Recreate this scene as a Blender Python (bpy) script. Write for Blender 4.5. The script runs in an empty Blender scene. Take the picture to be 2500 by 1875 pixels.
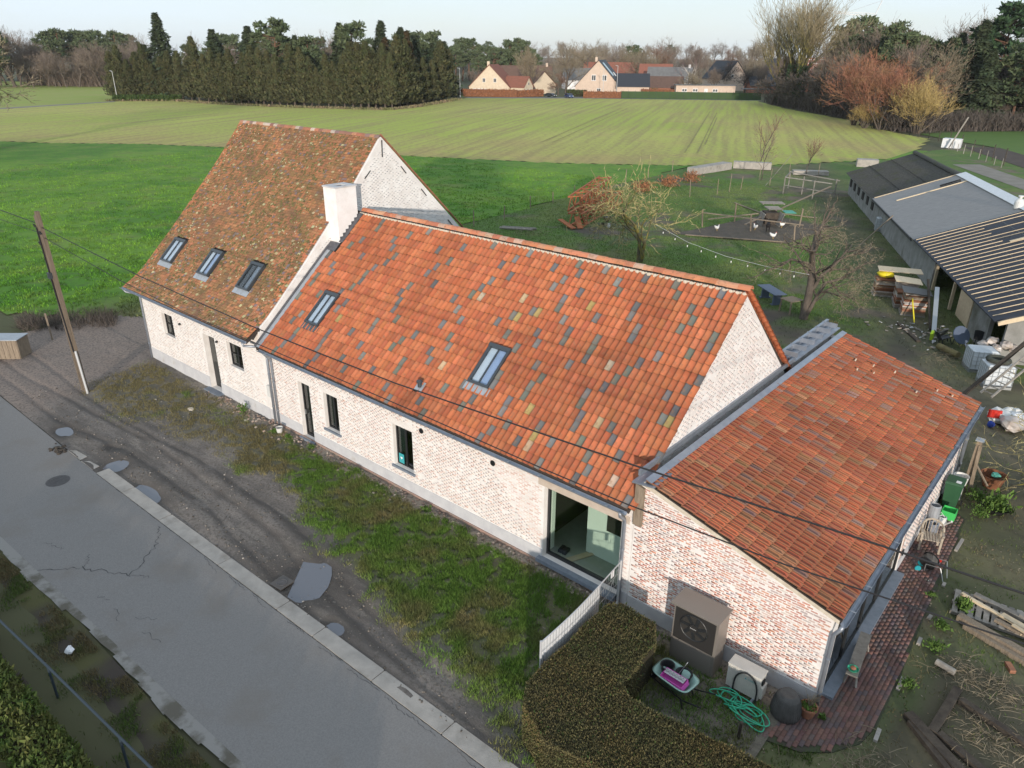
import bpy, math, random
import numpy as np
from mathutils import Matrix, Vector
random.seed(7); rng = np.random.default_rng(7)
R = math.radians
scene = bpy.context.scene
COL = scene.collection

# ------------------------------------------------------------------ camera
cam_d = bpy.data.cameras.new('camera'); cam = bpy.data.objects.new('camera', cam_d); COL.objects.link(cam)
CAM = Vector((36.5363, -14.6428, 14.3444)); YAW, PITCH, ROLL = -0.7054, -0.4217, 0.0081
_f = Vector((math.sin(YAW)*math.cos(PITCH), math.cos(YAW)*math.cos(PITCH), math.sin(PITCH)))
_r = Vector((math.cos(YAW), -math.sin(YAW), 0)); _u = _r.cross(_f)
_r2 = _r*math.cos(ROLL)+_u*math.sin(ROLL); _u2 = _u*math.cos(ROLL)-_r*math.sin(ROLL)
cam.matrix_world = Matrix(((_r2.x, _u2.x, -_f.x, CAM.x), (_r2.y, _u2.y, -_f.y, CAM.y), (_r2.z, _u2.z, -_f.z, CAM.z), (0, 0, 0, 1)))
cam_d.sensor_width = 36.0; cam_d.lens = 36.0*1797.97/2500.0
cam_d.clip_start = 0.3; cam_d.clip_end = 6000
scene.camera = cam

# ------------------------------------------------------------------ sky, sun, exposure
SUN_EL, SUN_AZ = 8.0, 141.9          # degrees; azimuth clockwise from +Y
world = bpy.data.worlds.new('World'); scene.world = world; world.use_nodes = True
wt = world.node_tree; wt.nodes.clear()
wo = wt.nodes.new('ShaderNodeOutputWorld'); bg = wt.nodes.new('ShaderNodeBackground'); sk = wt.nodes.new('ShaderNodeTexSky')
sk.sky_type = 'NISHITA'; sk.sun_disc = False; sk.sun_elevation = R(SUN_EL); sk.sun_rotation = R(SUN_AZ)
sk.altitude = 30; sk.air_density = 1.0; sk.dust_density = 0.6; sk.ozone_density = 1.6
# thin high cloud veil: whitens the blue in soft patches all round the sky
wc = wt.nodes.new('ShaderNodeTexCoord'); wm = wt.nodes.new('ShaderNodeMapping'); wm.inputs['Scale'].default_value = (1.2, 1.2, 5.0)
wn = wt.nodes.new('ShaderNodeTexNoise'); wn.inputs['Scale'].default_value = 1.6; wn.inputs['Detail'].default_value = 7; wn.inputs['Roughness'].default_value = .55
wr = wt.nodes.new('ShaderNodeMapRange'); wr.inputs[1].default_value = .32; wr.inputs[2].default_value = .72; wr.inputs[3].default_value = .62; wr.inputs[4].default_value = .92
wx = wt.nodes.new('ShaderNodeMix'); wx.data_type = 'RGBA'
wt.links.new(wc.outputs['Generated'], wm.inputs['Vector']); wt.links.new(wm.outputs['Vector'], wn.inputs['Vector'])
wt.links.new(wn.outputs['Fac'], wr.inputs[0]); wt.links.new(wr.outputs[0], wx.inputs[0])
wt.links.new(sk.outputs['Color'], wx.inputs[6]); wx.inputs[7].default_value = (5.9, 6.8, 7.7, 1)
wt.links.new(wx.outputs[2], bg.inputs['Color']); bg.inputs['Strength'].default_value = 0.125
wt.links.new(bg.outputs[0], wo.inputs['Surface'])
sun_d = bpy.data.lights.new('sun', 'SUN'); sun = bpy.data.objects.new('sun', sun_d); COL.objects.link(sun)
sun_d.energy = 3.4; sun_d.angle = R(1.2); sun_d.color = (1.0, 0.89, 0.77)
_sd = Vector((math.sin(R(SUN_AZ))*math.cos(R(SUN_EL)), math.cos(R(SUN_AZ))*math.cos(R(SUN_EL)), math.sin(R(SUN_EL))))
sun.rotation_euler = _sd.to_track_quat('Z', 'Y').to_euler(); sun.location = (60, -60, 40)
scene.view_settings.view_transform = 'Standard'; scene.view_settings.look = 'None'
scene.view_settings.exposure = 0.24; scene.view_settings.gamma = 1.0; scene.view_settings.use_curve_mapping = False
scene.cycles.max_bounces = 6; scene.cycles.transparent_max_bounces = 12
scene.cycles.use_denoising = True

# ------------------------------------------------------------------ materials
MATS = {}
def mat(name, c=(.5, .5, .5), c2=None, scale=3.0, lo=.35, hi=.65, rough=.85, bump=0.0, bscale=30.0, metal=0.0, src=None,
        stretch=None, c3=None, scale3=.6, lo3=.5, hi3=.7, spec=.3, var=0.0, trans=0.0):
    """procedural material: base colour (constant, object colour or piece colour), two noise layers, per-piece variation, bump"""
    m = bpy.data.materials.new(name); m.use_nodes = True; t = m.node_tree; n = t.nodes; l = t.links
    b = n['Principled BSDF']; b.inputs['Roughness'].default_value = rough; b.inputs['Metallic'].default_value = metal
    b.inputs['Specular IOR Level'].default_value = spec
    tc = n.new('ShaderNodeTexCoord'); vec = tc.outputs['Object']
    if stretch:
        mp = n.new('ShaderNodeMapping'); mp.inputs['Scale'].default_value = stretch; l.new(vec, mp.inputs['Vector']); vec = mp.outputs['Vector']
    def noise(s, d=5):
        q = n.new('ShaderNodeTexNoise'); q.inputs['Scale'].default_value = s; q.inputs['Detail'].default_value = d; q.inputs['Roughness'].default_value = .6
        l.new(vec, q.inputs['Vector']); return q.outputs['Fac']
    def mix(fac, a, bb, mode='MIX'):
        x = n.new('ShaderNodeMix'); x.data_type = 'RGBA'; x.blend_type = mode
        for i, s in ((0, fac), (6, a), (7, bb)):
            if hasattr(s, 'is_output'): l.new(s, x.inputs[i])
            elif i == 0: x.inputs[0].default_value = s
            else: x.inputs[i].default_value = (*s, 1)
        return x.outputs[2]
    def rmp(f, a, bb):
        x = n.new('ShaderNodeMapRange'); l.new(f, x.inputs[0]); x.inputs[1].default_value = a; x.inputs[2].default_value = bb; x.clamp = True; return x.outputs[0]
    if src == 'obj': base = n.new('ShaderNodeObjectInfo').outputs['Color']
    elif src == 'attr':
        a = n.new('ShaderNodeAttribute'); a.attribute_name = 'Col'; base = a.outputs['Color']
    else: base = c
    col = base
    if c2 is not None: col = mix(rmp(noise(scale), lo, hi), col, c2)
    if c3 is not None: col = mix(rmp(noise(scale3, 8), lo3, hi3), col, c3)
    if var:
        o = n.new('ShaderNodeNewGeometry').outputs['Random Per Island']
        o2 = n.new('ShaderNodeObjectInfo').outputs['Random']
        ad = n.new('ShaderNodeMath'); ad.operation = 'ADD'; l.new(o, ad.inputs[0]); l.new(o2, ad.inputs[1])
        fr = n.new('ShaderNodeMath'); fr.operation = 'FRACT'; l.new(ad.outputs[0], fr.inputs[0])
        h = n.new('ShaderNodeHueSaturation'); mr = n.new('ShaderNodeMapRange'); l.new(fr.outputs[0], mr.inputs[0])
        mr.inputs[3].default_value = 1-var; mr.inputs[4].default_value = 1+var; l.new(mr.outputs[0], h.inputs['Value'])
        if hasattr(col, 'is_output'): l.new(col, h.inputs['Color'])
        else: h.inputs['Color'].default_value = (*col, 1)
        col = h.outputs[0]
    if hasattr(col, 'is_output'): l.new(col, b.inputs['Base Color'])
    else: b.inputs['Base Color'].default_value = (*col, 1)
    if bump:
        bp = n.new('ShaderNodeBump'); bp.inputs['Strength'].default_value = bump; bp.inputs['Distance'].default_value = .02
        l.new(noise(bscale, 6), bp.inputs['Height']); l.new(bp.outputs[0], b.inputs['Normal'])
    MATS[name] = m; m['b'] = 1
    return m
def glass(name, tint=(.75, .85, .8), refl=.12):
    m = bpy.data.materials.new(name); m.use_nodes = True; t = m.node_tree; n = t.nodes; l = t.links; n.remove(n['Principled BSDF'])
    tr = n.new('ShaderNodeBsdfTransparent'); tr.inputs[0].default_value = (*tint, 1); g = n.new('ShaderNodeBsdfGlossy'); g.inputs['Roughness'].default_value = .02
    f = n.new('ShaderNodeLayerWeight'); f.inputs[0].default_value = .5; pw = n.new('ShaderNodeMath'); pw.operation = 'POWER'; pw.inputs[1].default_value = 4.0; l.new(f.outputs['Facing'], pw.inputs[0])
    ad = n.new('ShaderNodeMath'); ad.operation = 'ADD'; ad.inputs[1].default_value = refl; ad.use_clamp = True
    l.new(pw.outputs[0], ad.inputs[0]); x = n.new('ShaderNodeMixShader'); l.new(ad.outputs[0], x.inputs[0]); l.new(tr.outputs[0], x.inputs[1]); l.new(g.outputs[0], x.inputs[2])
    l.new(x.outputs[0], n['Material Output'].inputs['Surface']); MATS[name] = m; return m

# ------------------------------------------------------------------ mesh helpers
class MB:
    def __init__(s): s.v = []; s.f = []; s.mi = []
    def add(s, vs, fs, m=0):
        k = len(s.v); s.v += [tuple(p) for p in vs]; s.f += [tuple(i+k for i in f) for f in fs]; s.mi += [m]*len(fs); return s
    def box(s, x0, x1, y0, y1, z0, z1, m=0):
        return s.add([(x0,y0,z0),(x1,y0,z0),(x1,y1,z0),(x0,y1,z0),(x0,y0,z1),(x1,y0,z1),(x1,y1,z1),(x0,y1,z1)],
                     [(0,3,2,1),(4,5,6,7),(0,1,5,4),(1,2,6,5),(2,3,7,6),(3,0,4,7)], m)
    def obox(s, c, size, M=None, m=0):
        a, b, d = [q/2 for q in size]; M = M or Matrix.Identity(3); c = Vector(c)
        vs = [c + M @ Vector((sx*a, sy*b, sz*d)) for sz in (-1, 1) for sx, sy in ((-1,-1),(1,-1),(1,1),(-1,1))]
        return s.add(vs, [(0,3,2,1),(4,5,6,7),(0,1,5,4),(1,2,6,5),(2,3,7,6),(3,0,4,7)], m)
    def beam(s, p, q, w, h, m=0, up=(0,0,1)):
        p, q = Vector(p), Vector(q); d = (q-p); L = d.length; d.normalize(); u = Vector(up)
        if abs(d.dot(u)) > .97: u = Vector((1,0,0))
        sx = d.cross(u).normalized(); sz = sx.cross(d)
        M = Matrix((sx, d, sz)).transposed()
        return s.obox((p+q)/2, (w, L, h), M, m)
    def tube(s, pts, r, n=6, m=0, cap=True):
        pts = [Vector(p) for p in pts]; k = len(pts); rr = r if hasattr(r, '__len__') else [r]*k; vs = []; ref = None
        for i, p in enumerate(pts):
            d = (pts[min(i+1, k-1)]-pts[max(i-1, 0)])
            d = d.normalized() if d.length > 1e-9 else Vector((0,0,1))
            if ref is None: ref = Vector((0,0,1)) if abs(d.z) < .9 else Vector((1,0,0))
            a = d.cross(ref)
            a = a.normalized() if a.length > 1e-6 else d.orthogonal().normalized()
            b = a.cross(d); ref = b
            vs += [p + (a*math.cos(2*math.pi*j/n)+b*math.sin(2*math.pi*j/n))*rr[i] for j in range(n)]
        fs = [(i*n+j, i*n+(j+1)%n, (i+1)*n+(j+1)%n, (i+1)*n+j) for i in range(k-1) for j in range(n)]
        if cap: fs += [tuple(range(n-1, -1, -1)), tuple((k-1)*n+j for j in range(n))]
        return s.add(vs, fs, m)
    def half(s, p, q, r, n=7, open_up=True, m=0, th=.006):
        """half-round trough (gutter) or cap (ridge tile) from p to q"""
        p, q = Vector(p), Vector(q); d = (q-p).normalized(); a = d.cross(Vector((0,0,1))).normalized(); up = a.cross(d); sg = -1 if open_up else 1
        vs = []
        for rad in (r, r-th):
            for e in (p, q): vs += [e + a*math.cos(math.pi*j/(n-1))*rad + up*sg*math.sin(math.pi*j/(n-1))*rad for j in range(n)]
        fs = [(j, j+1, n+j+1, n+j) for j in range(n-1)] + [(2*n+j, 3*n+j, 3*n+j+1, 2*n+j+1) for j in range(n-1)]
        fs += [(0, n, 3*n, 2*n), (n-1, 3*n-1, 4*n-1, 2*n-1)] + [(j+1, j, 2*n+j, 2*n+j+1) for j in range(n-1)] + [(n+j, n+j+1, 3*n+j+1, 3*n+j) for j in range(n-1)]
        return s.add(vs, fs, m)
    def lathe(s, c, prof, n=16, m=0, sx=1, sy=1):
        c = Vector(c); vs = []; fs = []
        for r, z in prof: vs += [c+Vector((r*math.cos(2*math.pi*j/n)*sx, r*math.sin(2*math.pi*j/n)*sy, z)) for j in range(n)]
        k = len(prof)
        fs = [(i*n+j, i*n+(j+1)%n, (i+1)*n+(j+1)%n, (i+1)*n+j) for i in range(k-1) for j in range(n)]
        fs += [tuple(range(n-1, -1, -1)), tuple((k-1)*n+j for j in range(n))]
        return s.add(vs, fs, m)
    def prism(s, poly, d, m=0):
        d = Vector(d); k = len(poly); vs = [Vector(p) for p in poly]; vs = vs+[p+d for p in vs]
        return s.add(vs, [tuple(range(k-1, -1, -1)), tuple(range(k, 2*k))]+[(i, (i+1)%k, k+(i+1)%k, k+i) for i in range(k)], m)
    def sheet(s, poly, m=0): return s.add(poly, [tuple(range(len(poly)))], m)
    def ball(s, c, r, n=8, k=6, m=0, jit=0.0, sc=(1,1,1)):
        prof = []; c = Vector(c); vs = []; fs = []
        for i in range(1, k):
            a = math.pi*i/k
            for j in range(n):
                q = 1+random.uniform(-jit, jit)
                vs.append(c+Vector((sc[0]*r*q*math.sin(a)*math.cos(2*math.pi*j/n), sc[1]*r*q*math.sin(a)*math.sin(2*math.pi*j/n), sc[2]*r*q*math.cos(a))))
        vs += [c+Vector((0,0,r*sc[2])), c-Vector((0,0,r*sc[2]))]; t = len(vs)-2
        fs = [(i*n+j, (i+1)*n+j, (i+1)*n+(j+1)%n, i*n+(j+1)%n) for i in range(k-2) for j in range(n)]
        fs += [(t, j, (j+1)%n) for j in range(n)] + [(t+1, (k-2)*n+(j+1)%n, (k-2)*n+j) for j in range(n)]
        return s.add(vs, fs, m)
    def build(s, name, mats, parent=None, smooth=False, kind=None, label=None):
        me = bpy.data.meshes.new(name); me.from_pydata(s.v, [], s.f)
        mats = mats if isinstance(mats, (list, tuple)) else [mats]
        for q in mats: me.materials.append(MATS[q] if isinstance(q, str) else q)
        if len(mats) > 1: me.polygons.foreach_set('material_index', s.mi)
        if smooth: me.polygons.foreach_set('use_smooth', [True]*len(s.f))
        me.update()
        return link(name, me, parent, kind, label)
def link(name, me, parent=None, kind=None, label=None):
    o = bpy.data.objects.new(name, me); COL.objects.link(o)
    if parent is not None:
        o.parent = parent; o.matrix_parent_inverse = PINV.get(parent.name, Matrix.Identity(4))
    if kind: o['kind'] = kind
    if label: o['label'] = label
    return o
PINV = {}
def thing(name, label, cat, loc=(0,0,0), group=None):
    """an Empty at the thing's base; its parts are given in world coordinates"""
    o = bpy.data.objects.new(name, None); COL.objects.link(o); o.location = loc; o.empty_display_size = .2
    o['label'] = label; o['category'] = cat
    if group: o['group'] = group
    PINV[o.name] = Matrix.Translation(-Vector(loc)); return o
def tag(o, label, cat, group=None):
    o['label'] = label; o['category'] = cat
    if group: o['group'] = group
    return o
def struct(o): o['kind'] = 'structure'; return o
def tree_copy(root, loc, rz=0.0, sc=1.0, label=None, group=None):
    r = root.copy(); COL.objects.link(r); r.location = loc; r.rotation_euler = (0, 0, rz); r.scale = sc if hasattr(sc, '__len__') else (sc, sc, sc)
    if label: r['label'] = label
    if group: r['group'] = group
    for ch in root.children:
        c = ch.copy(); COL.objects.link(c); c.parent = r
        for g in ch.children:
            d = g.copy(); COL.objects.link(d); d.parent = c
    return r
def np_mesh(name, V, F, mats, col=None, smooth=False, mi=None):
    """fast mesh from arrays: V (n,3), F (m,k) equal-sided faces, col (n,3) piece colour"""
    me = bpy.data.meshes.new(name); V = np.asarray(V, dtype=np.float32); F = np.asarray(F, dtype=np.int32); k = F.shape[1]
    me.vertices.add(len(V)); me.vertices.foreach_set('co', V.ravel())
    me.loops.add(F.size); me.loops.foreach_set('vertex_index', F.ravel())
    me.polygons.add(len(F)); me.polygons.foreach_set('loop_start', np.arange(0, F.size, k, dtype=np.int32))
    if smooth: me.polygons.foreach_set('use_smooth', np.ones(len(F), dtype=bool))
    if col is not None:
        a = me.attributes.new('Col', 'FLOAT_COLOR', 'POINT'); c4 = np.ones((len(V), 4), dtype=np.float32); c4[:, :3] = col; a.data.foreach_set('color', c4.ravel())
    for q in (mats if isinstance(mats, (list, tuple)) else [mats]): me.materials.append(MATS[q] if isinstance(q, str) else q)
    if mi is not None: me.polygons.foreach_set('material_index', np.asarray(mi, dtype=np.int32))
    me.update(calc_edges=True); me.validate(); return me
def stamp(bv, bf, mats4, cols):
    """place copies of a base piece (bv, bf) by 4x4 matrices -> V, F, per-vertex colours"""
    bv = np.asarray(bv, float); bf = np.asarray(bf, int); T = np.asarray(mats4, float); N = len(T); nv = len(bv)
    V = np.einsum('nij,vj->nvi', T[:, :3, :3], bv) + T[:, None, :3, 3]
    F = bf[None] + (np.arange(N)*nv)[:, None, None]
    return V.reshape(-1, 3), F.reshape(-1, bf.shape[1]), np.repeat(np.asarray(cols, float), nv, axis=0)
def pieces(name, bv, bf, T, cols, parent, m_obj, m_attr, most=300, score=None, stuff_name=None, mi=None, lip=None):
    """the `most` largest-looking pieces as objects of their own, the others as one stuff part"""
    T = np.asarray(T, float); cols = np.asarray(cols, float)
    if score is None: score = np.linalg.norm(T[:, :3, 3]-np.array(CAM), axis=1)
    order = np.argsort(score); near, rest = order[:most], order[most:]
    me = np_mesh(name, bv, bf, [m_obj, lip] if lip else m_obj, mi=mi)
    inv = PINV.get(parent.name, Matrix.Identity(4))
    for i in near:
        o = bpy.data.objects.new(name, me); COL.objects.link(o); o.parent = parent; o.matrix_parent_inverse = inv
        o.matrix_basis = Matrix(T[i].tolist()); o.color = (*cols[i], 1)
    if len(rest):
        V, F, c = stamp(bv, bf, T[rest], cols[rest])
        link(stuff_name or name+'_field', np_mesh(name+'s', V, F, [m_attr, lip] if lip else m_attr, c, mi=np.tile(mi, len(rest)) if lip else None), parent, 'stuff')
def frame4(p, x, y, z):
    M = np.eye(4); M[:3, 0] = x; M[:3, 1] = y; M[:3, 2] = z; M[:3, 3] = p; return M
BOXV = [(-.5,-.5,-.5),(.5,-.5,-.5),(.5,.5,-.5),(-.5,.5,-.5),(-.5,-.5,.5),(.5,-.5,.5),(.5,.5,.5),(-.5,.5,.5)]
BOXF = [(0,3,2,1),(4,5,6,7),(0,1,5,4),(1,2,6,5),(2,3,7,6),(3,0,4,7)]
def rgbj(c, j=.1): k = 1+random.uniform(-j, j); return tuple(max(0, q*k*(1+random.uniform(-j, j)*.4)) for q in c)
# ------------------------------------------------------------------ the materials in use
mat('tile_lip', (.19, .08, .05), (.13, .085, .04), scale=2.5, rough=.95)  # lip dirt; on pantile roll sides it paints the shadow line
mat('tile_obj', src='obj', c2=(.22, .12, .07), scale=9, lo=.52, hi=.78, rough=.8, bump=.25, bscale=60)
mat('tile_attr', src='attr', c2=(.22, .12, .07), scale=9, lo=.52, hi=.78, rough=.8, bump=.25, bscale=60)
mat('old_obj', src='obj', c2=(.24, .155, .07), scale=3.2, lo=.48, hi=.7, c3=(.17, .10, .065), scale3=.9, lo3=.5, hi3=.72, rough=.9, bump=.4, bscale=45)
mat('old_attr', src='attr', c2=(.24, .155, .07), scale=3.2, lo=.48, hi=.7, c3=(.17, .10, .065), scale3=.9, lo3=.5, hi3=.72, rough=.9, bump=.4, bscale=45)
mat('brick_obj', src='obj', c2=(.74, .70, .66), scale=6, lo=.45, hi=.75, rough=.9, bump=.3, bscale=70)
mat('brick_attr', src='attr', c2=(.74, .70, .66), scale=6, lo=.45, hi=.75, rough=.9, bump=.3, bscale=70)
mat('limewash', (.80, .775, .75), (.70, .66, .63), scale=2.2, rough=.92, bump=.35, bscale=26, c3=(.70, .62, .58), scale3=.7, lo3=.55, hi3=.85)
mat('white_wall', (.82, .80, .79), (.74, .71, .69), scale=3, rough=.92, bump=.4, bscale=22)
mat('plinth', (.56, .56, .57), (.48, .48, .50), scale=2.5, rough=.9, bump=.2, bscale=40, c3=(.4, .37, .33), scale3=1.4, lo3=.6, hi3=.8)
mat('footing', (.40, .25, .20), (.30, .24, .20), scale=5, rough=.95, bump=.5, bscale=25)
mat('roof_under', (.05, .04, .035)); mat('mortar', (.62, .56, .46), (.5, .42, .33), scale=8, bump=.4, rough=.95)
mat('zinc', (.34, .37, .42), (.27, .30, .35), scale=4, rough=.45, metal=.55, bump=.08, bscale=12, spec=.5)
mat('zinc_pale', (.42, .45, .48), (.36, .38, .41), scale=5, rough=.5, metal=.4, spec=.5)
mat('lead', (.13, .13, .14), (.09, .09, .10), scale=6, rough=.6, metal=.2)
mat('black_frame', (.018, .020, .022), rough=.45, spec=.5); mat('skylight_frame', (.055, .065, .075), rough=.4, spec=.5, metal=.2)
mat('bluestone', (.22, .25, .30), (.17, .20, .24), scale=6, rough=.6, bump=.1)
mat('pane_back', (.72, .74, .78), rough=.8); mat('pane_back_blue', (.42, .50, .68), rough=.8); mat('pane_back_grey', (.22, .24, .27), rough=.8); mat('curtain', (.34, .38, .36), (.24, .27, .26), scale=12, stretch=(6, 6, .3), rough=.9)
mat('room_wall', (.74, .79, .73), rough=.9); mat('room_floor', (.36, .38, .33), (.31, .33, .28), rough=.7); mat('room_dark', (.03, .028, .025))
mat('lintel', (.55, .47, .40), (.48, .40, .33), scale=3, rough=.9, bump=.15)
mat('wood_old', (.30, .24, .18), (.19, .15, .11), scale=5, stretch=(6, 6, .6), rough=.9, bump=.35, bscale=22)
mat('wood_grey', (.30, .28, .25), (.20, .18, .16), scale=6, rough=.9, bump=.3, var=.25)
mat('wood_new', (.66, .54, .38), (.58, .46, .31), scale=6, rough=.8, bump=.1, var=.15)
mat('wood_dark', (.085, .07, .055), (.05, .04, .033), scale=4, rough=.95, bump=.6, bscale=18)
mat('wood_pole', (.20, .155, .115), (.125, .10, .075), scale=3, stretch=(8, 8, .5), rough=.9, bump=.4, bscale=30)
mat('black_plastic', (.02, .021, .023), rough=.5, spec=.4); mat('cable', (.025, .024, .026), rough=.6)
mat('white_plastic', (.66, .66, .64), (.58, .58, .56), rough=.45, spec=.4); mat('white_sheet', (.74, .75, .76), (.66, .67, .68), scale=4, rough=.6)
mat('steel', (.40, .42, .43), rough=.4, metal=.7, spec=.5)
mat('hp_body', (.26, .235, .21), rough=.42, metal=.35, spec=.5); mat('hp_dark', (.028, .027, .026), rough=.45, spec=.45)
mat('ac_white', (.60, .58, .53), (.53, .51, .47), scale=3, rough=.5); mat('print_teal', (.05, .35, .38)); mat('print_pale', (.5, .5, .5))
mat('pale_green_plastic', (.33, .50, .44), rough=.4); mat('pink_plastic', (.62, .10, .45), rough=.45); mat('clear_plastic', (.52, .52, .53), rough=.35)
mat('hose_green', (.03, .36, .20), (.05, .45, .27), scale=20, rough=.45, spec=.5); mat('planter_grey', (.10, .098, .095), (.075, .073, .07), scale=8, rough=.85, bump=.3)
mat('terracotta', (.36, .16, .09), (.25, .12, .08), scale=8, rough=.9); mat('bin_green', (.03, .095, .045), (.025, .08, .04), scale=5, rough=.5)
mat('crate_green', (.06, .5, .12), rough=.5); mat('teak', (.46, .40, .32), (.36, .31, .25), scale=8, rough=.85); mat('red_plastic', (.55, .03, .02), rough=.5); mat('teal_plastic', (.02, .28, .33), rough=.5)
mat('paver_obj', src='obj', c2=(.06, .05, .04), scale=5, lo=.5, hi=.8, rough=.85, bump=.3, bscale=50); mat('paver_attr', src='attr', c2=(.06, .05, .04), scale=5, lo=.5, hi=.8, rough=.85, bump=.3, bscale=50)
mat('paver_joint', (.055, .045, .04), (.05, .07, .03), scale=3)
mat('concrete', (.40, .37, .335), (.31, .29, .265), scale=2.2, rough=.95, bump=.35, bscale=45, c3=(.2, .18, .155), scale3=.9, lo3=.55, hi3=.75)
mat('block_wall', (.30, .30, .29), (.21, .21, .20), scale=1.5, rough=.95, bump=.4, bscale=15, c3=(.12, .12, .09), scale3=.5, lo3=.55, hi3=.75)
mat('roof_moss', (.060, .057, .052), (.10, .097, .085), scale=7, rough=.98, bump=.9, bscale=14, c3=(.07, .075, .035), scale3=.8, lo3=.52, hi3=.75)
mat('roof_board', (.30, .29, .28), (.25, .24, .235), scale=1.2, rough=.9, bump=.15, stretch=(1, 5, 5))
mat('membrane', (.030, .034, .048), (.024, .027, .038), scale=1.5, rough=.7, spec=.4)
mat('orange_steel', (.42, .15, .06), (.28, .10, .05), scale=2.5, rough=.8); mat('rust', (.22, .09, .045), (.15, .07, .04), scale=4, rough=.95)
mat('blue_table', (.10, .13, .19), rough=.6); mat('water', (.14, .145, .165), rough=.06, spec=.6)
mat('wet_mud', (.075, .065, .057), rough=.35, spec=.5); mat('iron_cover', (.11, .105, .105), (.08, .075, .075), scale=9, rough=.75, bump=.4, bscale=60)
mat('tank_white', (.60, .64, .68), (.53, .57, .60), scale=2, rough=.5); mat('tyre', (.022, .022, .022), rough=.9)
mat('yellow_sack', (.75, .62, .03), rough=.6); mat('plastic_wrap', (.50, .47, .45), (.40, .33, .28), scale=4, rough=.35, spec=.5)
mat('pole_metal', (.55, .56, .57), rough=.5, metal=.3); mat('car_dark', (.025, .03, .035), rough=.25, spec=.6); mat('car_blue', (.03, .06, .15), rough=.25, spec=.6); mat('car_glass', (.02, .025, .03), rough=.1, spec=.6); mat('car_red', (.25, .02, .02), rough=.3)
mat('feather_white', (.72, .71, .69), rough=.9); mat('fur_black', (.018, .016, .016), rough=.9); mat('comb_red', (.5, .03, .02)); mat('beak', (.6, .4, .1))
mat('paper', (.75, .76, .78)); mat('bulb', (.7, .7, .68), rough=.3)
glass('pane_glass', (.87, .92, .89), .05); glass('dark_glass', (.45, .5, .5), .08); glass('clear_glass', (.86, .90, .93), .05)
# vegetation
mat('bark', (.13, .105, .085), (.085, .07, .058), scale=4, rough=.95, bump=.5, bscale=14, stretch=(3, 3, .8))
mat('bark_birch', (.50, .47, .43), (.2, .18, .16), scale=3, lo=.55, hi=.7, rough=.9); mat('bark_pine', (.22, .12, .075), (.14, .085, .06), scale=3, rough=.95)
mat('bark_lichen', (.105, .095, .06), (.22, .19, .05), scale=2.2, lo=.45, hi=.6, rough=.95); mat('twig_lichen', (.36, .31, .13), (.28, .24, .13), scale=1.5, var=.3, rough=.95)
mat('twig', (.22, .175, .14), (.17, .135, .11), scale=.6, var=.25, rough=.95); mat('twig_oak', (.23, .19, .13), var=.25, rough=.95); mat('twig_birch', (.20, .13, .12), var=.25, rough=.95)
mat('twig_dark', (.105, .088, .076), var=.3, rough=.95); mat('twig_brown', (.19, .115, .08), var=.25, rough=.95); mat('twig_poplar', (.27, .225, .14), var=.25, rough=.95)
mat('twig_red', (.30, .12, .085), (.27, .16, .085), scale=.8, var=.3, rough=.95); mat('twig_yellow', (.42, .31, .12), (.34, .25, .11), scale=.9, var=.3, rough=.95)
mat('needle_thuja', (.072, .092, .040), (.115, .105, .05), scale=.7, var=.35, rough=.9); mat('needle_spruce', (.045, .072, .034), (.066, .082, .040), scale=.5, var=.35, rough=.9)
mat('needle_pine', (.075, .110, .050), (.10, .12, .06), scale=.5, var=.3, rough=.9); mat('needle_cedar', (.028, .065, .03), (.045, .08, .032), scale=.5, var=.3, rough=.9); mat('needle_brown', (.12, .075, .035), (.07, .065, .03), scale=.6, var=.3, rough=.9)
mat('leaf_ivy', (.035, .065, .025), var=.35, rough=.8); mat('leaf_hedge', (.045, .085, .02), (.065, .095, .025), scale=1, var=.3, rough=.85)
mat('hedge_brown', (.150, .122, .056), (.115, .110, .048), scale=1.2, var=.25, rough=.95, c3=(.175, .135, .055), scale3=.7, lo3=.5, hi3=.7); mat('hedge_core', (.035, .030, .016), rough=1)
mat('leaf_shrub', (.075, .13, .025), (.12, .12, .035), scale=2, var=.4, rough=.8); mat('hedge_beech', (.33, .14, .065), (.26, .13, .07), scale=.8, var=.2, rough=.95)
mat('weed', (.085, .15, .03), var=.35, rough=.8); mat('dead_grass', (.23, .19, .13), var=.3, rough=.95)
mat('grass_attr', src='attr', var=.3, rough=.9); mat('ground_attr', src='attr', c2=(.06, .055, .04), scale=1.7, lo=.5, hi=.85, rough=.95, bump=.6, bscale=9)
mat('verge_attr', src='attr', c2=(.10, .088, .076), scale=11, lo=.46, hi=.68, rough=.9, bump=1.0, bscale=22, c3=(.235, .205, .175), scale3=7, lo3=.6, hi3=.74)
mat('ground_far', (.10, .11, .05), (.07, .065, .04), scale=.05, rough=.98)

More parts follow.
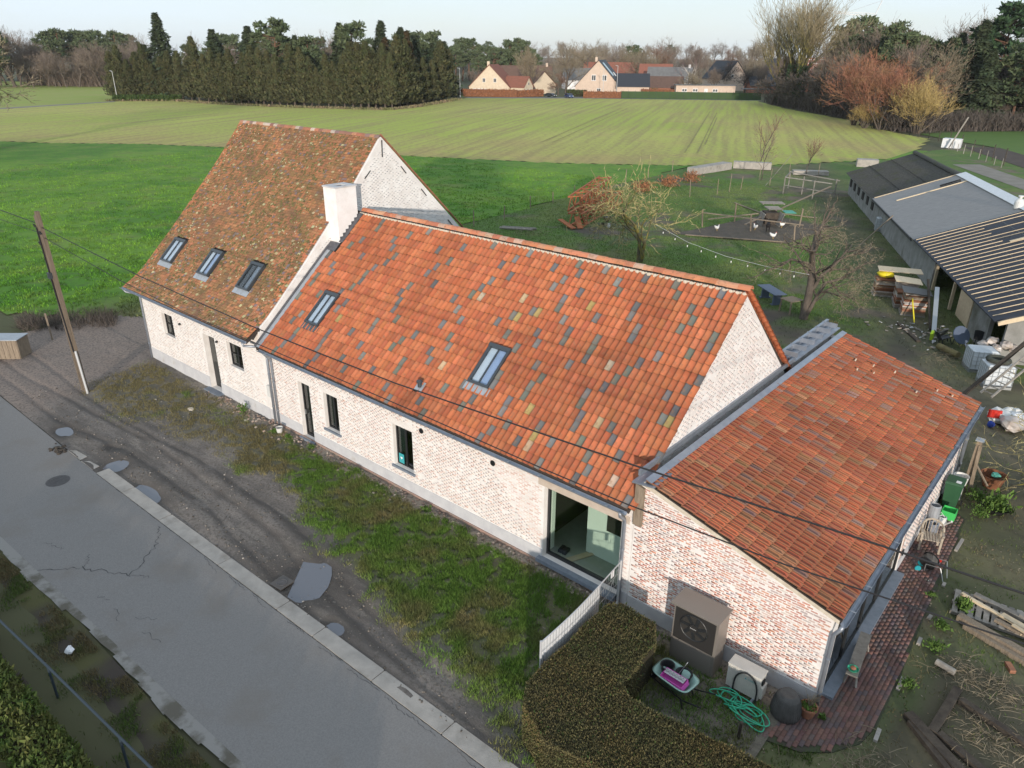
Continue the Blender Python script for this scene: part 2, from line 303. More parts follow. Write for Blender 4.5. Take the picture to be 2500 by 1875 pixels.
# ------------------------------------------------------------------ ground
def vnoise(x, y, s, seed=0):
    x = np.asarray(x, float)/s; y = np.asarray(y, float)/s; xi = np.floor(x).astype(int); yi = np.floor(y).astype(int); fx = x-xi; fy = y-yi
    def h(a, b):
        q = np.sin(a*127.1+b*311.7+seed*74.7)*43758.5453; return q-np.floor(q)
    fx = fx*fx*(3-2*fx); fy = fy*fy*(3-2*fy)
    return (h(xi, yi)*(1-fx)+h(xi+1, yi)*fx)*(1-fy)+(h(xi, yi+1)*(1-fx)+h(xi+1, yi+1)*fx)*fy
def fbm(x, y, s, seed=0, o=4): return sum(vnoise(x, y, s/2**i, seed+i)*.5**i for i in range(o))/sum(.5**i for i in range(o))
def sstep(a, b, x): t = np.clip((np.asarray(x, float)-a)/(b-a), 0, 1); return t*t*(3-2*t)
def lerp(a, b, t): return np.asarray(a)[None]*(1-t[:, None])+np.asarray(b)[None]*t[:, None] if np.ndim(a) == 1 else a*(1-t[:, None])+np.asarray(b)[None]*t[:, None]
def inside(px, py, poly):
    r = np.zeros(len(px), bool); k = len(poly)
    for i in range(k):
        x0, y0 = poly[i]; x1, y1 = poly[(i+1) % k]
        c = ((y0 > py) != (y1 > py)) & (px < (x1-x0)*(py-y0)/((y1-y0) if y1 != y0 else 1e-9)+x0); r ^= c
    return r
def grid_ground(name, x0, x1, y0, y1, nx, ny, zf, cf, m, poly=None):
    X, Y = np.meshgrid(np.linspace(x0, x1, nx), np.linspace(y0, y1, ny)); x = X.ravel(); y = Y.ravel()
    V = np.stack([x, y, zf(x, y)], 1); C = cf(x, y)
    i = np.arange(nx*ny).reshape(ny, nx); F = np.stack([i[:-1, :-1].ravel(), i[:-1, 1:].ravel(), i[1:, 1:].ravel(), i[1:, :-1].ravel()], 1)
    if poly is not None:
        c = V[F].mean(1); F = F[inside(c[:, 0], c[:, 1], poly)]
    return struct(link(name, np_mesh(name, V, F, m, C, smooth=True)))

struct(MB().sheet([(-2600,-2600,-.06),(2600,-2600,-.06),(2600,2600,-.06),(-2600,2600,-.06)]).build('ground', 'ground_far'))

# garden ground behind and right of the house
GRASS_G = np.array((.085, .155, .03)); SOIL = np.array((.145, .115, .085)); DARKSOIL = np.array((.085, .070, .056)); DRY = np.array((.20, .165, .105))
def garden_mask(x, y):
    n = fbm(x, y, 5.0, 3); n2 = fbm(x, y, 1.3, 9)
    g = sstep(.28, .50, n*.6+n2*.4)
    pen = inside(x, y, [(5.5,43.5),(14.5,46.5),(15,56),(8,58)]); g = np.where(pen, g*.25, g)
    shed = sstep(6.0, 1.0, (x-9.6)*.903+(y-75.5)*.43+6.5); g = g*(1-.75*np.clip(1-np.abs((x-9.6)*.903+(y-75.5)*.43+2)/4.5, 0, 1))
    yard = inside(x, y, [(31,-8),(60,-8),(60,26),(33,26),(31,20),(33.6,14),(33.6,0),(31,0)]); g = np.where(yard, g*.38, g)
    bare = np.exp(-(((x-25)/3.2)**2+((y-25.5)/2.2)**2)); g = g*(1-.8*bare)
    path = np.exp(-((x-30.0-(y-18)*-.18)/1.3)**2)*sstep(14, 17, y)*sstep(34, 30, y); g = g*(1-.7*path)
    bed = inside(x, y, [(34.9,-3),(44,-3),(44,4.3),(35.6,4.3),(35.4,1.5)]); g = np.where(bed, g*.3, g)
    return np.clip(g, 0, 1)
def garden_col(x, y):
    g = garden_mask(x, y); n = fbm(x, y, 2.2, 21)
    base = lerp(np.tile(SOIL, (len(x), 1)), DARKSOIL, sstep(.35, .65, n)); yard = inside(x, y, [(34.9,-3),(44,-3),(44,4.3),(35.6,4.3)])
    base[yard] = base[yard]*.75
    rough = sstep(74, 82, y)*sstep(.3, .5, fbm(x, y, 3, 5)); base = lerp(base, DRY, rough*.7)
    gg = lerp(np.tile(GRASS_G, (len(x), 1)), (.13, .175, .045), sstep(.35, .7, fbm(x, y, 3.5, 33)))
    return base*(1-g[:, None])+gg*g[:, None]
def garden_z(x, y): return -.03+.05*fbm(x, y, 2.5, 14)+.03*fbm(x, y, .8, 15)-.01
GARDEN = [(-11,14.6),(28.3,14.6),(33.0,14.6),(33.0,-8),(75,-8),(75,130),(20,130),(10,142),(6,128),(5,112),(-8,89),(-14,82),(-12.5,54),(-10.5,33)]
grid_ground('garden_ground', -15, 75, -8, 142, 226, 376, garden_z, garden_col, 'ground_attr', GARDEN)

# bright green meadow left of and behind the house
BOUND = [(-260,-42),(-190,-4),(-150,14),(-116,28.7),(-107,33.5),(-94.5,43.5),(-81,50.3),(-50,64.2),(-30,73),(-9,88),(3.4,110),(4.3,127.5)]
MEADOW = BOUND+[(6,128),(5,112),(-8,89),(-14,82),(-12.5,54),(-10.5,33),(-11,14.6),(-2,13),(-1.5,4.2),(-6.5,2.6),(-9,.2),(-14,-2.5),(-30,-9),(-70,-26),(-260,-110)]
def meadow_col(x, y):
    n = fbm(x, y, 9, 40); n2 = fbm(x, y, 1.6, 44)
    c = lerp(np.tile(np.array((.070, .185, .016)), (len(x), 1)), (.145, .27, .028), sstep(.3, .7, n*.5+n2*.5))
    c = lerp(c, (.14, .15, .05), .5*sstep(.62, .8, n2)); d = np.hypot(x+7, y-3)
    c = lerp(c, (.13, .12, .06), sstep(7, 1, d)*.8)
    return c
grid_ground('meadow', -260, 12, -110, 130, 272, 240, lambda x, y: -.015+.05*fbm(x, y, 3, 50), meadow_col, 'ground_attr', MEADOW)

# crop field
FIELD = BOUND+[(1,150),(-7,158),(-23,183),(-53,215),(-75,245),(-76,250),(-126,215),(-136.5,206.5),(-155,185),(-152,176),(-134,142),(-128.5,128),(-154,114.5),(-181,107),(-204,105.5),(-217,90),(-213,88),(-202,55),(-230,20),(-262,-30)]
def field_col(x, y):
    n = fbm(x, y, 26, 60); n2 = fbm(x, y, 6, 64)
    c = lerp(np.tile(np.array((.36, .42, .075)), (len(x), 1)), (.42, .43, .105), sstep(.3, .7, n))
    d = np.full(len(x), 1e9)
    for (a0, b0), (a1, b1) in zip(BOUND[:-1], BOUND[1:]):
        t = np.clip(((x-a0)*(a1-a0)+(y-b0)*(b1-b0))/((a1-a0)**2+(b1-b0)**2), 0, 1); d = np.minimum(d, np.hypot(x-a0-t*(a1-a0), y-b0-t*(b1-b0)))
    br = sstep(24, 4, d)*sstep(.30, .62, n2*.6+n*.4); br = np.maximum(br*.85, sstep(.56, .74, n2)*.4)
    for cx, cy, r in ((-103,47,9),(-80,69,11),(-51,88,9),(-22,176,14),(-10,128,10),(-30,150,8)): br = np.maximum(br, .75*np.exp(-((x-cx)**2+(y-cy)**2)/r**2))
    c = lerp(c, (.42, .285, .135), np.clip(br, 0, .9)*.8); edge = sstep(3.0, .5, d); return lerp(c, (.30, .31, .09), edge*.5)
fm = mat('field_attr', src='attr', rough=.95, bump=.5, bscale=4)
def _rows():
    t = fm.node_tree; n = t.nodes; l = t.links; b = n['Principled BSDF']; src = b.inputs['Base Color'].links[0].from_socket
    tc = n.new('ShaderNodeTexCoord'); m0 = n.new('ShaderNodeMapping'); m0.inputs['Rotation'].default_value = (0, 0, R(-24.5)); mp = n.new('ShaderNodeMapping'); mp.inputs['Scale'].default_value = (.75, .02, 1); l.new(m0.outputs[0], mp.inputs[0])
    q = n.new('ShaderNodeTexNoise'); q.inputs['Scale'].default_value = 1.0; q.inputs['Detail'].default_value = 4
    l.new(tc.outputs['Object'], m0.inputs[0]); l.new(mp.outputs[0], q.inputs['Vector'])
    q2 = n.new('ShaderNodeTexNoise'); q2.inputs['Scale'].default_value = 1.3; q2.inputs['Detail'].default_value = 6; l.new(tc.outputs['Object'], q2.inputs['Vector'])
    ad = n.new('ShaderNodeMath'); ad.operation = 'ADD'; l.new(q.outputs['Fac'], ad.inputs[0]); l.new(q2.outputs['Fac'], ad.inputs[1])
    mr = n.new('ShaderNodeMapRange'); l.new(ad.outputs[0], mr.inputs[0]); mr.inputs[1].default_value = .90; mr.inputs[2].default_value = 1.14; mr.inputs[3].default_value = 0; mr.inputs[4].default_value = .75
    x = n.new('ShaderNodeMix'); x.data_type = 'RGBA'; l.new(mr.outputs[0], x.inputs[0]); l.new(src, x.inputs[6]); x.inputs[7].default_value = (.29, .24, .10, 1); l.new(x.outputs[2], b.inputs['Base Color'])
_rows()
grid_ground('crop_field', -262, 6, -42, 252, 268, 294, lambda x, y: .03*fbm(x, y, 4, 70)-.005, field_col, 'field_attr', FIELD)
t_ = MB(); d_ = Vector((-.415, .91, 0)); s_ = Vector((.91, .415, 0))
for (a, b), L in (((-48.7, 93), 98), ((-46.9, 93.8), 98), ((-22.5, 97), 100), ((-20.7, 97.8), 98), ((-25.6, 110), 64)):
    p = Vector((a, b, .045))
    for i in range(int(L/4)):
        q = p+d_*4*i; w = random.uniform(.08, .16); t_.sheet([q-s_*w, q+s_*w, q+d_*4+s_*w, q+d_*4-s_*w])
mat('tramline', (.22, .19, .085), (.28, .27, .07), scale=.3); struct(t_.build('field_tracks', 'tramline'))
# far left field, its lane, and the strip before the village
struct(MB().sheet([(-202,55,-.012),(-213,88,-.012),(-217,90,-.012),(-232,98,-.012),(-255,118,-.012),(-318,150,-.012),(-420,120,-.012),(-420,-60,-.012),(-262,-30,-.012),(-230,20,-.012)]).build('far_field', mat('far_green', (.26, .32, .065), (.30, .31, .09), scale=.06, rough=.95)))
struct(MB().sheet([(-199,53,.03),(-211,89,.03),(-215,90,.03),(-204,53,.03),(-240,0,.03),(-262,-32,.03),(-258,-34,.03),(-234,0,.03)][0:4]).sheet([(-199,53,.031),(-204,53,.031),(-262,-32,.031),(-256,-34,.031)]).build('farm_lane', mat('lane', (.25, .23, .20), (.20, .18, .15), scale=.5)))
struct(MB().sheet([(-126,215,.02),(-76,250,.02),(-78,253,.02),(-128,218,.02)]).sheet([(-155,185,.022),(-126,215,.022),(-130,219,.022),(-159,188,.022)]).build('village_road', mat('village_asphalt', (.20, .20, .205), rough=.9)))
struct(MB().sheet([(13,112,.03),(30,84,.03),(33,86,.03),(16,115,.03)]).build('gravel_lane', 'lane'))

# road, concrete channel stones, verge and drive
mat('asphalt', (.245, .235, .226), (.20, .192, .185), scale=28, rough=.95, bump=.3, bscale=90, c3=(.20, .18, .16), scale3=.5, lo3=.52, hi3=.8, spec=.12)
road = MB(); rx = [-60, -20, -6, 2, 8, 14, 20, 26, 32, 40, 80]
rl = [(x, -10.45+(x-11)*.045 if x > 11 else -10.45) for x in rx]; rt = [(x, -6.72 if x < 10 else -6.72+(x-10)*.018) for x in rx]
for i in range(len(rx)-1): road.sheet([(rl[i][0], rl[i][1], .012), (rl[i+1][0], rl[i+1][1], .012), (rt[i+1][0], rt[i+1][1], .012), (rt[i][0], rt[i][1], .012)])
road = struct(road.build('road', 'asphalt'))
kerb = struct(MB().box(9.3, 60, -6.75, -6.7, -.06, .0).build('kerb_channel', 'concrete'))
KY = lambda x: -6.70+(x-10)*.018
xs = [9.55, 12.1, 14.2, 18.0, 20.96, 22.6, 27.45, 30.9, 34.4, 37.9, 41.4]; xs = [9.55, 11.6, 14.25, 17.9, 20.96, 22.6, 25.0, 27.45, 29.8, 32.2, 34.6, 37.0]
for i in range(len(xs)-1):
    a, b = xs[i]+.012, xs[i+1]-.012; j = random.uniform(-.006, .006)
    MB().prism([(a+.02, KY(a), .034+j), (b-.02, KY(b), .034+j), (b, KY(b)+.02, .034), (b, KY(b)+.42, .036+j), (b-.03, KY(b)+.45, .036), (a+.03, KY(a)+.45, .036), (a, KY(a)+.42, .036+j), (a, KY(a)+.02, .034)], (0, 0, -.12)).build('kerb_stone', 'concrete', kerb)
for (a, b) in ((6.9, 8.1), (8.2, 9.2)):
    MB().prism([(a, -6.72, .03), (b, -6.70, .028), (b-.1, -6.42, .026), (a+.25, -6.5, .024)], (0, 0, -.08)).build('kerb_stone', 'concrete', kerb, label='broken end piece of the concrete kerb')
# cracks in the asphalt: thin dark strips laid just above the road
mat('crack', (.075, .073, .073)); ck = MB()
def crack(p, q, w=.014, n=14, amp=.07, z=.0165):
    w = w*.62
    p, q = Vector((*p, 0)), Vector((*q, 0)); s = (q-p).orthogonal().normalized() if 0 else Vector((-(q-p).y, (q-p).x, 0)).normalized(); pts = []
    for i in range(n+1): pts.append(p.lerp(q, i/n)+s*random.uniform(-amp, amp))
    for i in range(n):
        ww = w*random.uniform(.5, 1.5); ck.sheet([pts[i]-s*ww+Vector((0,0,z)), pts[i+1]-s*ww+Vector((0,0,z)), pts[i+1]+s*ww+Vector((0,0,z)), pts[i]+s*ww+Vector((0,0,z))])
crack((14.0, -10.2), (14.9, -9.35), .02); crack((14.9, -9.35), (16.4, -8.5), .022, 16, .09); crack((16.4, -8.5), (15.5, -7.3), .02, 16, .08); crack((15.5, -7.3), (14.6, -6.75), .02)
crack((15.0, -9.3), (14.4, -8.9), .012); crack((16.4, -8.5), (16.9, -8.2), .012); crack((12.7, -9.6), (13.5, -9.3), .012)
for a in (17.2, 18.6, 19.9, 21.6, 23.0, 24.2, 25.6, 26.4, 28.0):
    crack((a, KY(a)-.03-random.uniform(0, .12)), (a+random.uniform(.7, 1.5), KY(a)-random.uniform(.03, .22)), .009, 14, .03)
for a in (16.6, 17.5, 18.3, 19.0): crack((a, -9.4+random.uniform(-.4, .3)), (a+random.uniform(.4, .8), -9.2+random.uniform(-.4, .4)), .009, 8, .07)
for i in range(16):
    a = 9.6+i*1.35; crack((a, KY(a)-.012), (a+1.35, KY(a+1.35)-.012), .016, 10, .012)
ck.build('road_crack', 'crack', road)
mat('road_edge', (.26, .25, .235), (.12, .11, .09), scale=1.2, lo=.45, hi=.6, rough=.95, bump=.4)
eb = MB()
for i in range(40):
    x = 6+i*.7; y = -10.45+(x-11)*.045 if x > 11 else -10.45; w = .12+.22*float(vnoise([x], [0], 1.7, 5)[0])
    eb.sheet([(x, y-w, .016), (x+.7, y-w*random.uniform(.7, 1.2)+.03, .016), (x+.7, y+.05+.03, .018), (x, y+.05, .018)])
struct(eb.build('road_edge_strip', 'road_edge'))

MUDB = np.array([(-8,-5.5),(1.3,-4.5),(5.3,-4.1),(8.7,-3.0),(15,-2.7),(18.9,-3.4),(21,-4.0),(24,-4.6),(26.8,-5.0),(29,-5.3),(36,-5.6)])
def verge_g(x, y):
    b = np.interp(x, MUDB[:, 0], MUDB[:, 1]); n = fbm(x, y, 1.5, 80)-.5; n2 = fbm(x, y, .5, 85)-.5
    g = sstep(-.5, .9, (y-b)+n*2.4+n2*1.0); wall = sstep(-.25, -.75, y+n*.7); drive = 1-sstep(1.2, -.6, x+.35*y+n*1.5)
    far = .35+.65*sstep(9, 17, x)
    nook = 1-.7*sstep(29.8, 30.6, x)*sstep(-3.9, -3.3, y)
    return np.clip(g*wall*far*nook*np.clip(drive, 0, 1), 0, 1)
RUTS = [[(-3,-5.2),(1,-4.9),(3.3,-4.75),(8.9,-4.3),(14,-4.35),(18,-4.5),(21.4,-5.2),(23.8,-5.5),(25.8,-5.66),(30,-5.9)],[(-3,-3.9),(1,-4.1),(4.9,-4.2),(11.9,-3.75),(16.2,-3.75),(19,-4.0),(22,-4.7),(25,-5.1)],[(4,-5.9),(9,-5.2),(14,-5.15),(18,-5.6),(22,-6.0)]]
def rut(x, y): return np.max([np.exp(-((y-np.interp(x, [p[0] for p in r], [p[1] for p in r])-.16*(fbm(x, x*0, 2.2, 140+i)-.5))/.13)**2) for i, r in enumerate(RUTS)], axis=0)
def verge_col(x, y):
    n = fbm(x, y, 1.2, 90); n2 = fbm(x*.35, y*2.2, .5, 92); c = lerp(np.tile(np.array((.215, .188, .168)), (len(x), 1)), (.125, .110, .10), sstep(.3, .65, n*.5+n2*.5))
    c = lerp(c, (.26, .23, .20), sstep(.58, .75, n2)*.7)
    c = lerp(c, (.075, .064, .058), rut(x, y)*.75*sstep(.25, .5, fbm(x, y, 1.3, 150)))
    wet = np.zeros(len(x))
    for px, py, a, b in PUD: wet = np.maximum(wet, np.exp(-(((x-px)/(a*2.0))**2+((y-py)/(b*2.0))**2)))
    c = lerp(c, (.062, .053, .047), np.clip(wet*1.0, 0, .8)); g = verge_g(x, y)
    c = lerp(c, (.095, .105, .038), g*.9)
    gr = sstep(-.95, -.35, y+.5*(fbm(x, y, .8, 95)-.5))*sstep(3, 6, x); c = lerp(c, (.36, .31, .25), gr*.85*sstep(.3, .5, fbm(x, y, .6, 97)))
    dr = sstep(1.5, -1.5, x+.35*y); c = lerp(c, (.27, .21, .175), dr*.8)
    return c
PUD = [(5.1,-6.15,.5,.3),(9.5,-5.95,.42,.45),(12.3,-6.15,.78,.36),(20.6,-5.12,.95,.82),(22.8,-5.85,.32,.2),(8.0,-5.5,.3,.18)]
def verge_z(x, y):
    z = .028+.05*(fbm(x, y, 1.1, 100)-.5)+.035*(fbm(x, y, .35, 104)-.5)*.7
    tr = .03*np.cos(((y+5.0)-(.25*np.sin(x*.16)))*4.2)*sstep(-2.4, -3.6, y)*sstep(4, 9, x)*sstep(.3, .6, fbm(x, y, 3, 108)+.2); z = z-tr
    z = z-.04*rut(x, y)
    for px, py, a, b in PUD:
        k = np.exp(-(((x-px)/a)**2+((y-py)/b)**2)**2*.5); z = z*(1-k)-.05*k
    z = z+.05*verge_g(x, y); k = sstep(-6.05, -6.45, y)*sstep(9, 10, x); z = z*(1-k)+.0*k
    return z+.03*sstep(-1.2, -.2, y)
grid_ground('verge', -9, 33.2, -6.7, .3, 420, 90, verge_z, verge_col, 'verge_attr', [(-9,-6.75),(9.4,-6.7),(33.2,-5.86),(33.2,.3),(-2,.3),(-2,3),(-9,1)])
grid_ground('drive_track', -9, .2, -6.7, 16, 46, 110, lambda x, y: .01+.04*fbm(x, y, 1, 110), verge_col, 'verge_attr', [(-9,-.2),(-1.2,.25),(.1,.25),(.1,4),(-1.5,8),(-3,13),(-4.5,13),(-4.2,7),(-6.3,2.8),(-9,1)])
def near_col(x, y):
    n = fbm(x, y, 1.0, 120); g = sstep(-13.2, -10.6, y)*sstep(.3, .55, n); return lerp(np.tile(np.array((.055, .045, .038)), (len(x), 1)), (.085, .085, .032), g*.9)
grid_ground('near_verge', -9, 60, -30, -10.3, 200, 66, lambda x, y: -.015+.07*(fbm(x, y, .9, 122)-.5)-.12*np.exp(-((y+11.6)/.5)**2), near_col, 'ground_attr', [(-9,-10.55),(11,-10.55),(60,-8.4),(60,-30),(-9,-30)])
for i, (px, py, a, b) in enumerate(PUD[:5]):
    pts = []
    for j in range(26):
        q = 2*math.pi*j/26; k = .86+.34*float(vnoise([math.cos(q)*1.6+i*5], [math.sin(q)*1.6], .8, 130)[0]); pts.append((px+a*k*math.cos(q), py+b*k*math.sin(q), .0))
    nm = ['small round puddle beside the broken kerb end', 'long thin puddle against the kerb with a brown edge', 'grey puddle at the kerb between the tyre tracks', 'largest puddle lying in the muddy verge', 'small dark puddle nearest the bottom of the verge'][i]
    if i == 3: pts = [(q[0], q[1], 0) for q in [(20.72,-6.0),(20.36,-5.56),(20.0,-5.11),(19.69,-4.73),(19.75,-4.4),(19.95,-4.24),(20.39,-4.19),(20.85,-4.52),(21.1,-4.78),(21.24,-4.96),(21.43,-5.39),(21.27,-5.83),(20.99,-6.0)]]
    zz = float(verge_z(np.array([px]), np.array([py]))[0])+.030
    tag(MB().sheet([(x, y, zz) for x, y, _ in pts]).build('puddle', 'water'), nm, 'puddle', 'puddles on the muddy verge')
# ------------------------------------------------------------------ roof tiles
def pantile(cw, g):
    """pan with a raised roll on its left; dirty lower lip, roll side painted dark as the shadow line between tiles"""
    prof = [(-.02, .020), (.0, .046), (.09, .054), (.20, .046), (.30, .020), (.46, .004), (.64, .0), (.82, .006), (.96, .020)]
    v = []
    for t, z in prof: v += [(t*cw, 0, z+.034), (t*cw, g*1.12, z), (t*cw, .0, z-.004)]
    f = []; mi = []
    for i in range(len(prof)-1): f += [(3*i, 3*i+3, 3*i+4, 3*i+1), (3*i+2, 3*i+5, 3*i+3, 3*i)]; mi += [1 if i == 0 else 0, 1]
    return v, f, mi
def flat_tile(cw, g): 
    a, b, t = cw*.48, g*1.25, .018
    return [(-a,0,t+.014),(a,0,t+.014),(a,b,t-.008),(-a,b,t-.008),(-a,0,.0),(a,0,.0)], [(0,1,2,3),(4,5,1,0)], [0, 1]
def lay(pos, W, L, cw, g, holes, jit=.004, skip=None):
    """pos(u,t) -> point, slope dir, normal, across dir; rows from the eave up"""
    T = []; uv = []
    nr = int(round(L/g)); nc = int(round(W/cw))
    for r in range(nr):
        for c in range(nc):
            u, t = c*cw, r*g
            if any(a < u+cw*.5 < b and d < t+g*.5 < e for a, b, d, e in holes): continue
            p, s, n, x = pos(u, t); a = random.gauss(0, .012); ca, sa = math.cos(a), math.sin(a)
            x2 = x*ca+s*sa; s2 = s*ca-x*sa; tl = random.gauss(0, .015); s3 = (s2+n*tl).normalized(); n2 = x2.cross(s3)
            q = p+n*random.uniform(-jit, jit)+s*random.gauss(0, .008)
            T.append(frame4(q, x2, s3, n2)); uv.append((u, t))
    return T, uv
def skylight(pos, u0, u1, t0, t1, parent, apron_mat, split=True, pane_back=('pane_back', 'pane_back'), pane='clear_glass', open_=False):
    """roof window: frame of four bars, hood, glass pane(s), plates below coloured for blinds, sky reflection and dark rooms, lead apron at its foot"""
    P = lambda u, t, h: pos(u, t)[0]+pos(u, t)[2]*h
    tm = (t0+t1)/2; _, s, n, x = pos((u0+u1)/2, tm); o = P((u0+u1)/2, tm, 0)
    w, h = (u1-u0), (t1-t0); M = Matrix((x, s, n)).transposed()
    L = lambda a, b, c: o+M @ Vector((a, b, c))
    fr = MB(); b = .08
    for a in (-1, 1): fr.obox(L(a*(w/2-b/2), 0, .07), (b, h, .15), M); 
    fr.obox(L(0, -h/2+b/2, .065), (w-2*b-.004, b, .14), M); fr.obox(L(0, h/2-b*.8, .075), (w+.03, b*1.7, .17), M)
    win = fr.build('roof_window', 'skylight_frame', parent)
    if split: MB().obox(L(0, 0, .10), (.035, h-2*b, .05), M).build('glazing_bar', 'skylight_frame', win)
    MB().obox(L(0, -b*.2, .085), (w-2*b-.002, h-2.2*b, .012), M).build('pane', pane, win)
    for q_, m_ in zip((-1, 1), pane_back):
        if m_: MB().obox(L(q_*(w/4-b/2), 0, .045), (w/2-b-.004, h-2.2*b, .012), M).build('pane_back', m_, win)  # plate colours paint blinds, reflected sky and the dark room behind
    if open_:
        MB().obox(L(w*.12, .05, .12), (w*.55, h*.62, .012), M @ Matrix.Rotation(R(10), 3, 'Z')).build('reflector', 'pane_back', win) if 0 else None
    ap = MB(); k = 7
    for i in range(k):
        a = -w*.6+w*1.2*i/k; ap.obox(L(a+w*.6/k, -h/2-.13, .045+.012*(i % 2)), (w*1.2/k+.004, .26, .012), M)
    ap.build('apron', apron_mat, win)
    return win
def wall_panels(mb, u0, u1, z0, z1, holes, f):
    """solid wall between u0..u1, z0..z1 around rectangular openings; f(u0,u1,z0,z1) adds a block"""
    us = sorted({u0, u1, *[h[0] for h in holes], *[h[1] for h in holes]})
    for a, b in zip(us[:-1], us[1:]):
        zs = [z0]
        for h in sorted([h for h in holes if h[0] <= a and h[1] >= b], key=lambda q: q[2]): zs += [h[2], h[3]]
        zs.append(z1 if not callable(z1) else z1(a, b))
        for i in range(0, len(zs), 2):
            if zs[i+1]-zs[i] > .001: f(a, b, zs[i], zs[i+1])
def brick_layout(u0, u1, z0, z1f, holes, bw=.21, bh=.066, fill=(.80, .62), skip=.08, jit=.012):
    out = []; r = 0; z = z0+bh/2
    while True:
        zt = max(z1f(u0+(u1-u0)*q/12) for q in range(13))
        if z > zt: break
        u = u0+(.0 if r % 2 else bw/2)
        while u < u1-bw*.4:
            L = bw*fill[0]*random.uniform(.68, 1.03); H = bh*fill[1]*random.uniform(.75, 1.2); uu = u+bw*.5+random.uniform(-jit, jit); zz = z+random.uniform(-.003, .003)
            if uu+L/2 < u1-.01 and uu-L/2 > u0+.01 and zz+H/2 < min(z1f(uu-L/2), z1f(uu+L/2))-.01 and random.random() > skip and not any(a-.01 < uu+L/2 and b+.01 > uu-L/2 and c-.01 < zz+H/2 and d+.01 > zz-H/2 for a, b, c, d in holes):
                out.append((uu, zz, L, H))
            u += bw
        r += 1; z += bh
    return out
def brick_pieces(lay_, to, cols, parent, most=300):
    T = []
    for (u, z, L, H) in lay_: T.append(to(u, z, L, H))
    pieces('brick', BOXV, BOXF, T, cols, parent, 'brick_obj', 'brick_attr', most)
def fz(u, z, L, H): M = np.eye(4); M[0,0] = L; M[1,1] = .016; M[2,2] = H; M[:3,3] = (u, -.0, z); a = random.gauss(0, .004); M2 = np.eye(4); M2[0,0]=math.cos(a); M2[0,2]=math.sin(a); M2[2,0]=-math.sin(a); M2[2,2]=math.cos(a); return np.array([[1,0,0,u],[0,1,0,-.001],[0,0,1,z],[0,0,0,1.]]) @ M2 @ np.diag([L,.016,H,1.])
def window_unit(parent, x0, x1, z0, z1, nx=2, nz=2, depth=.14, curtain=True, kind='window', sill=True, gl='dark_glass', name_bar='glazing_bar', cm='curtain'):
    w = MB(); t = .055; y = depth
    w.box(x0, x0+t, y, y+.07, z0, z1).box(x1-t, x1, y, y+.07, z0, z1).box(x0+t, x1-t, y+.001, y+.069, z0, z0+t).box(x0+t, x1-t, y+.001, y+.069, z1-t, z1)
    win = w.build(kind, 'black_frame', parent)
    for i in range(1, nx): 
        a = x0+(x1-x0)*i/nx; MB().box(a-.035, a+.035, y-.004, y+.062, z0+t, z1-t).build('frame_post' if nz == 1 else 'glazing_bar', 'black_frame', win)
    for i in range(1, nz):
        a = z0+(z1-z0)*i/nz; MB().box(x0+t, x1-t, y-.002, y+.060, a-.018, a+.018).build('glazing_bar', 'black_frame', win)
    xs = [x0+t+(x1-x0-2*t)*i/nx for i in range(nx+1)]; zs = [z0+t+(z1-z0-2*t)*i/nz for i in range(nz+1)]
    for i in range(nx):
        for j in range(nz): MB().box(xs[i]+.005, xs[i+1]-.005, y+.03, y+.036, zs[j]+.005, zs[j+1]-.005).build('pane', gl, win)
    if curtain:
        c = MB(); n = 10; xx = x0+t; ww = (x1-x0)*.36
        for a, b in ((x0+.06, x0+.06+ww), (x1-.06-ww*.7, x1-.06)):
            for i in range(n):
                p = a+(b-a)*i/n; q = a+(b-a)*(i+1)/n; c.sheet([(p, y+.15+.03*(i % 2), z0+.06), (q, y+.15+.03*((i+1) % 2), z0+.06), (q, y+.15+.03*((i+1) % 2), z1-.06), (p, y+.15+.03*(i % 2), z1-.06)])
        c.build('curtain', cm, win)
    if sill: MB().box(x0-.09, x1+.09, -.07, depth+.06, z0-.085, z0-.004).build('sill', 'bluestone', win)
    return win
def lamp_fitting(parent, x, z):
    MB().tube([(x, -.012, z), (x, -.10, z)], .05, 10).build('wall_lamp', 'black_frame', parent, smooth=True)
def wall_vent(parent, x, z):
    mb = MB().tube([(x, -.012, z), (x, -.035, z)], .095, 16); 
    for i in range(5): mb.box(x-.07, x+.07, -.045, -.035, z-.05+i*.022, z-.043+i*.022)
    mb.build('wall_vent', 'black_frame', parent)
def downpipe(parent, pts, r=.048, m='zinc'):
    mb = MB().tube(pts, r, 9); o = mb.build('downpipe', m, parent, smooth=True)
    k = MB()
    for f in (.3, .75):
        p = Vector(pts[-2]).lerp(Vector(pts[-1]), f); k.tube([p-Vector((0,0,.02)), p+Vector((0,0,.02))], r+.012, 9)
    k.build('pipe_clip', m, o)
def gutter(parent, p, q, r=.075): 
    o = MB().half(p, q, r, 8, True, th=.008).build('gutter', 'zinc', parent, smooth=False)
    p, q = Vector(p), Vector(q); n = int((q-p).length/1.1); k = MB(); d = (q-p).normalized(); a = d.cross(Vector((0,0,1)))
    for i in range(n):
        c = p.lerp(q, (i+.5)/n); k.obox(c+Vector((0,0,.004)), (.025, 2*r, .006), Matrix((d, a, Vector((0,0,1)))).transposed())
    k.build('gutter_bracket', 'zinc_pale', o)

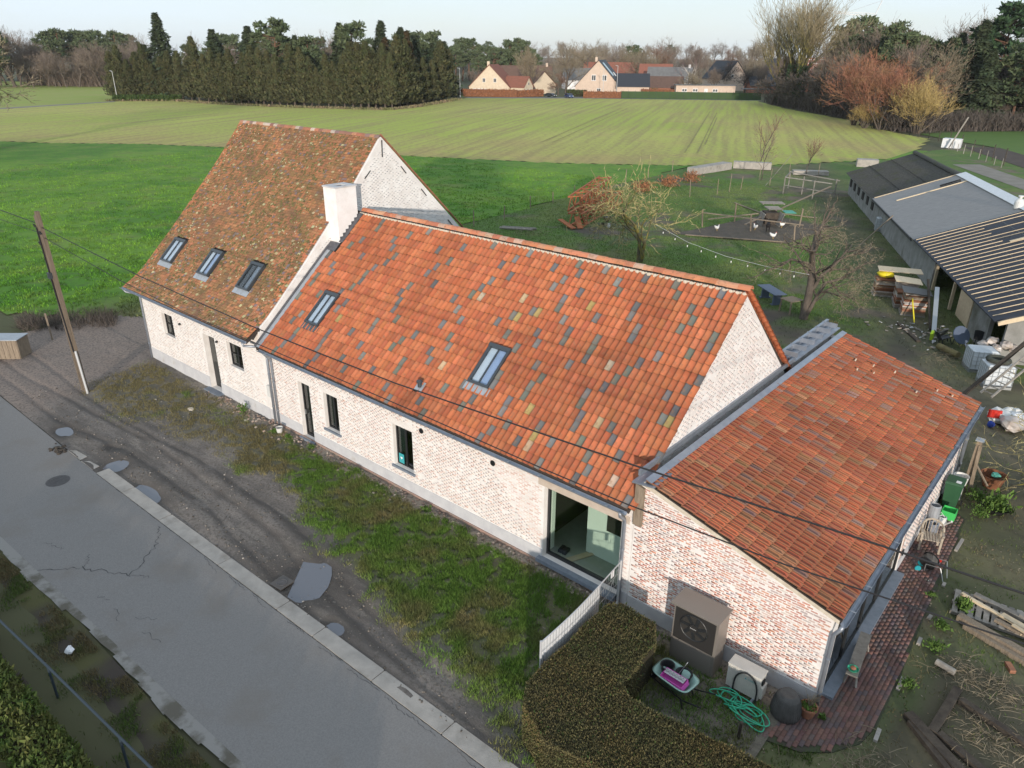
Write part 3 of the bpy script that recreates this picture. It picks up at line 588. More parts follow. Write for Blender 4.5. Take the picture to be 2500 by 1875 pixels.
# ================================================================== old tall house (left)
H1 = thing('old_house', 'tall whitewashed brick house with a steep mossy old tile roof and chimney', 'house', (5.2, 5, 0))
PROF = [(-.55,3.80),(.1,4.18),(.5,4.48),(1.1,5.02),(2.3,6.15),(3.6,7.45),(5.4,9.28),(6.95,11.05)]
seg = [math.dist(PROF[i], PROF[i+1]) for i in range(len(PROF)-1)]; cum = np.concatenate([[0], np.cumsum(seg)])
XL, XR = -.5, 10.56
def pos1(u, t):
    y = float(np.interp(t, cum, [p[0] for p in PROF])); z = float(np.interp(t, cum, [p[1] for p in PROF]))
    e = .25; y2 = float(np.interp(t+e, cum, [p[0] for p in PROF])); z2 = float(np.interp(t+e, cum, [p[1] for p in PROF])); y1 = float(np.interp(max(t-e*.2, 0), cum, [p[0] for p in PROF])); z1 = float(np.interp(max(t-e*.2, 0), cum, [p[1] for p in PROF]))
    s = Vector((0, y2-y1, z2-z1))
    s = s.normalized() if s.length > .01 else Vector((0, .66, .75))
    x = Vector((1, 0, 0)); return Vector((XL+u, y+.0, z+.0)), s, x.cross(s), x
def t_of_y(y): return float(np.interp(y, [p[0] for p in PROF], cum))
# walls
holes1 = [(1.9,2.95,1.8,2.92),(5.75,6.75,.12,2.78),(7.8,8.98,1.8,2.93)]
w = MB(); wall_panels(w, 0, 10.62, -.2, 4.0, holes1, lambda a, b, c, d: w.box(a, b, 0, .34, c, d))
w.box(0, .3, .345, 13.9, -.2, 4.0)
g = [(10.62, y, z-.015) for y, z in PROF[1:]]+[(10.62, 12.1, 6.0), (10.62, 14.2, 3.95), (10.62, 14.2, -.2), (10.62, .345, -.2), (10.62, .345, 4.0), (10.62, .1, 4.0)]
w.prism(g, (-.3, 0, 0))
gl = [(.0, y, z-.12) for y, z in PROF[2:]]+[(0, 12.1, 5.9), (0, 14.2, 3.9), (0, 13.95, 3.9), (0, .5, 3.9)]
w.prism(gl, (.28, 0, 0))
wall1 = w.build('wall', 'limewash', H1)
lay1 = brick_layout(.02, 10.60, .66, lambda u: 3.95, holes1, skip=.35)
def pale(c=(.66, .56, .52)): return rgbj(random.choice([(.75,.70,.67), (.72,.64,.60), (.68,.57,.52), (.74,.68,.64)]), .05)
brick_pieces(lay1, fz, [pale() for _ in lay1], wall1, 150)
# faint brick relief on the tall gable
gy = lambda y: float(np.interp(y, [p[0] for p in PROF]+[12.1, 14.2], [p[1] for p in PROF]+[6.0, 3.95]))-.22
gb = [q for q in brick_layout(.2, 13.6, 3.9, lambda u: gy(u), [], bw=.22, bh=.075, fill=(.82, .30), skip=.35)]
TG = [np.array([[0,0,.016,10.62],[L,0,0,u],[0,H,0,z],[0,0,0,1.]]) @ np.array([[1,0,0,0],[0,1,0,0],[0,0,1,0],[0,0,0,1.]]) for u, z, L, H in gb]
V, F, c = stamp(BOXV, BOXF, TG, [rgbj(random.choice([(.60,.58,.58),(.66,.64,.63),(.54,.52,.52)]), .05) for _ in gb]); link('brick_relief', np_mesh('gable_bricks', V, F, 'brick_attr', c), wall1, 'stuff')
MB().box(-.02, 5.75, -.022, -.001, .02, .64).box(6.75, 10.7, -.022, -.001, .02, .62).build('plinth', 'plinth', wall1)
MB().box(.05, 10.65, -.07, -.002, -.2, .02).build('footing', 'footing', wall1)
# roof deck, tiles, ridge
d1 = MB(); P2 = [(y, z-.03) for y, z in PROF]
d1.prism([(XL, y, z) for y, z in P2]+[(XL, 12.15, 6.02), (XL, 14.5, 3.72), (XL, 14.4, 3.62), (XL, 6.95, 10.85)]+[(XL, y, z-.14) for y, z in reversed(P2[:-1])], (XR-XL-.02, 0, 0))
roof1 = d1.build('roof', 'roof_under', H1)
SK1 = [(.62, 1.64), (4.1, 5.05), (7.45, 8.4)]
h1 = [(a+.5-.02, b+.5+.02, t_of_y(1.0)-.04, t_of_y(2.08)+.06) for a, b in SK1]
T1, uv1 = lay(pos1, XR-XL, cum[-1], .175, .125, h1, jit=.006)
def old_col(u, t):
    n = float(fbm([u], [t], 2.2, 200)[0]); r = random.random()
    if r < .035: return rgbj((.42,.38,.22), .15)
    if r < .10: return rgbj((.19,.15,.15), .15)
    if r < .24: return rgbj((.17,.115,.06), .15)
    edge = 1 if (u > XR-XL-.45-.3*math.sin(t*3)) or u < .4 else 0
    c = (.43,.175,.085) if edge else [(.36,.165,.085), (.30,.145,.075), (.38,.18,.09), (.26,.14,.07)][int(n*7.99) % 4]
    return rgbj(c, .18)
bv, bf, mi_ = flat_tile(.175, .125)
T1 = [m @ np.array([[1,0,0,.0875],[0,1,0,0],[0,0,1,.0],[0,0,0,1.]]) for m in T1]
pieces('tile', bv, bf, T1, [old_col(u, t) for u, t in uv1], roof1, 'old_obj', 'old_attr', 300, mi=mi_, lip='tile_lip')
# moss and lichen cushions on the old tiles
mat('lichen', (.56, .50, .36), (.46, .42, .28), scale=4, rough=1, var=.25); mat('moss', (.17, .135, .055), (.13, .115, .045), scale=5, rough=1, var=.3)
for nm, mm, N, sz in (('lichen', 'lichen', 700, .028), ('moss', 'moss', 2800, .05)):
    T = []
    while len(T) < N:
        u = random.uniform(.05, XR-XL-.1); t = random.uniform(.05, cum[-1]-.1)
        if random.random() > float(sstep(.3, .62, fbm([u], [t], 1.6, 210 if nm == 'moss' else 220)[0])) or any(a < u < b and c < t < d for a, b, c, d in h1): continue
        p, s, n, x = pos1(u, t); k = sz*random.uniform(.4, 1.3); a = random.uniform(0, 6); T.append(frame4(p+n*.024, (x*math.cos(a)+s*math.sin(a))*k*random.uniform(.7, 1.7), (s*math.cos(a)-x*math.sin(a))*k, n*k*.35))
    mb = MB().ball((0,0,0), 1, 6, 4, jit=.25); tri = [f if len(f) == 3 else None for f in mb.f]
    q3 = [(f[0], f[1], f[2]) for f in mb.f if len(f) == 3]+[x for f in mb.f if len(f) == 4 for x in ((f[0], f[1], f[2]), (f[0], f[2], f[3]))]
    V, F, c = stamp(mb.v, q3, T, np.ones((len(T), 3))); link(nm, np_mesh(nm, V, F, mm), roof1, 'stuff')
for i in range(36):
    a = XL+.02+i*.307; rt_ = MB().half((a, 6.97, 10.98), (a+.325, 6.97, 10.985+random.uniform(-.008, .012)), .125, 7, False, th=.02); 
    o = rt_.build('ridge_tile', 'tile_obj', roof1); c = random.choice([(.40,.17,.10), (.30,.15,.11), (.45,.23,.14), (.52,.42,.34), (.26,.17,.15)]); o.color = (*rgbj(c, .12), 1)
for (a, b), bl_ in zip(SK1, (('pane_back', 'pane_back'), ('paper', 'pane_back_blue'), ('room_dark', 'pane_back_grey'))): skylight(pos1, a+.5, b+.5, t_of_y(1.06), t_of_y(2.04), roof1, 'zinc_pale', pane_back=bl_)
# chimney
ch = MB().box(10.33, 11.15, 3.95, 5.0, 6.2, 9.26).build('chimney', 'white_wall', roof1)
MB().box(10.30, 11.18, 3.92, 4.25, 9.262, 9.32).box(10.30, 11.18, 4.70, 5.03, 9.262, 9.32).box(10.30, 10.55, 4.25, 4.70, 9.262, 9.32).box(10.93, 11.18, 4.25, 4.70, 9.262, 9.32).build('chimney_cap', 'plinth', roof1)
MB().box(10.55, 10.93, 4.25, 4.70, 9.263, 9.27).build('flue', 'room_dark', roof1)
# gable wall ties
for (y0, z0), (y1, z1) in (((6.97,10.9),(6.95,10.2)),((6.24,9.7),(5.91,9.40)),((7.98,9.71),(8.27,9.38)),((9.15,8.58),(9.46,8.23)),((10.83,6.9),(11.15,6.57))):
    MB().beam((10.64, y0, z0), (10.64, y1, z1), .03, .03).build('wall_tie', 'black_frame', wall1)
MB().box(10.62, 10.74, 8.75, 8.95, 7.05, 7.17).build('wall_lamp', 'black_frame', wall1)
vt = MB()
yv, zv = 6.95, 11.05
for i in range(26): 
    f = i/26; y = yv+f*(12.2-yv); z = zv+f*(6.0-zv); vt.obox((10.60, y+.1, z-.02), (.10, .30, .05), Matrix.Rotation(R(-44), 3, 'X'))
vt.build('verge_tile', 'terracotta', roof1)
# gutter and pipes
gutter(H1, (XL-.12, -.62, 3.79), (XR-.02, -.62, 3.73))
downpipe(H1, [(XL+.05, -.60, 3.72), (XL+.1, -.5, 3.55), (-.04, -.08, 3.42), (-.02, -.06, 3.3), (-.02, -.06, .05)])
downpipe(H1, [(10.3, -.62, 3.66), (10.3, -.58, 3.5), (10.55, -.2, 3.42), (11.02, -.09, 3.40), (11.08, -.07, 3.3), (11.08, -.07, .05)])
window_unit(H1, 1.9, 2.95, 1.8, 2.92, sill=False); window_unit(H1, 7.8, 8.98, 1.8, 2.93, sill=False)
# recessed door with brick reveal, threshold
dr = MB().box(5.75, 6.75, .26, .31, .12, 2.78).build('door', 'black_frame', H1); MB().box(5.85, 6.65, .235, .259, 1.4, 2.65).build('pane', 'dark_glass', dr); MB().box(6.55, 6.62, .19, .26, 1.05, 1.2).build('handle', 'steel', dr)
MB().box(5.62, 6.9, -.33, .26, -.04, .115).build('doorstep', 'bluestone', H1)
for x, z in ((3.75, 2.74), (7.05, 2.70)): lamp_fitting(H1, x, z)
# black weatherboarded outshot behind
bl = MB().prism([(6.0,14.25,0),(6.0,16.4,0),(6.0,16.4,3.4),(6.0,14.25,3.9)], (4.5,0,0)).build('outshot', 'black_frame', H1)
MB().prism([(5.8,11.9,6.35),(5.8,16.7,3.45),(5.8,16.7,3.35),(5.8,11.9,6.25)], (4.95,0,0)).build('outshot_roof', 'terracotta', bl)
bs = MB().prism([(10.63,11.9,5.9),(10.63,12.55,5.95),(10.63,13.0,4.9),(10.63,12.9,4.5)], (.12,0,0)); bs.build('cladding', 'black_frame', bl)

# ================================================================== long wing (middle)
H2 = thing('long_wing', 'long low whitewashed house wing with bright orange pantile roof speckled with grey tiles', 'house wing', (19.5, 5, 0))
Y0, Z0, Y1, Z1 = -.25, 3.47, 5.28, 8.18; SL = math.hypot(Y1-Y0, Z1-Z0); X2L, X2R = 10.98, 28.50
S2 = Vector((0, (Y1-Y0)/SL, (Z1-Z0)/SL)); N2 = Vector((1,0,0)).cross(S2)
def pos2(u, t): return Vector((X2L+u, Y0, Z0))+S2*t, S2, N2, Vector((1,0,0))
ty2 = lambda y: (y-Y0)/S2.y
holes2 = [(13.0,13.75,.14,2.56),(14.64,15.5,1.06,2.58),(18.62,19.62,.98,2.6),(25.35,28.02,.34,2.82)]
w = MB(); wall_panels(w, 10.62, 28.37, -.2, 3.52, holes2, lambda a, b, c, d: w.box(a, b, 0, .34, c, d))
w.prism([(28.37,.345,-.2),(28.37,10.5,-.2),(28.37,10.5,3.5),(28.37,5.28,8.13),(28.37,.345,3.93)], (-.3,0,0))
w.box(10.7, 28.06, 10.2, 10.5, -.2, 3.5)
wall2 = w.build('wall', 'limewash', H2)
lay2 = brick_layout(10.9, 28.36, .62, lambda u: 3.28, holes2, skip=.16)
def mid_c(u): 
    k = min(1, max(0, (u-11)/18)); return rgbj(random.choice([(.70,.58,.53), (.66,.50,.45), (.72,.63,.59), (.62,.42,.36) if random.random() < .25+.5*k else (.73,.66,.62)]), .06)
brick_pieces(lay2, fz, [mid_c(q[0]) for q in lay2], wall2, 300)
MB().box(10.75, 12.98, -.022, -.001, .16, .60).box(13.77, 25.33, -.022, -.001, .16, .58).box(28.06, 28.38, -.022, -.001, .16, .56).build('plinth', 'plinth', wall2)
MB().box(10.75, 28.38, -.06, -.002, -.2, .155).build('footing', 'footing', wall2)
# cornice of two oversailing brick courses
cn = MB(); 
for i in range(83): cn.box(10.95+i*.21, 10.95+i*.21+.105, -.075, -.001, 3.30, 3.37)
cn.box(10.95, 28.36, -.11, -.0015, 3.372, 3.46).box(10.95, 28.36, -.03, -.0012, 3.23, 3.298); cn.build('cornice', 'limewash', wall2)
# gable brickwork facing the lean-to
gz = lambda y: 3.9+(y-.345)*(8.06-3.9)/(5.28-.345) if y < 5.28 else 8.06-(y-5.28)*(8.06-3.5)/(10.5-5.28)
gb = brick_layout(.4, 10.4, 3.6, lambda u: gz(u)-.05, [], bw=.215, bh=.07, fill=(.82, .45), skip=.3)
TG = [np.array([[0,0,.016,28.37],[L,0,0,u],[0,H,0,z],[0,0,0,1.]]) for u, z, L, H in gb]
brick_c = [rgbj(random.choice([(.68,.58,.54),(.63,.51,.47),(.72,.65,.62)]), .06) for _ in gb]
V, F, c = stamp(BOXV, BOXF, TG, brick_c); link('brick_relief', np_mesh('gable_bricks', V, F, 'brick_attr', c), wall2, 'stuff')
# roof
d2 = MB().prism([(10.66,Y0,Z0-.02),(10.66,Y1,Z1-.02),(10.66,10.85,3.42),(10.66,10.85,3.28),(10.66,Y1,Z1-.2),(10.66,Y0,Z0-.14)], (17.69,0,0))
roof2 = d2.build('roof', 'roof_under', H2)
SK2 = [(12.45, 13.3), (21.32, 22.2)]
h2 = [(a-X2L-.03, b-X2L+.03, ty2(1.0), ty2(2.3)) for a, b in SK2]+[(-.1, .32, ty2(3.55), ty2(5.15))]+[(19.5-X2L, 19.75-X2L, ty2(.38), ty2(.62))]
T2, uv2 = lay(pos2, X2R-X2L, SL, .2115, SL/20.4, h2)
GREY = set()
for r_ in range(22):
    c_ = random.randint(0, 9)
    while c_ < 84: GREY.add((c_, r_)); c_ += random.randint(7, 16) if c_ < 45 else random.randint(5, 12)
def stain(u, t, seed, k=.22): return 1-k*float(sstep(.45, .75, fbm([u], [t*.55], 1.5, seed)[0]))-.10*float(sstep(1.2, 0, t))
def mid_tile(u, t): q = stain(u, t, 230); return tuple(c*q for c in mid_tile0(u, t))
def mid_tile0(u, t):
    r = random.random(); k = u/17.5
    if (int(round(u/.2115)), int(round(t/(SL/20.4)))) in GREY: return rgbj(random.choice([(.155,.16,.165), (.12,.125,.13), (.19,.19,.185), (.14,.15,.13)]), .1)
    if r < .004+.012*k: return rgbj(random.choice([(.42,.31,.20), (.33,.25,.10), (.46,.36,.28)]), .1)
    c = random.choice([(.44,.135,.062), (.40,.118,.055), (.47,.155,.074), (.44,.145,.064), (.36,.108,.054)]); return rgbj(c, .12)
bv, bf, mi_ = pantile(.2115, SL/20.4)
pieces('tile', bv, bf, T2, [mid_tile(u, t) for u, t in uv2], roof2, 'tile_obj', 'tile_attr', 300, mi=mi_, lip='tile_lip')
back = MB()
Tb = []; cb = []
SB = Vector((0, -(10.85-5.28), (8.18-3.42))).normalized(); NB = Vector((-1,0,0)).cross(SB)
for r_ in range(20):
    for c_ in range(4): Tb.append(frame4(Vector((28.50-c_*.2115, 10.9, 3.45))+SB*(r_*.359), Vector((-1,0,0)), SB, NB)); cb.append(mid_tile(17, 0))
V, F, c = stamp(bv, bf, Tb, cb); link('back_tiles', np_mesh('back_tiles', V, F, 'tile_attr', c), roof2, 'stuff')
n = 49
for i in range(n):
    a = 11.18+(28.52-11.18)*i/n; b = 11.18+(28.52-11.18)*(i+1)/n
    o = MB().half((a, 5.30, 8.19+random.uniform(-.006, .012)), (b+.03, 5.30, 8.20+random.uniform(-.006, .012)), .13, 8, False, th=.02).build('ridge_tile', 'tile_obj', roof2)
    o.color = (*rgbj(random.choice([(.54,.22,.12), (.50,.19,.10), (.56,.28,.17), (.50,.33,.24), (.45,.17,.10)]), .1), 1)
mo = MB()
for i in range(166):
    a = 11.15+i*.1045; r = .045+.02*(i % 2)
    mo.ball((a, 5.155, 8.115-.02*(i % 2)), r, 6, 4, sc=(1.3, .9, .9), jit=.15)
mo.build('ridge_mortar', 'mortar', roof2)
skylight(pos2, 12.45-X2L, 13.3-X2L, ty2(1.03), ty2(2.2), roof2, 'lead'); skylight(pos2, 21.32-X2L, 22.2-X2L, ty2(1.07), ty2(2.22), roof2, 'zinc_pale', pane_back=('paper', 'pane_back_blue'))
# plumbing vent cowl on the tiles
vp = pos2(19.63-X2L, ty2(.49))[0]+N2*.06
vo = MB().obox(vp, (.34, .38, .02), Matrix((Vector((1,0,0)), S2, N2)).transposed()).build('vent_cowl', 'zinc_pale', roof2); MB().lathe(vp, [(.075, 0), (.075, .16), (.11, .17), (.11, .22), (.05, .25)], 12).build('cowl_cap', 'skylight_frame', vo)
# flashing along the tall gable and around the chimney
fl = MB(); Ma = Matrix((Vector((1,0,0)), S2, N2)).transposed()
fl.obox(Vector((10.87, 0, 0))+Vector((0, Y0, Z0))+S2*(ty2(3.7)/2)+N2*.05, (.22, ty2(3.7), .02), Ma); fl.build('flashing', 'zinc_pale', roof2)
l2 = MB(); l2.obox(Vector((10.70, Y0, Z0))+S2*(ty2(3.7)/2)+N2*.07, (.10, ty2(3.75), .05), Ma); l2.obox(Vector((10.95, Y0, Z0))+S2*ty2(3.74)+N2*.06, (.62, .42, .03), Ma)
for i in range(7): 
    y = 3.98+i*.16; z = Z0+(y-Y0)*(Z1-Z0)/(Y1-Y0); l2.box(11.152, 11.168, y, y+.18, z-.02, z+.22)
l2.obox(Vector((11.26, Y0, Z0))+S2*((ty2(3.95)+ty2(5.15))/2)+N2*.07, (.24, ty2(5.15)-ty2(3.95), .02), Ma); l2.build('flashing', 'lead', roof2)
gutter(H2, (10.95, -.36, 3.44), (28.32, -.36, 3.40))
downpipe(H2, [(11.35, -.36, 3.38), (11.35, -.3, 3.3), (11.35, -.09, 3.05), (11.35, -.07, 2.9), (11.35, -.07, .05)])
downpipe(H2, [(28.14, -.36, 3.36), (28.14, -.33, 3.2), (28.14, -.09, 2.98), (28.14, -.07, 2.85), (28.14, -.07, .02)])
# doors, windows
do = MB().box(13.0, 13.06, .16, .24, .14, 2.56).box(13.69, 13.75, .16, .24, .14, 2.56).box(13.06, 13.69, .161, .239, 2.48, 2.56).box(13.06, 13.69, .161, .239, .14, .24).build('glass_door', 'black_frame', H2)
MB().box(13.065, 13.685, .19, .20, .245, 2.475).build('pane', 'dark_glass', do); MB().box(13.10, 13.66, .32, .34, .2, 2.45).build('curtain', 'curtain', do); MB().box(13.1, 13.13, .10, .16, 1.1, 1.3).build('handle', 'steel', do)
MB().box(12.9, 13.86, -.16, .16, .0, .135).build('doorstep', 'bluestone', H2)
window_unit(H2, 14.64, 15.5, 1.06, 2.58, 2, 1); wv = window_unit(H2, 18.62, 19.62, .98, 2.6, 2, 1)
# heart sticker card in the window
hs = MB(); hp_ = [(math.sin(a)**3*.055, (13*math.cos(a)-5*math.cos(2*a)-2*math.cos(3*a)-math.cos(4*a))/16*.06) for a in [i*2*math.pi/22 for i in range(22)]]
MB().box(18.72, 18.98, .131, .137, 1.05, 1.42).build('window_card', 'print_teal', wv); hs.prism([(18.85+a, .1295, 1.25+b) for a, b in hp_], (0,-.003,0)); hs.build('heart_print', 'paper', wv)
for a, b, z in ((12.75, 13.98, 2.70), (14.42, 15.72, 2.72), (18.4, 19.85, 2.74)): 
    for i in range(int((b-a)/.075)): MB().box(a+i*.075, a+i*.075+.062, -.012, -.0005, z-.11, z+.10).build('lintel_brick', 'limewash', wall2) if i % 1 == 0 else None
# big picture window with a real room behind
bw = MB(); X0, X1, ZA, ZB, yy = 25.35, 28.02, .34, 2.82, .18
bw.box(X0, X0+.07, yy, yy+.09, ZA, ZB).box(X1-.07, X1, yy, yy+.09, ZA, ZB).box(X0+.07, X1-.07, yy+.001, yy+.089, ZA, ZA+.09).box(X0+.07, X1-.07, yy+.001, yy+.089, ZB-.06, ZB)
big = bw.build('picture_window', 'black_frame', H2); MB().box(X0+.075, X1-.075, yy+.04, yy+.05, ZA+.095, ZB-.065).build('pane', 'pane_glass', big); MB().box(X0-.12, X1+.02, -.20, yy-.002, ZA-.13, ZA-.004).build('sill', 'bluestone', big)
MB().box(X0-.22, X1+.24, -.014, .17, ZB+.004, ZB+.24).build('lintel', 'lintel', wall2)
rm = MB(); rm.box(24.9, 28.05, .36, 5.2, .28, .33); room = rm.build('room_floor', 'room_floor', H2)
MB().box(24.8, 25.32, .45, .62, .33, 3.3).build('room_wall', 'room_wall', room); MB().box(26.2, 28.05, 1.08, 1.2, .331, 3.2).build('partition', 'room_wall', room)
MB().box(26.9, 27.65, 1.06, 1.079, 1.42, 3.1).build('dark_opening', 'room_dark', room)  # black sheet paints the dark doorway opening in the partition
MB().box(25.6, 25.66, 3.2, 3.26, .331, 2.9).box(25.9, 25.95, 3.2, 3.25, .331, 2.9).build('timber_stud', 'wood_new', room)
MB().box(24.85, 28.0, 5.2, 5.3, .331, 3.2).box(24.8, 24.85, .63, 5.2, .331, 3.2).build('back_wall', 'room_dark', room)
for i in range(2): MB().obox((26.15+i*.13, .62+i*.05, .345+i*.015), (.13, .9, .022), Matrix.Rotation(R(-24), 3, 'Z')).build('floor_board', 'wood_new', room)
for k_ in range(2): MB().obox((25.62+k_*.16, .62, .38), (.13, .3, .10), Matrix.Rotation(R(8), 3, 'Z')).build('shoe', 'black_plastic', room)
for x, z in ((20.12, 2.83), (23.33, 2.83)): wall_vent(H2, x, z)
MB().box(10.8, 11.0, -.11, -.012, 1.25, 1.75).build('meter_box', 'white_plastic', H2)
MB().prism([(28.38,-.08,2.95),(28.64,-.08,2.95),(28.64,-.08,4.12),(28.38,-.08,4.20)], (0,.078,0)).build('end_board', 'wood_old', H2)

# ================================================================== lean-to extension (right)
H3 = thing('lean_to', 'low brick lean-to extension with one broad slope of red pantiles at the right', 'extension', (31, 7, 0))
XE, ZE, XT, ZT, YB = 33.84, 2.86, 28.66, 4.36, 14.85
LE = math.hypot(XE-XT, ZT-ZE); S3 = Vector(((XT-XE)/LE, 0, (ZT-ZE)/LE)); A3 = Vector((0, 1, 0)); N3 = A3.cross(S3)
def pos3(u, t): return Vector((XE, -.06+u, ZE))+S3*t, S3, N3, A3
topz = lambda x: 4.28-(x-28.4)*(4.28-2.74)/(33.68-28.4)
w = MB(); w.prism([(28.38,0,-.2),(33.68,0,-.2),(33.68,0,2.74),(28.38,0,4.28)], (0,.32,0))
w.box(33.36, 33.68, 6.72, 14.55, -.2, 2.72).box(33.36, 33.68, .325, .55, -.2, 2.72).box(33.38, 33.66, .55, 6.72, 2.42, 2.72)
w.prism([(28.4,14.25,-.2),(33.355,14.25,-.2),(33.355,14.25,2.80),(28.4,14.25,4.26)], (0,.3,0)); w.box(28.08, 28.36, 10.52, 14.55, -.2, 4.35)
wall3 = w.build('wall', 'limewash', H3)
lay3 = brick_layout(28.40, 33.67, .56, lambda u: topz(u)-.03, [], fill=(.90, .56), skip=.05)
def ext_c():
    r = random.random()
    return rgbj(random.choice([(.50,.20,.13), (.46,.17,.12), (.54,.24,.15), (.40,.17,.14)]) if r < .62 else random.choice([(.46,.36,.34), (.60,.42,.36), (.38,.27,.27), (.66,.56,.51)]), .12)
brick_pieces(lay3, fz, [ext_c() for _ in lay3], wall3, 300)
lay3b = brick_layout(6.75, 14.5, .45, lambda u: 2.5, [], skip=.2)
TG = [np.array([[0,0,.016,33.68],[L,0,0,u],[0,H,0,z],[0,0,0,1.]]) for u, z, L, H in lay3b]+[np.array([[0,0,.02,33.68],[.19*(.6+.4*(i%2)),0,0,6.84],[0,.045,0,.5+i*.066],[0,0,0,1.]]) for i in range(29)]
V, F, c = stamp(BOXV, BOXF, TG, [rgbj((.62,.50,.46), .12) for _ in lay3b]+[rgbj((.52,.33,.25), .1) for _ in range(29)]); link('brick_relief', np_mesh('side_bricks', V, F, 'brick_attr', c), wall3, 'stuff')
MB().box(28.40, 33.7, -.022, -.001, .06, .53).box(33.681, 33.70, 6.73, 14.5, .03, .42).build('plinth', 'plinth', wall3)
roof3 = MB().prism([(XE,-.05,ZE-.02),(XT,-.05,ZT-.02),(XT,-.05,ZT-.16),(XE,-.05,ZE-.14)], (0,YB+.05,0)).build('roof', 'roof_under', H3)
T3, uv3 = lay(pos3, YB+.06, LE, .2095, LE/15.1, [])
def ext_tile(u, t): q = stain(u, t, 240, .3); return tuple(c*q for c in ext_tile0(u, t))
def ext_tile0(u, t):
    r = random.random(); top = float(sstep(9, 14, u))
    if r < .08+.16*top: return rgbj(random.choice([(.30,.155,.12), (.33,.19,.16), (.26,.15,.13)]), .12)
    if r < .24: return rgbj(random.choice([(.38,.155,.085), (.35,.165,.08), (.42,.20,.11)]), .12)
    return rgbj(random.choice([(.45,.125,.06), (.42,.11,.055), (.39,.105,.056), (.48,.145,.07), (.36,.105,.062)]), .10)
bv, bf, mi_ = pantile(.2095, LE/15.1)
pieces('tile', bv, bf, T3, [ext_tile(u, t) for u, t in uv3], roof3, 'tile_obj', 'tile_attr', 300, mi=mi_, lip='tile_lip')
# missing-lug vents: small raised tile bits along the far part
tb = MB()
for u, t in ((12.2, 3.9), (12.9, 4.2), (12.6, 3.4), (13.2, 3.6), (13.6, 2.9), (13.9, 1.4), (12.9, 1.9), (14.1, .9)):
    p = pos3(u, t)[0]; tb.tube([p+N3*.03, p+N3*.13], [.035, .02], 6)
tb.build('tile_lug', 'mortar', roof3)
# zinc along the top edge, box gutter beyond the gable, lead apron
zc = MB(); M3 = Matrix((A3, S3, N3)).transposed()
zc.obox(pos3(YB/2, LE)[0]+N3*.06+S3*-.06, (YB, .20, .02), M3); zc.build('flashing', 'zinc', roof3)
z2 = MB().box(28.37, 28.44, .02, 10.5, 4.40, 4.56).box(27.92, 28.02, 10.3, 14.95, 4.42, 4.72).box(28.02, 28.5, 10.3, 14.95, 4.43, 4.475).box(28.2, 28.28, 10.3, 14.95, 4.477, 4.56)
for i in range(6): z2.box(27.9, 28.5, 10.4+i*.82, 10.425+i*.82, 4.562, 4.74)
z2.build('zinc_capping', 'zinc', roof3); MB().prism([(28.30,-.14,4.22),(28.95,-.14,4.30),(28.95,-.14,4.34),(28.30,-.14,4.27)], (0,.95,0)).build('zinc_corner', 'zinc', roof3)
MB().box(27.93, 28.3, 10.52, 14.9, 2.0, 4.41).build('parapet', 'footing', wall3)
vg = MB().prism([(28.6,-.055,4.20),(33.8,-.055,2.72),(33.8,-.055,2.82),(28.6,-.055,4.32)], (0,.05,0)).build('verge_strip', 'mortar', roof3)
gutter(H3, (XE+.07, -.10, 2.80), (XE+.07, 14.95, 2.76), .08)
downpipe(H3, [(XE+.05, .0, 2.72), (XE+.02, -.05, 2.6), (33.74, -.06, 2.4), (33.74, -.06, .02)], .05); downpipe(H3, [(XE+.06, 14.3, 2.7), (XE+.06, 14.32, 2.5), (33.78, 14.32, 2.3), (33.78, 14.32, .02)], .055)
# glazed front on the garden side
gw = MB(); ys = [.55, 1.95, 3.35, 4.75, 6.72]
for y in ys: gw.box(33.58, 33.66, max(.552, y-.035), min(6.718, y+.035), .13, 2.419)
gw.box(33.585, 33.655, .59, 6.68, .13, .21).box(33.585, 33.655, .59, 6.68, 2.33, 2.418)
gz_ = gw.build('glazed_screen', 'black_frame', H3)
for a, b in zip(ys[:-1], ys[1:]): MB().box(33.615, 33.623, a+.04, b-.04, .215, 2.325).build('pane', 'pane_glass' if a > 4 else 'dark_glass', gz_)
MB().box(33.52, 33.94, .5, 6.72, -.1, .125).build('sill', 'bluestone', gz_)
MB().box(28.5, 33.35, .4, 14.2, -.05, .02).build('room_floor', 'room_floor', H3); MB().box(30.3, 30.4, .4, 14.2, .021, 2.9).build('room_wall', 'room_wall', H3)
MB().box(33.1, 33.14, .9, 1.9, .25, 2.3).box(33.1, 33.14, 5.0, 5.6, .25, 2.3).build('curtain', 'curtain', gz_)
for y in (9.6, 12.4): MB().box(33.69, 33.80, y, y+.12, 2.25, 2.4).build('wall_lamp', 'black_frame', H3)
MB().box(33.70, 33.735, 6.95, 7.03, .55, .75).build('socket_box', 'black_frame', H3)
# ------------------------------------------------------------------ foreground things
def leaf_blob(name, mats, parent, pts, nrm, size, seed=1, up=.4, kind=None, tri=False):
    """many small leaf faces at the given points"""
    g = np.random.default_rng(seed); N = len(pts); pts = np.asarray(pts, float)
    d = np.asarray(nrm, float)*.6+g.normal(size=(N, 3))*.6+np.array([0, 0, up]); d /= np.linalg.norm(d, axis=1)[:, None]
    r = g.normal(size=(N, 3)); a = np.cross(d, r); a /= np.linalg.norm(a, axis=1)[:, None]; L = size*g.uniform(.6, 1.5, N)[:, None]; Wd = L*g.uniform(.18, .4, N)[:, None]
    V = np.stack([pts-a*Wd, pts+a*Wd, pts+d*L+a*Wd*.3, pts+d*L-a*Wd*.3], 1).reshape(-1, 3); F = np.arange(4*N).reshape(N, 4)
    return link(name, np_mesh(name, V, F, mats), parent, kind)
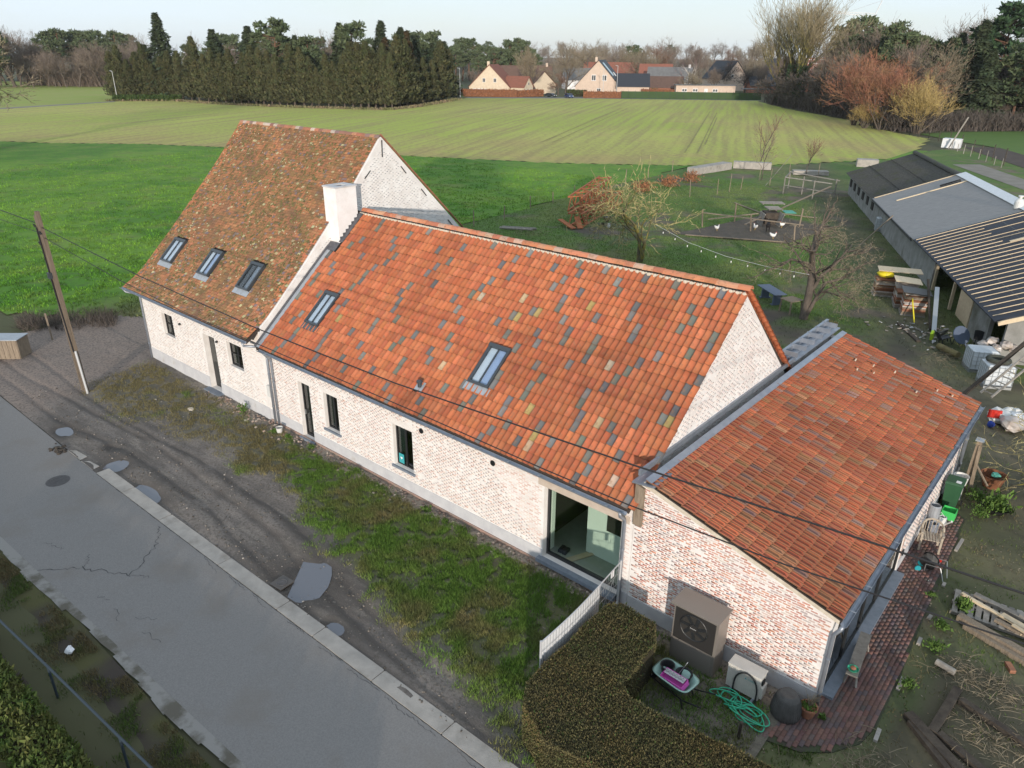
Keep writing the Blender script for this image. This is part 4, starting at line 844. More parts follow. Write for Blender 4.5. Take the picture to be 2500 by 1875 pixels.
# utility pole: two squared timbers with blocks between, conduit at its foot
up_ = thing('utility_pole', 'weathered twin-timber utility pole leaning at the drive with a pale conduit at its foot', 'utility pole', (1.65, -3.95, 0))
ptop = Vector((1.25, -4.0, 8.1)); pb = Vector((1.62, -3.95, -.2)); off = Vector((.17, .0, 0))
for s in (-1, 1): MB().beam(pb+off*s*.95, ptop+off*s*.55+Vector((0, 0, .1*s)), .15, .2).build('post', 'wood_pole', up_)
for f in (.12, .3, .45, .62, .8): MB().beam(pb.lerp(ptop, f)-off*.5, pb.lerp(ptop, f)+off*.5, .14, .22).build('spacer_block', 'wood_dark', up_)
MB().tube([pb+Vector((.34, -.04, .1)), pb.lerp(ptop, .27)+Vector((.27, -.05, 0))], .05, 8).build('conduit', 'pole_metal', up_)
MB().tube([pb+Vector((.12, -.12, 2.2)), pb.lerp(ptop, .6)+Vector((0, -.12, 0)), pb.lerp(ptop, .93)+Vector((-.1, -.12, 0))], .03, 6).build('riser_cable', 'cable', up_)
for f, dx in ((.93, -.22), (.9, .2), (.84, -.18)): MB().tube([pb.lerp(ptop, f)+Vector((dx, -.1, 0)), pb.lerp(ptop, f)+Vector((dx, -.16, .14))], [.05, .03], 8).build('insulator', 'black_frame', up_)
MB().box(1.28, 1.5, -4.2, -4.04, 5.35, 5.6).build('junction_box', 'skylight_frame', up_)
def wire(name, pts, r, label, cat='cable', m='cable', group=None):
    out = []
    for i in range(len(pts)-1):
        a, b = Vector(pts[i]), Vector(pts[i+1])
        for k in range(8): out.append(a.lerp(b, k/8))
    out.append(Vector(pts[-1])); return tag(MB().tube(out, r, 5).build(name, m, smooth=True), label, cat, group)
A = [(1.2,-4,7.55),(10.2,-4,7.1),(17.7,-4,6.93),(23.7,-4,6.98),(30.5,-4,7.3),(34.8,-4,7.58),(38,-4,7.75),(46,-4,8.0)]
wire('overhead_cable', A, .018, 'thick upper overhead cable crossing in front of both tiled roofs', group='overhead cables')
B = [(1.5,-4,7.1),(8.4,-4,6.6),(13.1,-4,6.42),(18.6,-4,6.42),(24.5,-4,6.42),(28.4,-4,6.38),(30.4,-4,6.4),(33.5,-4,6.55),(36.8,-4,6.9),(46,-4,7.6)]
wire('overhead_cable', B, .014, 'lower overhead cable running along the white wall below the eaves', group='overhead cables')
wire('overhead_cable', [(1.2,-4,7.65),(-8,-4,7.6),(-24,-4,7.9)], .02, 'upper cable leaving the pole towards the left edge', group='overhead cables')
wire('overhead_cable', [(1.3,-4,7.25),(-8,-4,7.05),(-24,-4,7.3)], .012, 'thin lower wire leaving the pole towards the left edge', group='overhead cables')
# wooden box with metal top at the drive
bx = thing('wooden_box', 'plank-sided wooden cabinet with a grey metal top beside the drive', 'box', (-5.6, -4.5, 0))
Mz = Matrix.Rotation(R(42), 3, 'Z'); c0 = Vector((-5.75, -4.75, 0))
for i in range(7): MB().obox(c0+Mz @ Vector((-.72+i*.24, -.45, .52)), (.225, .03, 1.0), Mz).build('plank', 'wood_old', bx)
for i in range(4): MB().obox(c0+Mz @ Vector((.86, -.34+i*.24, .52)), (.03, .225, 1.0), Mz).build('plank', 'wood_old', bx)
MB().obox(c0+Vector((0, 0, .5)), (1.64, .84, .96), Mz).build('carcass', 'wood_dark', bx); MB().obox(c0+Vector((0, 0, 1.05)), (1.85, 1.05, .04), Mz).build('top', 'zinc_pale', bx)
MB().beam((-6.6, -2.4, 0), (-6.7, -2.4, 1.5), .07, .07).build('stake', 'wood_old', bx)
# covers
mh = thing('manhole_cover', 'round iron manhole cover in the asphalt near the broken kerb', 'manhole cover', (9.05, -7.85, .015))
MB().lathe((9.05, -7.85, .010), [(.40, 0), (.40, .006), (.38, .008)], 28).build('ring', 'iron_cover', mh); mbx = MB().lathe((9.05, -7.85, .014), [(.36, 0), (.36, .008)], 28)
for i in range(9):
    for j in range(9):
        x, y = (i-4)*.075, (j-4)*.075
        if math.hypot(x, y) < .32: mbx.box(9.05+x-.02, 9.05+x+.02, -7.85+y-.02, -7.85+y+.02, .0225, .027)
mbx.build('lid', 'iron_cover', mh)
dc = thing('drain_cover', 'square concrete drain collar with a round lid beside the largest puddle', 'drain cover', (20.1, -5.75, .02))
MB().obox((20.1, -5.75, .03), (.5, .5, .03), Matrix.Rotation(R(6), 3, 'Z')).build('collar', 'wet_mud', dc); MB().lathe((20.1, -5.75, .046), [(.17, 0), (.17, .012), (.14, .014), (.12, .006)], 20).build('lid', 'iron_cover', dc)
cl = MB()
for i in range(26): cl.ball((6.6+random.gauss(0, .28), -6.95+random.gauss(0, .1), .03), random.uniform(.03, .11), 6, 4, jit=.4, sc=(1.2, 1, .6))
tag(cl.build('mud_clod', 'wood_dark', kind=None), 'dark clod of mud dropped on the asphalt near the kerb end', 'mud clod')
# litter by the near verge
lb = MB(); 
lb.ball((18.3, -10.95, .08), .15, 7, 5, jit=.35, sc=(1.1, .7, .55))
tag(lb.build('crumpled_paper', 'paper'), 'crumpled white paper lying on the dark near verge', 'litter')
tag(MB().obox((23.3, -11.9, .08), (.16, .12, .05), Matrix.Rotation(.6, 3, 'Z')).build('brick_fragment', 'terracotta'), 'red brick fragment on the dark soil at the bottom left', 'brick')
# stones and a bucket by the wall
for i, (x, y, r, lb_) in enumerate(((7.1, -1.75, .22, 'pale flat stone lying in the grass left of the pipes'), (9.9, -.75, .13, 'pale stone at the wall foot near the door'), (5.0, -2.3, .09, 'small reddish stone in the thin grass by the drive'))):
    tag(MB().ball((x, y, .05), r*.62, 9, 6, jit=.18, sc=(1.4, 1, .35)).build('stone', 'mortar'), lb_, 'stone', 'stones on the verge')
bk = thing('bucket', 'small white bucket standing at the wall beside the grey pipes', 'bucket', (11.95, -.45, .05)); MB().lathe((11.95, -.45, .05), [(.10, 0), (.135, .26), (.145, .27), (.125, .26), (.09, .02)], 14).build('pail', 'white_plastic', bk); MB().tube([(11.95-.13, -.45, .3), (11.95, -.5, .22), (11.95+.13, -.45, .3)], .006, 4).build('handle', 'steel', bk)
# rubble along the wall foot
rb = MB()
for i in range(520):
    x = random.uniform(6, 27.6); y = -.12-abs(random.gauss(0, .28)); r = random.uniform(.012, .045); rb.obox((x, y, .075+.02*random.random()), (r*2, r*1.5, r*1.2), Matrix.Rotation(random.random()*3, 3, 'Z') @ Matrix.Rotation(random.random(), 3, 'X'))
mat('rubble', (.42, .36, .30), (.30, .2, .16), scale=3, var=.35); rb.build('rubble', 'rubble', kind='stuff'); bpy.data.objects['rubble']['label'] = 'pale rubble and gravel strewn along the wall foot'

# mesh fence panel with white sheet
fe = thing('mesh_fence', 'grey wire mesh fence panel part covered by white sheeting at the lean-to', 'fence', (28.2, -2, 0))
FX = lambda y: 28.30-.05*(y+2)+.05*math.sin((y+4)*1.1)
ys_ = [-3.95, -.12]
for y in ys_: MB().tube([(FX(y), y, -.1), (FX(y), y, 1.66)], .03, 8).build('post', 'pole_metal', fe)
for z in (.25, 1.62): MB().tube([(FX(-3.95+i*.3826), -3.95+i*.3826, z) for i in range(11)], .02, 6).build('rail', 'pole_metal', fe)
for i in range(1, 32):
    y = -3.95+i*.12; MB().tube([(FX(y), y, .2), (FX(y), y, 1.62)], .006, 4).build('wire', 'steel', fe)
for z in (.6, .95, 1.3): MB().tube([(FX(-3.95+i*.3826), -3.95+i*.3826, z) for i in range(11)], .006, 4).build('wire', 'steel', fe)
for (a, b), (c, d) in (((-1.2, .5), (-.2, 1.5)), ((-1.2, 1.5), (-.2, .5))): MB().tube([(FX(a)-.01, a, b), (FX(c)-.01, c, d)], .006, 4).build('wire', 'steel', fe)
sh = MB(); n = 14
for i in range(n):
    y0 = -3.92+i*(2.7/n); y1 = -3.92+(i+1)*(2.7/n); sh.add([(FX(y0)-.03-.012*(i % 2), y0, .15), (FX(y1)-.03-.012*((i+1) % 2), y1, .15), (FX(y1)-.028, y1, 1.60), (FX(y0)-.028, y0, 1.60)], [(0,1,2,3)])
sh.build('white_sheeting', 'white_sheet', fe); MB().box(FX(-.55)-.02, FX(-.55)-.015, -.62, -.48, 1.35, 1.6).build('notice', 'paper', fe)

# clipped hedge, L shaped
hg = thing('clipped_hedge', 'clipped brown-green hornbeam hedge curving round the heat pump corner', 'hedge', (30, -3.5, 0))
HP = [(28.62,-4.75),(28.55,-1.35),(28.9,-1.05),(29.85,-1.12),(30.25,-1.75),(30.3,-3.35),(30.7,-3.62),(34.3,-3.12),(38.5,-2.9),(38.5,-4.4),(34.2,-4.75),(31.2,-5.55),(30.0,-5.75),(29.0,-5.35)]
HT = 1.18
MB().prism([(x+(30.5-x)*.05, y+(-3.6-y)*.04, -.05) for x, y in HP], (0, 0, HT+.0)).build('core', 'hedge_core', hg)
g_ = np.random.default_rng(5); P_ = []; N_ = []
hx = g_.uniform(28.4, 38.6, 200000); hy = g_.uniform(-5.8, -1.0, 200000); ok = inside(hx, hy, HP); hx, hy = hx[ok][:70000], hy[ok][:70000]
P_ += [np.stack([hx, hy, HT-.03+.05*(fbm(hx, hy, .8, 300)-.5)+g_.uniform(-.03, .02, len(hx))], 1)]; N_ += [np.tile([0, 0, 1.], (len(hx), 1))]
for i in range(len(HP)):
    a = np.array(HP[i]); b = np.array(HP[(i+1) % len(HP)]); L = np.linalg.norm(b-a); nn = int(L*HT*2600)
    if min(a[0], b[0]) > 36: continue
    f = g_.uniform(0, 1, nn); z = g_.uniform(-.02, HT, nn); p = a+(b-a)*f[:, None]; nr = np.array([-(b-a)[1], (b-a)[0]])/L
    # polygon runs clockwise: outward normal is to the left
    bul = .03*np.sin(p[:, 0]*5+p[:, 1]*4)+g_.uniform(-.04, .02, nn); p = p+nr*bul[:, None]; P_.append(np.column_stack([p, z])); N_.append(np.column_stack([np.tile(nr, (nn, 1)), np.full(nn, .3)]))
leaf_blob('foliage', 'hedge_brown', hg, np.concatenate(P_), np.concatenate(N_), .034, 6, up=.5)
sub = np.concatenate(P_); k_ = g_.uniform(size=len(sub)) < .05; leaf_blob('green_leaves', 'leaf_hedge', hg, sub[k_], np.concatenate(N_)[k_], .045, 7)

# heat pump
hp = thing('heat_pump', 'tall brown-grey heat pump cabinet with a black fan front against the brick wall', 'heat pump', (30.8, -.55, 0))
a0, a1, b0, b1, hh = 30.2, 31.4, -.84, -.22, 1.84
MB().box(a0, a1, b0+.03, b1, .06, hh).build('casing', 'hp_body', hp); MB().box(a0-.05, a1+.05, b0-.10, b1+.02, hh+.002, hh+.05).build('lid', 'hp_body', hp); MB().box(a0+.08, a1-.08, b0+.02, b1-.1, -.02, .058).build('foot', 'hp_dark', hp)
MB().box(a0+.05, a1-.06, b0+.008, b0+.028, .78, hh-.04).build('front_panel', 'hp_dark', hp); MB().box(a0+.05, a1-.06, b0+.010, b0+.029, .10, .77).build('lower_panel', 'hp_body', hp)
cx, cz, rr = (a0+a1)/2-.02, 1.33, .37
fn = MB(); 
for r in (.37, .355): fn.tube([(cx+r*math.cos(t*math.pi/14), b0-.005, cz+r*math.sin(t*math.pi/14)) for t in range(29)], .008, 4, cap=False)
fg = fn.build('fan_grille', 'black_frame', hp); MB().tube([(cx, b0+.006, cz), (cx, b0-.002, cz)], .355, 28).build('fan_well', 'room_dark', hp)
for i in range(7):
    t = i*2*math.pi/7; MB().beam((cx+.1*math.cos(t), b0-.008, cz+.1*math.sin(t)), (cx+.35*math.cos(t+.35), b0-.006, cz+.35*math.sin(t+.35)), .09, .006, up=(0,1,0)).build('fan_blade', 'black_frame', hp)
MB().tube([(cx, b0-.004, cz), (cx, b0-.028, cz)], .115, 20).build('fan_hub', 'hp_dark', hp)
def text(body, size, loc, rot, m, parent, name='lettering', ext=.001):
    cu = bpy.data.curves.new(name, 'FONT'); cu.body = body; cu.size = size; cu.align_x = 'CENTER'; cu.align_y = 'CENTER'; cu.extrude = ext
    o = bpy.data.objects.new(name, cu); dg = bpy.context.evaluated_depsgraph_get(); COL.objects.link(o); bpy.context.view_layer.update()
    me = bpy.data.meshes.new_from_object(o.evaluated_get(bpy.context.evaluated_depsgraph_get())); COL.objects.unlink(o); bpy.data.objects.remove(o); me.materials.clear(); me.materials.append(MATS[m])
    me.transform(Matrix.Translation(loc) @ rot.to_4x4()); return link(name, me, parent)
FRONT = Matrix.Rotation(R(90), 3, 'X')
text('Remeha', .05, (cx, b0-.031, cz), FRONT, 'print_pale', hp)
# air conditioner outdoor unit
ac = thing('air_conditioner', 'cream outdoor air conditioning unit with a black hose loop by the wall', 'air conditioner', (32.2, -.6, 0))
MB().box(31.78, 32.6, -.82, -.48, .16, .84).build('casing', 'ac_white', ac); MB().box(31.77, 32.62, -.84, -.46, .842, .87).build('top_cover', 'ac_white', ac)
for i in range(30): MB().box(31.83+i*.0235, 31.84+i*.0235, -.832, -.821, .2, .80).build('louvre', 'ac_white', ac) if i % 2 == 0 else None
MB().box(32.601, 32.67, -.78, -.52, .22, .56).build('valve_cover', 'ac_white', ac); MB().box(32.601, 32.64, -.74, -.6, .6, .72).build('isolator', 'black_plastic', ac)
for x in (31.9, 32.46): MB().box(x, x+.06, -.95, -.3, .0, .155).build('bracket', 'zinc', ac)
MB().tube([(31.98+.3-.29*math.cos(t*math.pi/12), -.875, .42+.44*math.sin(t*math.pi/12)+(0)) for t in range(13)]+[(32.57, -.88, .12)], .022, 7).build('hose_loop', 'black_plastic', ac); MB().tube([(31.99, -.875, .42), (31.98, -.88, .05)], .022, 7).build('hose_end', 'black_plastic', ac)
text('DAIKIN', .062, (32.40, -.836, .66), FRONT, 'print_teal', ac); MB().prism([(32.22,-.834,.64),(32.27,-.834,.64),(32.245,-.834,.685)], (0,-.003,0)).build('emblem', 'print_teal', ac)
# wheelbarrow and its load
wb = thing('wheelbarrow', 'pale green plastic wheelbarrow loaded with pots beside the heat pump', 'wheelbarrow', (30.9, -1.8, 0))
bc = Vector((30.9, -1.82, 0)); Mw = Matrix.Rotation(R(-8), 3, 'Z')
def ring(w, d, z, r=.3, n=28):
    o = []
    for j in range(n):
        t = 2*math.pi*j/n; c, s = math.cos(t), math.sin(t); o.append(bc+Mw @ Vector((w/2*math.copysign(abs(c)**.45, c), d/2*math.copysign(abs(s)**.45, s), z)))
    return o
vs = ring(.62, .38, .30)+ring(1.02, .66, .62)+ring(1.08, .72, .635)+ring(.96, .60, .62)+ring(.58, .34, .32); n = 28; fs = [(i*n+j, i*n+(j+1) % n, (i+1)*n+(j+1) % n, (i+1)*n+j) for i in range(4) for j in range(n)]+[tuple(range(4*n, 5*n)), tuple(range(n-1, -1, -1))]
MB().add(vs, fs).build('tray', 'pale_green_plastic', wb, smooth=True)
for s in (-1, 1):
    MB().tube([bc+Mw @ Vector((-.75, s*.12, .22)), bc+Mw @ Vector((-.2, s*.2, .27)), bc+Mw @ Vector((.45, s*.26, .33)), bc+Mw @ Vector((.95, s*.30, .55))], .018, 7).build('shaft', 'black_plastic', wb); MB().tube([bc+Mw @ Vector((.35, s*.22, .3)), bc+Mw @ Vector((.45, s*.24, .02))], .016, 6).build('leg', 'black_plastic', wb)
wl = MB().tube([bc+Mw @ Vector((-.72, -.05, .19)), bc+Mw @ Vector((-.72, .05, .19))], .19, 18).build('wheel', 'tyre', wb); MB().tube([bc+Mw @ Vector((-.72, -.055, .19)), bc+Mw @ Vector((-.72, .055, .19))], .09, 14).build('hub', 'white_plastic', wl)
for i, (dx, dy, r, h, lb_) in enumerate(((-.30, .08, .17, .26, 'black plant pot lying in the left end of the wheelbarrow'), (.12, .17, .2, .24, 'wide black pot with a white label in the wheelbarrow'))):
    p = bc+Mw @ Vector((dx, dy, .42)); q = tag(MB().lathe(p, [(r*.75, 0), (r, h), (r+.015, h), (r*.9, h-.005), (r*.6, .02)], 16).build('plant_pot', 'black_plastic'), lb_, 'plant pot', 'pots in the wheelbarrow')
cr = thing('pink_crate', 'pink plastic crate with slotted sides lying in the wheelbarrow', 'crate', bc+Vector((.05, -.15, .5))); Mc = Mw @ Matrix.Rotation(R(-6), 3, 'Y') @ Matrix.Rotation(R(14), 3, 'X'); cc = bc+Mw @ Vector((.06, -.12, .60))
MB().obox(cc+Mc @ Vector((0, 0, -.08)), (.62, .28, .015), Mc).build('base', 'pink_plastic', cr)
for s in (-1, 1):
    MB().obox(cc+Mc @ Vector((0, s*.14, .06)), (.62, .014, .05), Mc).build('rim', 'pink_plastic', cr); MB().obox(cc+Mc @ Vector((0, s*.14, -.05)), (.62, .014, .06), Mc).build('side', 'pink_plastic', cr); MB().obox(cc+Mc @ Vector((s*.31, 0, 0)), (.014, .266, .16), Mc).build('end', 'pink_plastic', cr)
    for i in range(9): MB().obox(cc+Mc @ Vector((-.28+i*.07, s*.14, .005)), (.02, .013, .06), Mc).build('slat', 'pink_plastic', cr)
sd = thing('seed_tray', 'clear plastic tray of small cups standing in the pink crate', 'tray', cc+Vector((0, .1, .05))); MB().obox(cc+Mc @ Vector((0, .05, .10)), (.56, .14, .012), Mc).build('sheet', 'clear_plastic', sd)
for i in range(6): MB().lathe(cc+Mc @ Vector((-.23+i*.092, .05, .105)), [(.042, 0), (.036, .05), (.03, .052), (.03, .02)], 10).build('cup', 'clear_plastic', sd)
wire('cane', [bc+Mw @ Vector((-.02, .05, .5)), bc+Mw @ Vector((.14, .25, .98))], .008, 'thin grey cane sticking up from the wheelbarrow', 'cane', 'steel')
# green hose heap
ho = MB(); pts = []
for i in range(300):
    t = i*.19; k = .75+.25*math.sin(i*.043+1); lobe = math.sin(t*.5*1.0); a = t
    cxh = 32.05 if (i // 36) % 2 == 0 else 32.62; cx_ = 32.32+.36*math.tanh(2.2*math.sin(i*.055)); pts.append((cx_+(.42*k)*math.cos(a)+.08*math.sin(i*.3), -1.22-.10*math.tanh(2*math.sin(i*.055))+(.26*k)*math.sin(a)-.06*math.cos(i*.21), .045+.045*(1+math.sin(i*.37))+.04*(1+math.sin(i*.11))))
ho.tube(pts, .016, 6); tag(ho.build('garden_hose', 'hose_green', smooth=True), 'bright green garden hose coiled in a loose heap on the ground', 'garden hose')
# stake, planter, pot
tag(MB().beam((32.68, -2.0, -.1), (32.72, -2.08, .62), .06, .06).lathe((32.72, -2.08, .62), [(.045, 0), (.03, .03)], 8).build('stake', 'wood_dark'), 'short dark stake standing between the hose and the hedge', 'stake')
pl = thing('upturned_planter', 'dark grey ribbed planter turned upside down on the terrace', 'planter', (33.22, -.62, .05))
MB().lathe((33.22, -.62, .04), [(.33, 0), (.345, .08), (.34, .2), (.31, .38), (.26, .55), (.2, .64), (.17, .65), (.16, .645)], 36).build('body', 'planter_grey', pl, smooth=True)
for i in range(36):
    t = i*2*math.pi/36; MB().tube([(33.22+r*math.cos(t), -.62+r*math.sin(t), .04+z) for r, z in ((.335, .02), (.35, .08), (.345, .2), (.315, .38), (.265, .55))], .007, 4).build('rib', 'planter_grey', pl)
def twigs(mb, base, n, L, spread, r=.006, g=random):
    for i in range(n):
        a = g.uniform(0, 6.28); s = g.uniform(.2, 1)*spread; b = Vector(base); q = b+Vector((s*math.cos(a)*.5, s*math.sin(a)*.5, L*g.uniform(.5, .8))); e = b+Vector((s*math.cos(a), s*math.sin(a), L*g.uniform(.7, 1.1)))
        mb.tube([b, q, e], [r, r*.8, r*.4], 4)
    return mb
tp = thing('potted_plant', 'terracotta pot of dry lavender stalks at the lean-to corner', 'potted plant', (33.64, -.33, .05))
MB().lathe((33.64, -.33, .03), [(.13, 0), (.19, .26), (.21, .27), (.21, .32), (.18, .32), (.16, .26)], 18).build('pot', 'terracotta', tp); twigs(MB(), (33.64, -.33, .3), 26, .45, .32).build('stalks', 'dead_grass', tp)
leaf_blob('leaves', 'weed', tp, np.array([33.64, -.33, .34])+rng.normal(size=(160, 3))*np.array([.09, .09, .04]), np.tile([0,0,1.], (160, 1)), .06, 9)

# brick terrace
TE = [(31.9,-1.1),(32.5,-1.5),(33.2,-1.62),(33.9,-1.42),(34.45,-.95),(34.85,-.3),(35.0,.5),(34.98,2.3),(34.86,5.5),(34.8,8),(34.68,11.4),(34.5,11.5),(33.6,11.5),(33.6,-.05),(31.9,-.3)]
ter = struct(MB().prism([(x, y, -.02) for x, y in TE], (0, 0, .045)).build('brick_terrace', 'paver_joint'))
T = []; cs = []
PW, PH = .105, .205
for i in range(0, 34):
    for j in range(0, 66):
        x = 31.85+i*PW; y = -1.7+j*PH+(PH/2 if i % 2 else 0)
        if y > 11.4: continue
        if all(inside(np.array([x+a]), np.array([y+b]), TE)[0] for a in (-.04, .04) for b in (-.08, .08)) and not (x < 33.9 and y > .02 and x < 33.70):
            a = random.gauss(0, .012); z = .028+random.gauss(0, .0015); M = np.eye(4); M[:3, :3] = np.array([[math.cos(a), -math.sin(a), 0], [math.sin(a), math.cos(a), 0], [0, 0, 1]]) @ np.diag([PW*.93, PH*.95, .05]); M[:3, 3] = (x, y, z); T.append(M)
            cs.append(rgbj(random.choice([(.17,.095,.08), (.145,.085,.075), (.185,.105,.088), (.14,.095,.09), (.12,.09,.09)]), .14))
pieces('paving_brick', BOXV, BOXF, T, cs, ter, 'paver_obj', 'paver_attr', 300)
for i, (x, y, r) in enumerate(((35.05, 2.2, .5), (35.02, 4.1, .3), (34.99, 5.3, .2), (34.95, 7.1, .2), (34.85, 9.6, .8), (35.08, .2, .4))):
    MB().obox((x, y, .02), (.09, r, .08), Matrix.Rotation(random.gauss(0, .05), 3, 'Z')).build('edge_stone', 'concrete', ter)
# bench with a green tray
be = thing('garden_bench', 'narrow weathered grey plank bench along the glazed side', 'bench', (34.05, 2.0, .05)); Mb = Matrix.Rotation(R(6), 3, 'Z')
MB().obox((34.02, 2.02, .47), (.27, 1.75, .045), Mb).build('seat', 'wood_grey', be)
for s in (-1, 1):
    for q in (-1, 1): MB().beam(Vector((34.02, 2.02, 0))+Mb @ Vector((q*.08, s*.62, .45)), Vector((34.02, 2.02, 0))+Mb @ Vector((q*.15, s*.74, .05)), .05, .04).build('leg', 'wood_grey', be)
MB().obox((34.02, 2.02, .26), (.04, 1.2, .04), Mb).build('stretcher', 'wood_grey', be)
gt = thing('green_dish', 'small green dish with orange contents on the bench end', 'dish', (34.08, 1.32, .5)); MB().lathe((34.08, 1.34, .495), [(.09, 0), (.13, .05), (.135, .05), (.11, .015)], 14).build('bowl', 'hose_green', gt); MB().ball((34.08, 1.34, .56), .07, 10, 6, sc=(1, 1, .6), jit=.05).build('gourd', 'terracotta', gt)
# garden chair
gc = thing('garden_chair', 'weathered teak armchair with slatted curved back beside the brick wall', 'chair', (34.15, 8.6, .05)); Mg = Matrix.Rotation(R(196), 3, 'Z'); gp = Vector((34.12, 8.75, .04))
Lc = lambda x, y, z: gp+Mg @ Vector((x, y, z))
for x, y, h in ((-.28, -.24, .64), (.28, -.24, .64), (-.28, .26, .62), (.28, .26, .62)): MB().beam(Lc(x, y, 0), Lc(x, y, h), .055, .055).build('leg', 'teak', gc)
for i in range(7): MB().obox(Lc(-.24+i*.08, 0, .43), (.06, .52, .022), Mg).build('seat_slat', 'teak', gc)
for i in range(9):
    t = math.pi*(i+.5)/9; x, y = -.28*math.cos(t), .02-.30*math.sin(t); MB().beam(Lc(x, y, .44), Lc(x*1.05, y*1.08, .84+.06*math.sin(t)), .035, .016).build('back_slat', 'teak', gc)
MB().tube([Lc(-.30*math.cos(math.pi*i/14)*1.02, .30*(.1)-.34*math.sin(math.pi*i/14), .70+.20*math.sin(math.pi*i/14)**.7) for i in range(15)], .034, 6).build('back_rail', 'teak', gc)
for s in (-1, 1): MB().obox(Lc(s*.29, .06, .66), (.07, .46, .03), Mg).build('armrest', 'teak', gc)
# hose reel cart
hr = thing('hose_reel', 'grey hose reel cart with teal hub, red handle and silver frame on the terrace', 'hose reel', (34.4, 7.4, .05)); hc = Vector((34.38, 7.55, .36)); ax = Vector((.25, .9, .35)).normalized(); e1 = ax.cross(Vector((0,0,1))).normalized(); e2 = e1.cross(ax)
for s in (-1, 1):
    MB().tube([hc+ax*s*.12, hc+ax*s*.135], .24, 22).build('flange', 'black_plastic', hr)
MB().tube([hc+ax*(-.11+.22*i/160)+(e1*math.cos(i*.9)+e2*math.sin(i*.9))*(.19+.02*math.sin(i*.3)) for i in range(160)], .014, 5).build('hose', 'pale_green_plastic' if 0 else 'planter_grey', hr)
MB().tube([hc+ax*.14, hc+ax*.17], .06, 12).build('hub', 'teal_plastic', hr); MB().tube([hc+ax*.17+e1*.1, hc+ax*.18+e1*.26], .04, 8).build('crank', 'red_plastic', hr)
for s in (-1, 1): MB().tube([hc+ax*s*.17+Vector((0,0,-.3)), hc+ax*s*.17, hc+ax*s*.17+Vector((.4, -.1, .1)), hc+ax*s*.1+Vector((.55, -.28, -.28))], .013, 6).build('frame_tube', 'steel', hr)
for s in (-1, 1): MB().tube([hc+Vector((-.22, s*.14-.1, -.24)), hc+Vector((-.20, s*.17-.1, -.24))], .09, 14).build('wheel', 'teal_plastic', hr)
# wheelie bin
bn = thing('wheelie_bin', 'dark green wheelie bin with a white sticker on its lid by the wall', 'wheelie bin', (34.05, 11.9, .0))
q = [(33.80, 11.62), (34.32, 11.66), (34.30, 12.28), (33.78, 12.24)]; c_ = (34.05, 11.95)
MB().add([(c_[0]+(x-c_[0])*.78, c_[1]+(y-c_[1])*.78, .05) for x, y in q]+[(x, y, .98) for x, y in q], [(0,3,2,1),(0,1,5,4),(1,2,6,5),(2,3,7,6),(3,0,4,7),(4,5,6,7)]).build('body', 'bin_green', bn)
lid = MB().add([(c_[0]+(x-c_[0])*1.08, c_[1]+(y-c_[1])*1.08, .985) for x, y in q]+[(c_[0]+(x-c_[0])*.98, c_[1]+(y-c_[1])*.98, 1.06) for x, y in q], [(0,3,2,1),(0,1,5,4),(1,2,6,5),(2,3,7,6),(3,0,4,7),(4,5,6,7)]).build('lid', 'bin_green', bn)
MB().box(34.08, 34.24, 11.72, 11.9, 1.061, 1.064).build('sticker', 'paper', lid); MB().tube([(33.75, 12.2, .12), (33.70, 12.2, .12)], .1, 12).build('wheel', 'tyre', bn); MB().tube([(34.38, 12.2, .12), (34.33, 12.2, .12)], .1, 12).build('wheel', 'tyre', bn)
# crate, cans, buckets at the wall
gcr = thing('green_crate', 'bright green plastic crate on the terrace in front of the bin', 'crate', (34.15, 11.0, .05))
for s in (-1, 1): MB().box(34.0, 34.4, 11.05+s*.2-.01, 11.05+s*.2+.01, .06, .36).build('side', 'crate_green', gcr); MB().box(34.2+s*.2-.01, 34.2+s*.2+.01, 10.861, 11.239, .06, .36).build('end', 'crate_green', gcr)
MB().box(34.012, 34.388, 10.862, 11.238, .05, .07).build('base', 'black_plastic', gcr)
def wcan(p, m, label, s=1.0, rz=0.0):
    t = thing('watering_can', label, 'watering can', p, 'watering cans by the wall'); p = Vector(p); M = Matrix.Rotation(rz, 3, 'Z')
    MB().lathe(p, [(.13*s, 0), (.14*s, .03*s), (.13*s, .28*s), (.10*s, .30*s), (.09*s, .29*s), (.12*s, .05*s)], 16).build('body', m, t); MB().tube([p+M @ Vector((.12*s, 0, .06*s)), p+M @ Vector((.27*s, 0, .22*s)), p+M @ Vector((.36*s, 0, .34*s))], [.03*s, .02*s, .035*s], 8).build('spout', m, t)
    MB().tube([p+M @ Vector((-.12*s, 0, .08*s)), p+M @ Vector((-.23*s, 0, .22*s)), p+M @ Vector((-.1*s, 0, .40*s)), p+M @ Vector((.06*s, 0, .31*s))], .012*s, 6).build('handle', m, t)
wcan((34.0, 9.75, .05), 'zinc', 'galvanised watering can between the teak chair and the white can', 1.15, 1.2); wcan((34.12, 10.45, .05), 'white_plastic', 'white plastic watering can beside the green crate', 1.0, -.6)
tag(MB().lathe((33.86, 10.2, .04), [(.16, 0), (.18, .75), (.15, .78), (.13, .1)], 14).build('zinc_tub', 'zinc_pale'), 'tall pale zinc tub leaning at the brick wall behind the cans', 'tub')
tag(MB().lathe((34.1, 12.65, .6), [(.2, 0), (.24, .32), (.255, .33), (.23, .32), (.18, .03)], 18).tube([(34.1, 12.65, 0), (34.1, 12.65, .61)], .16, 10).build('white_bucket', 'white_plastic'), 'white bucket on a stand behind the green bin', 'bucket')
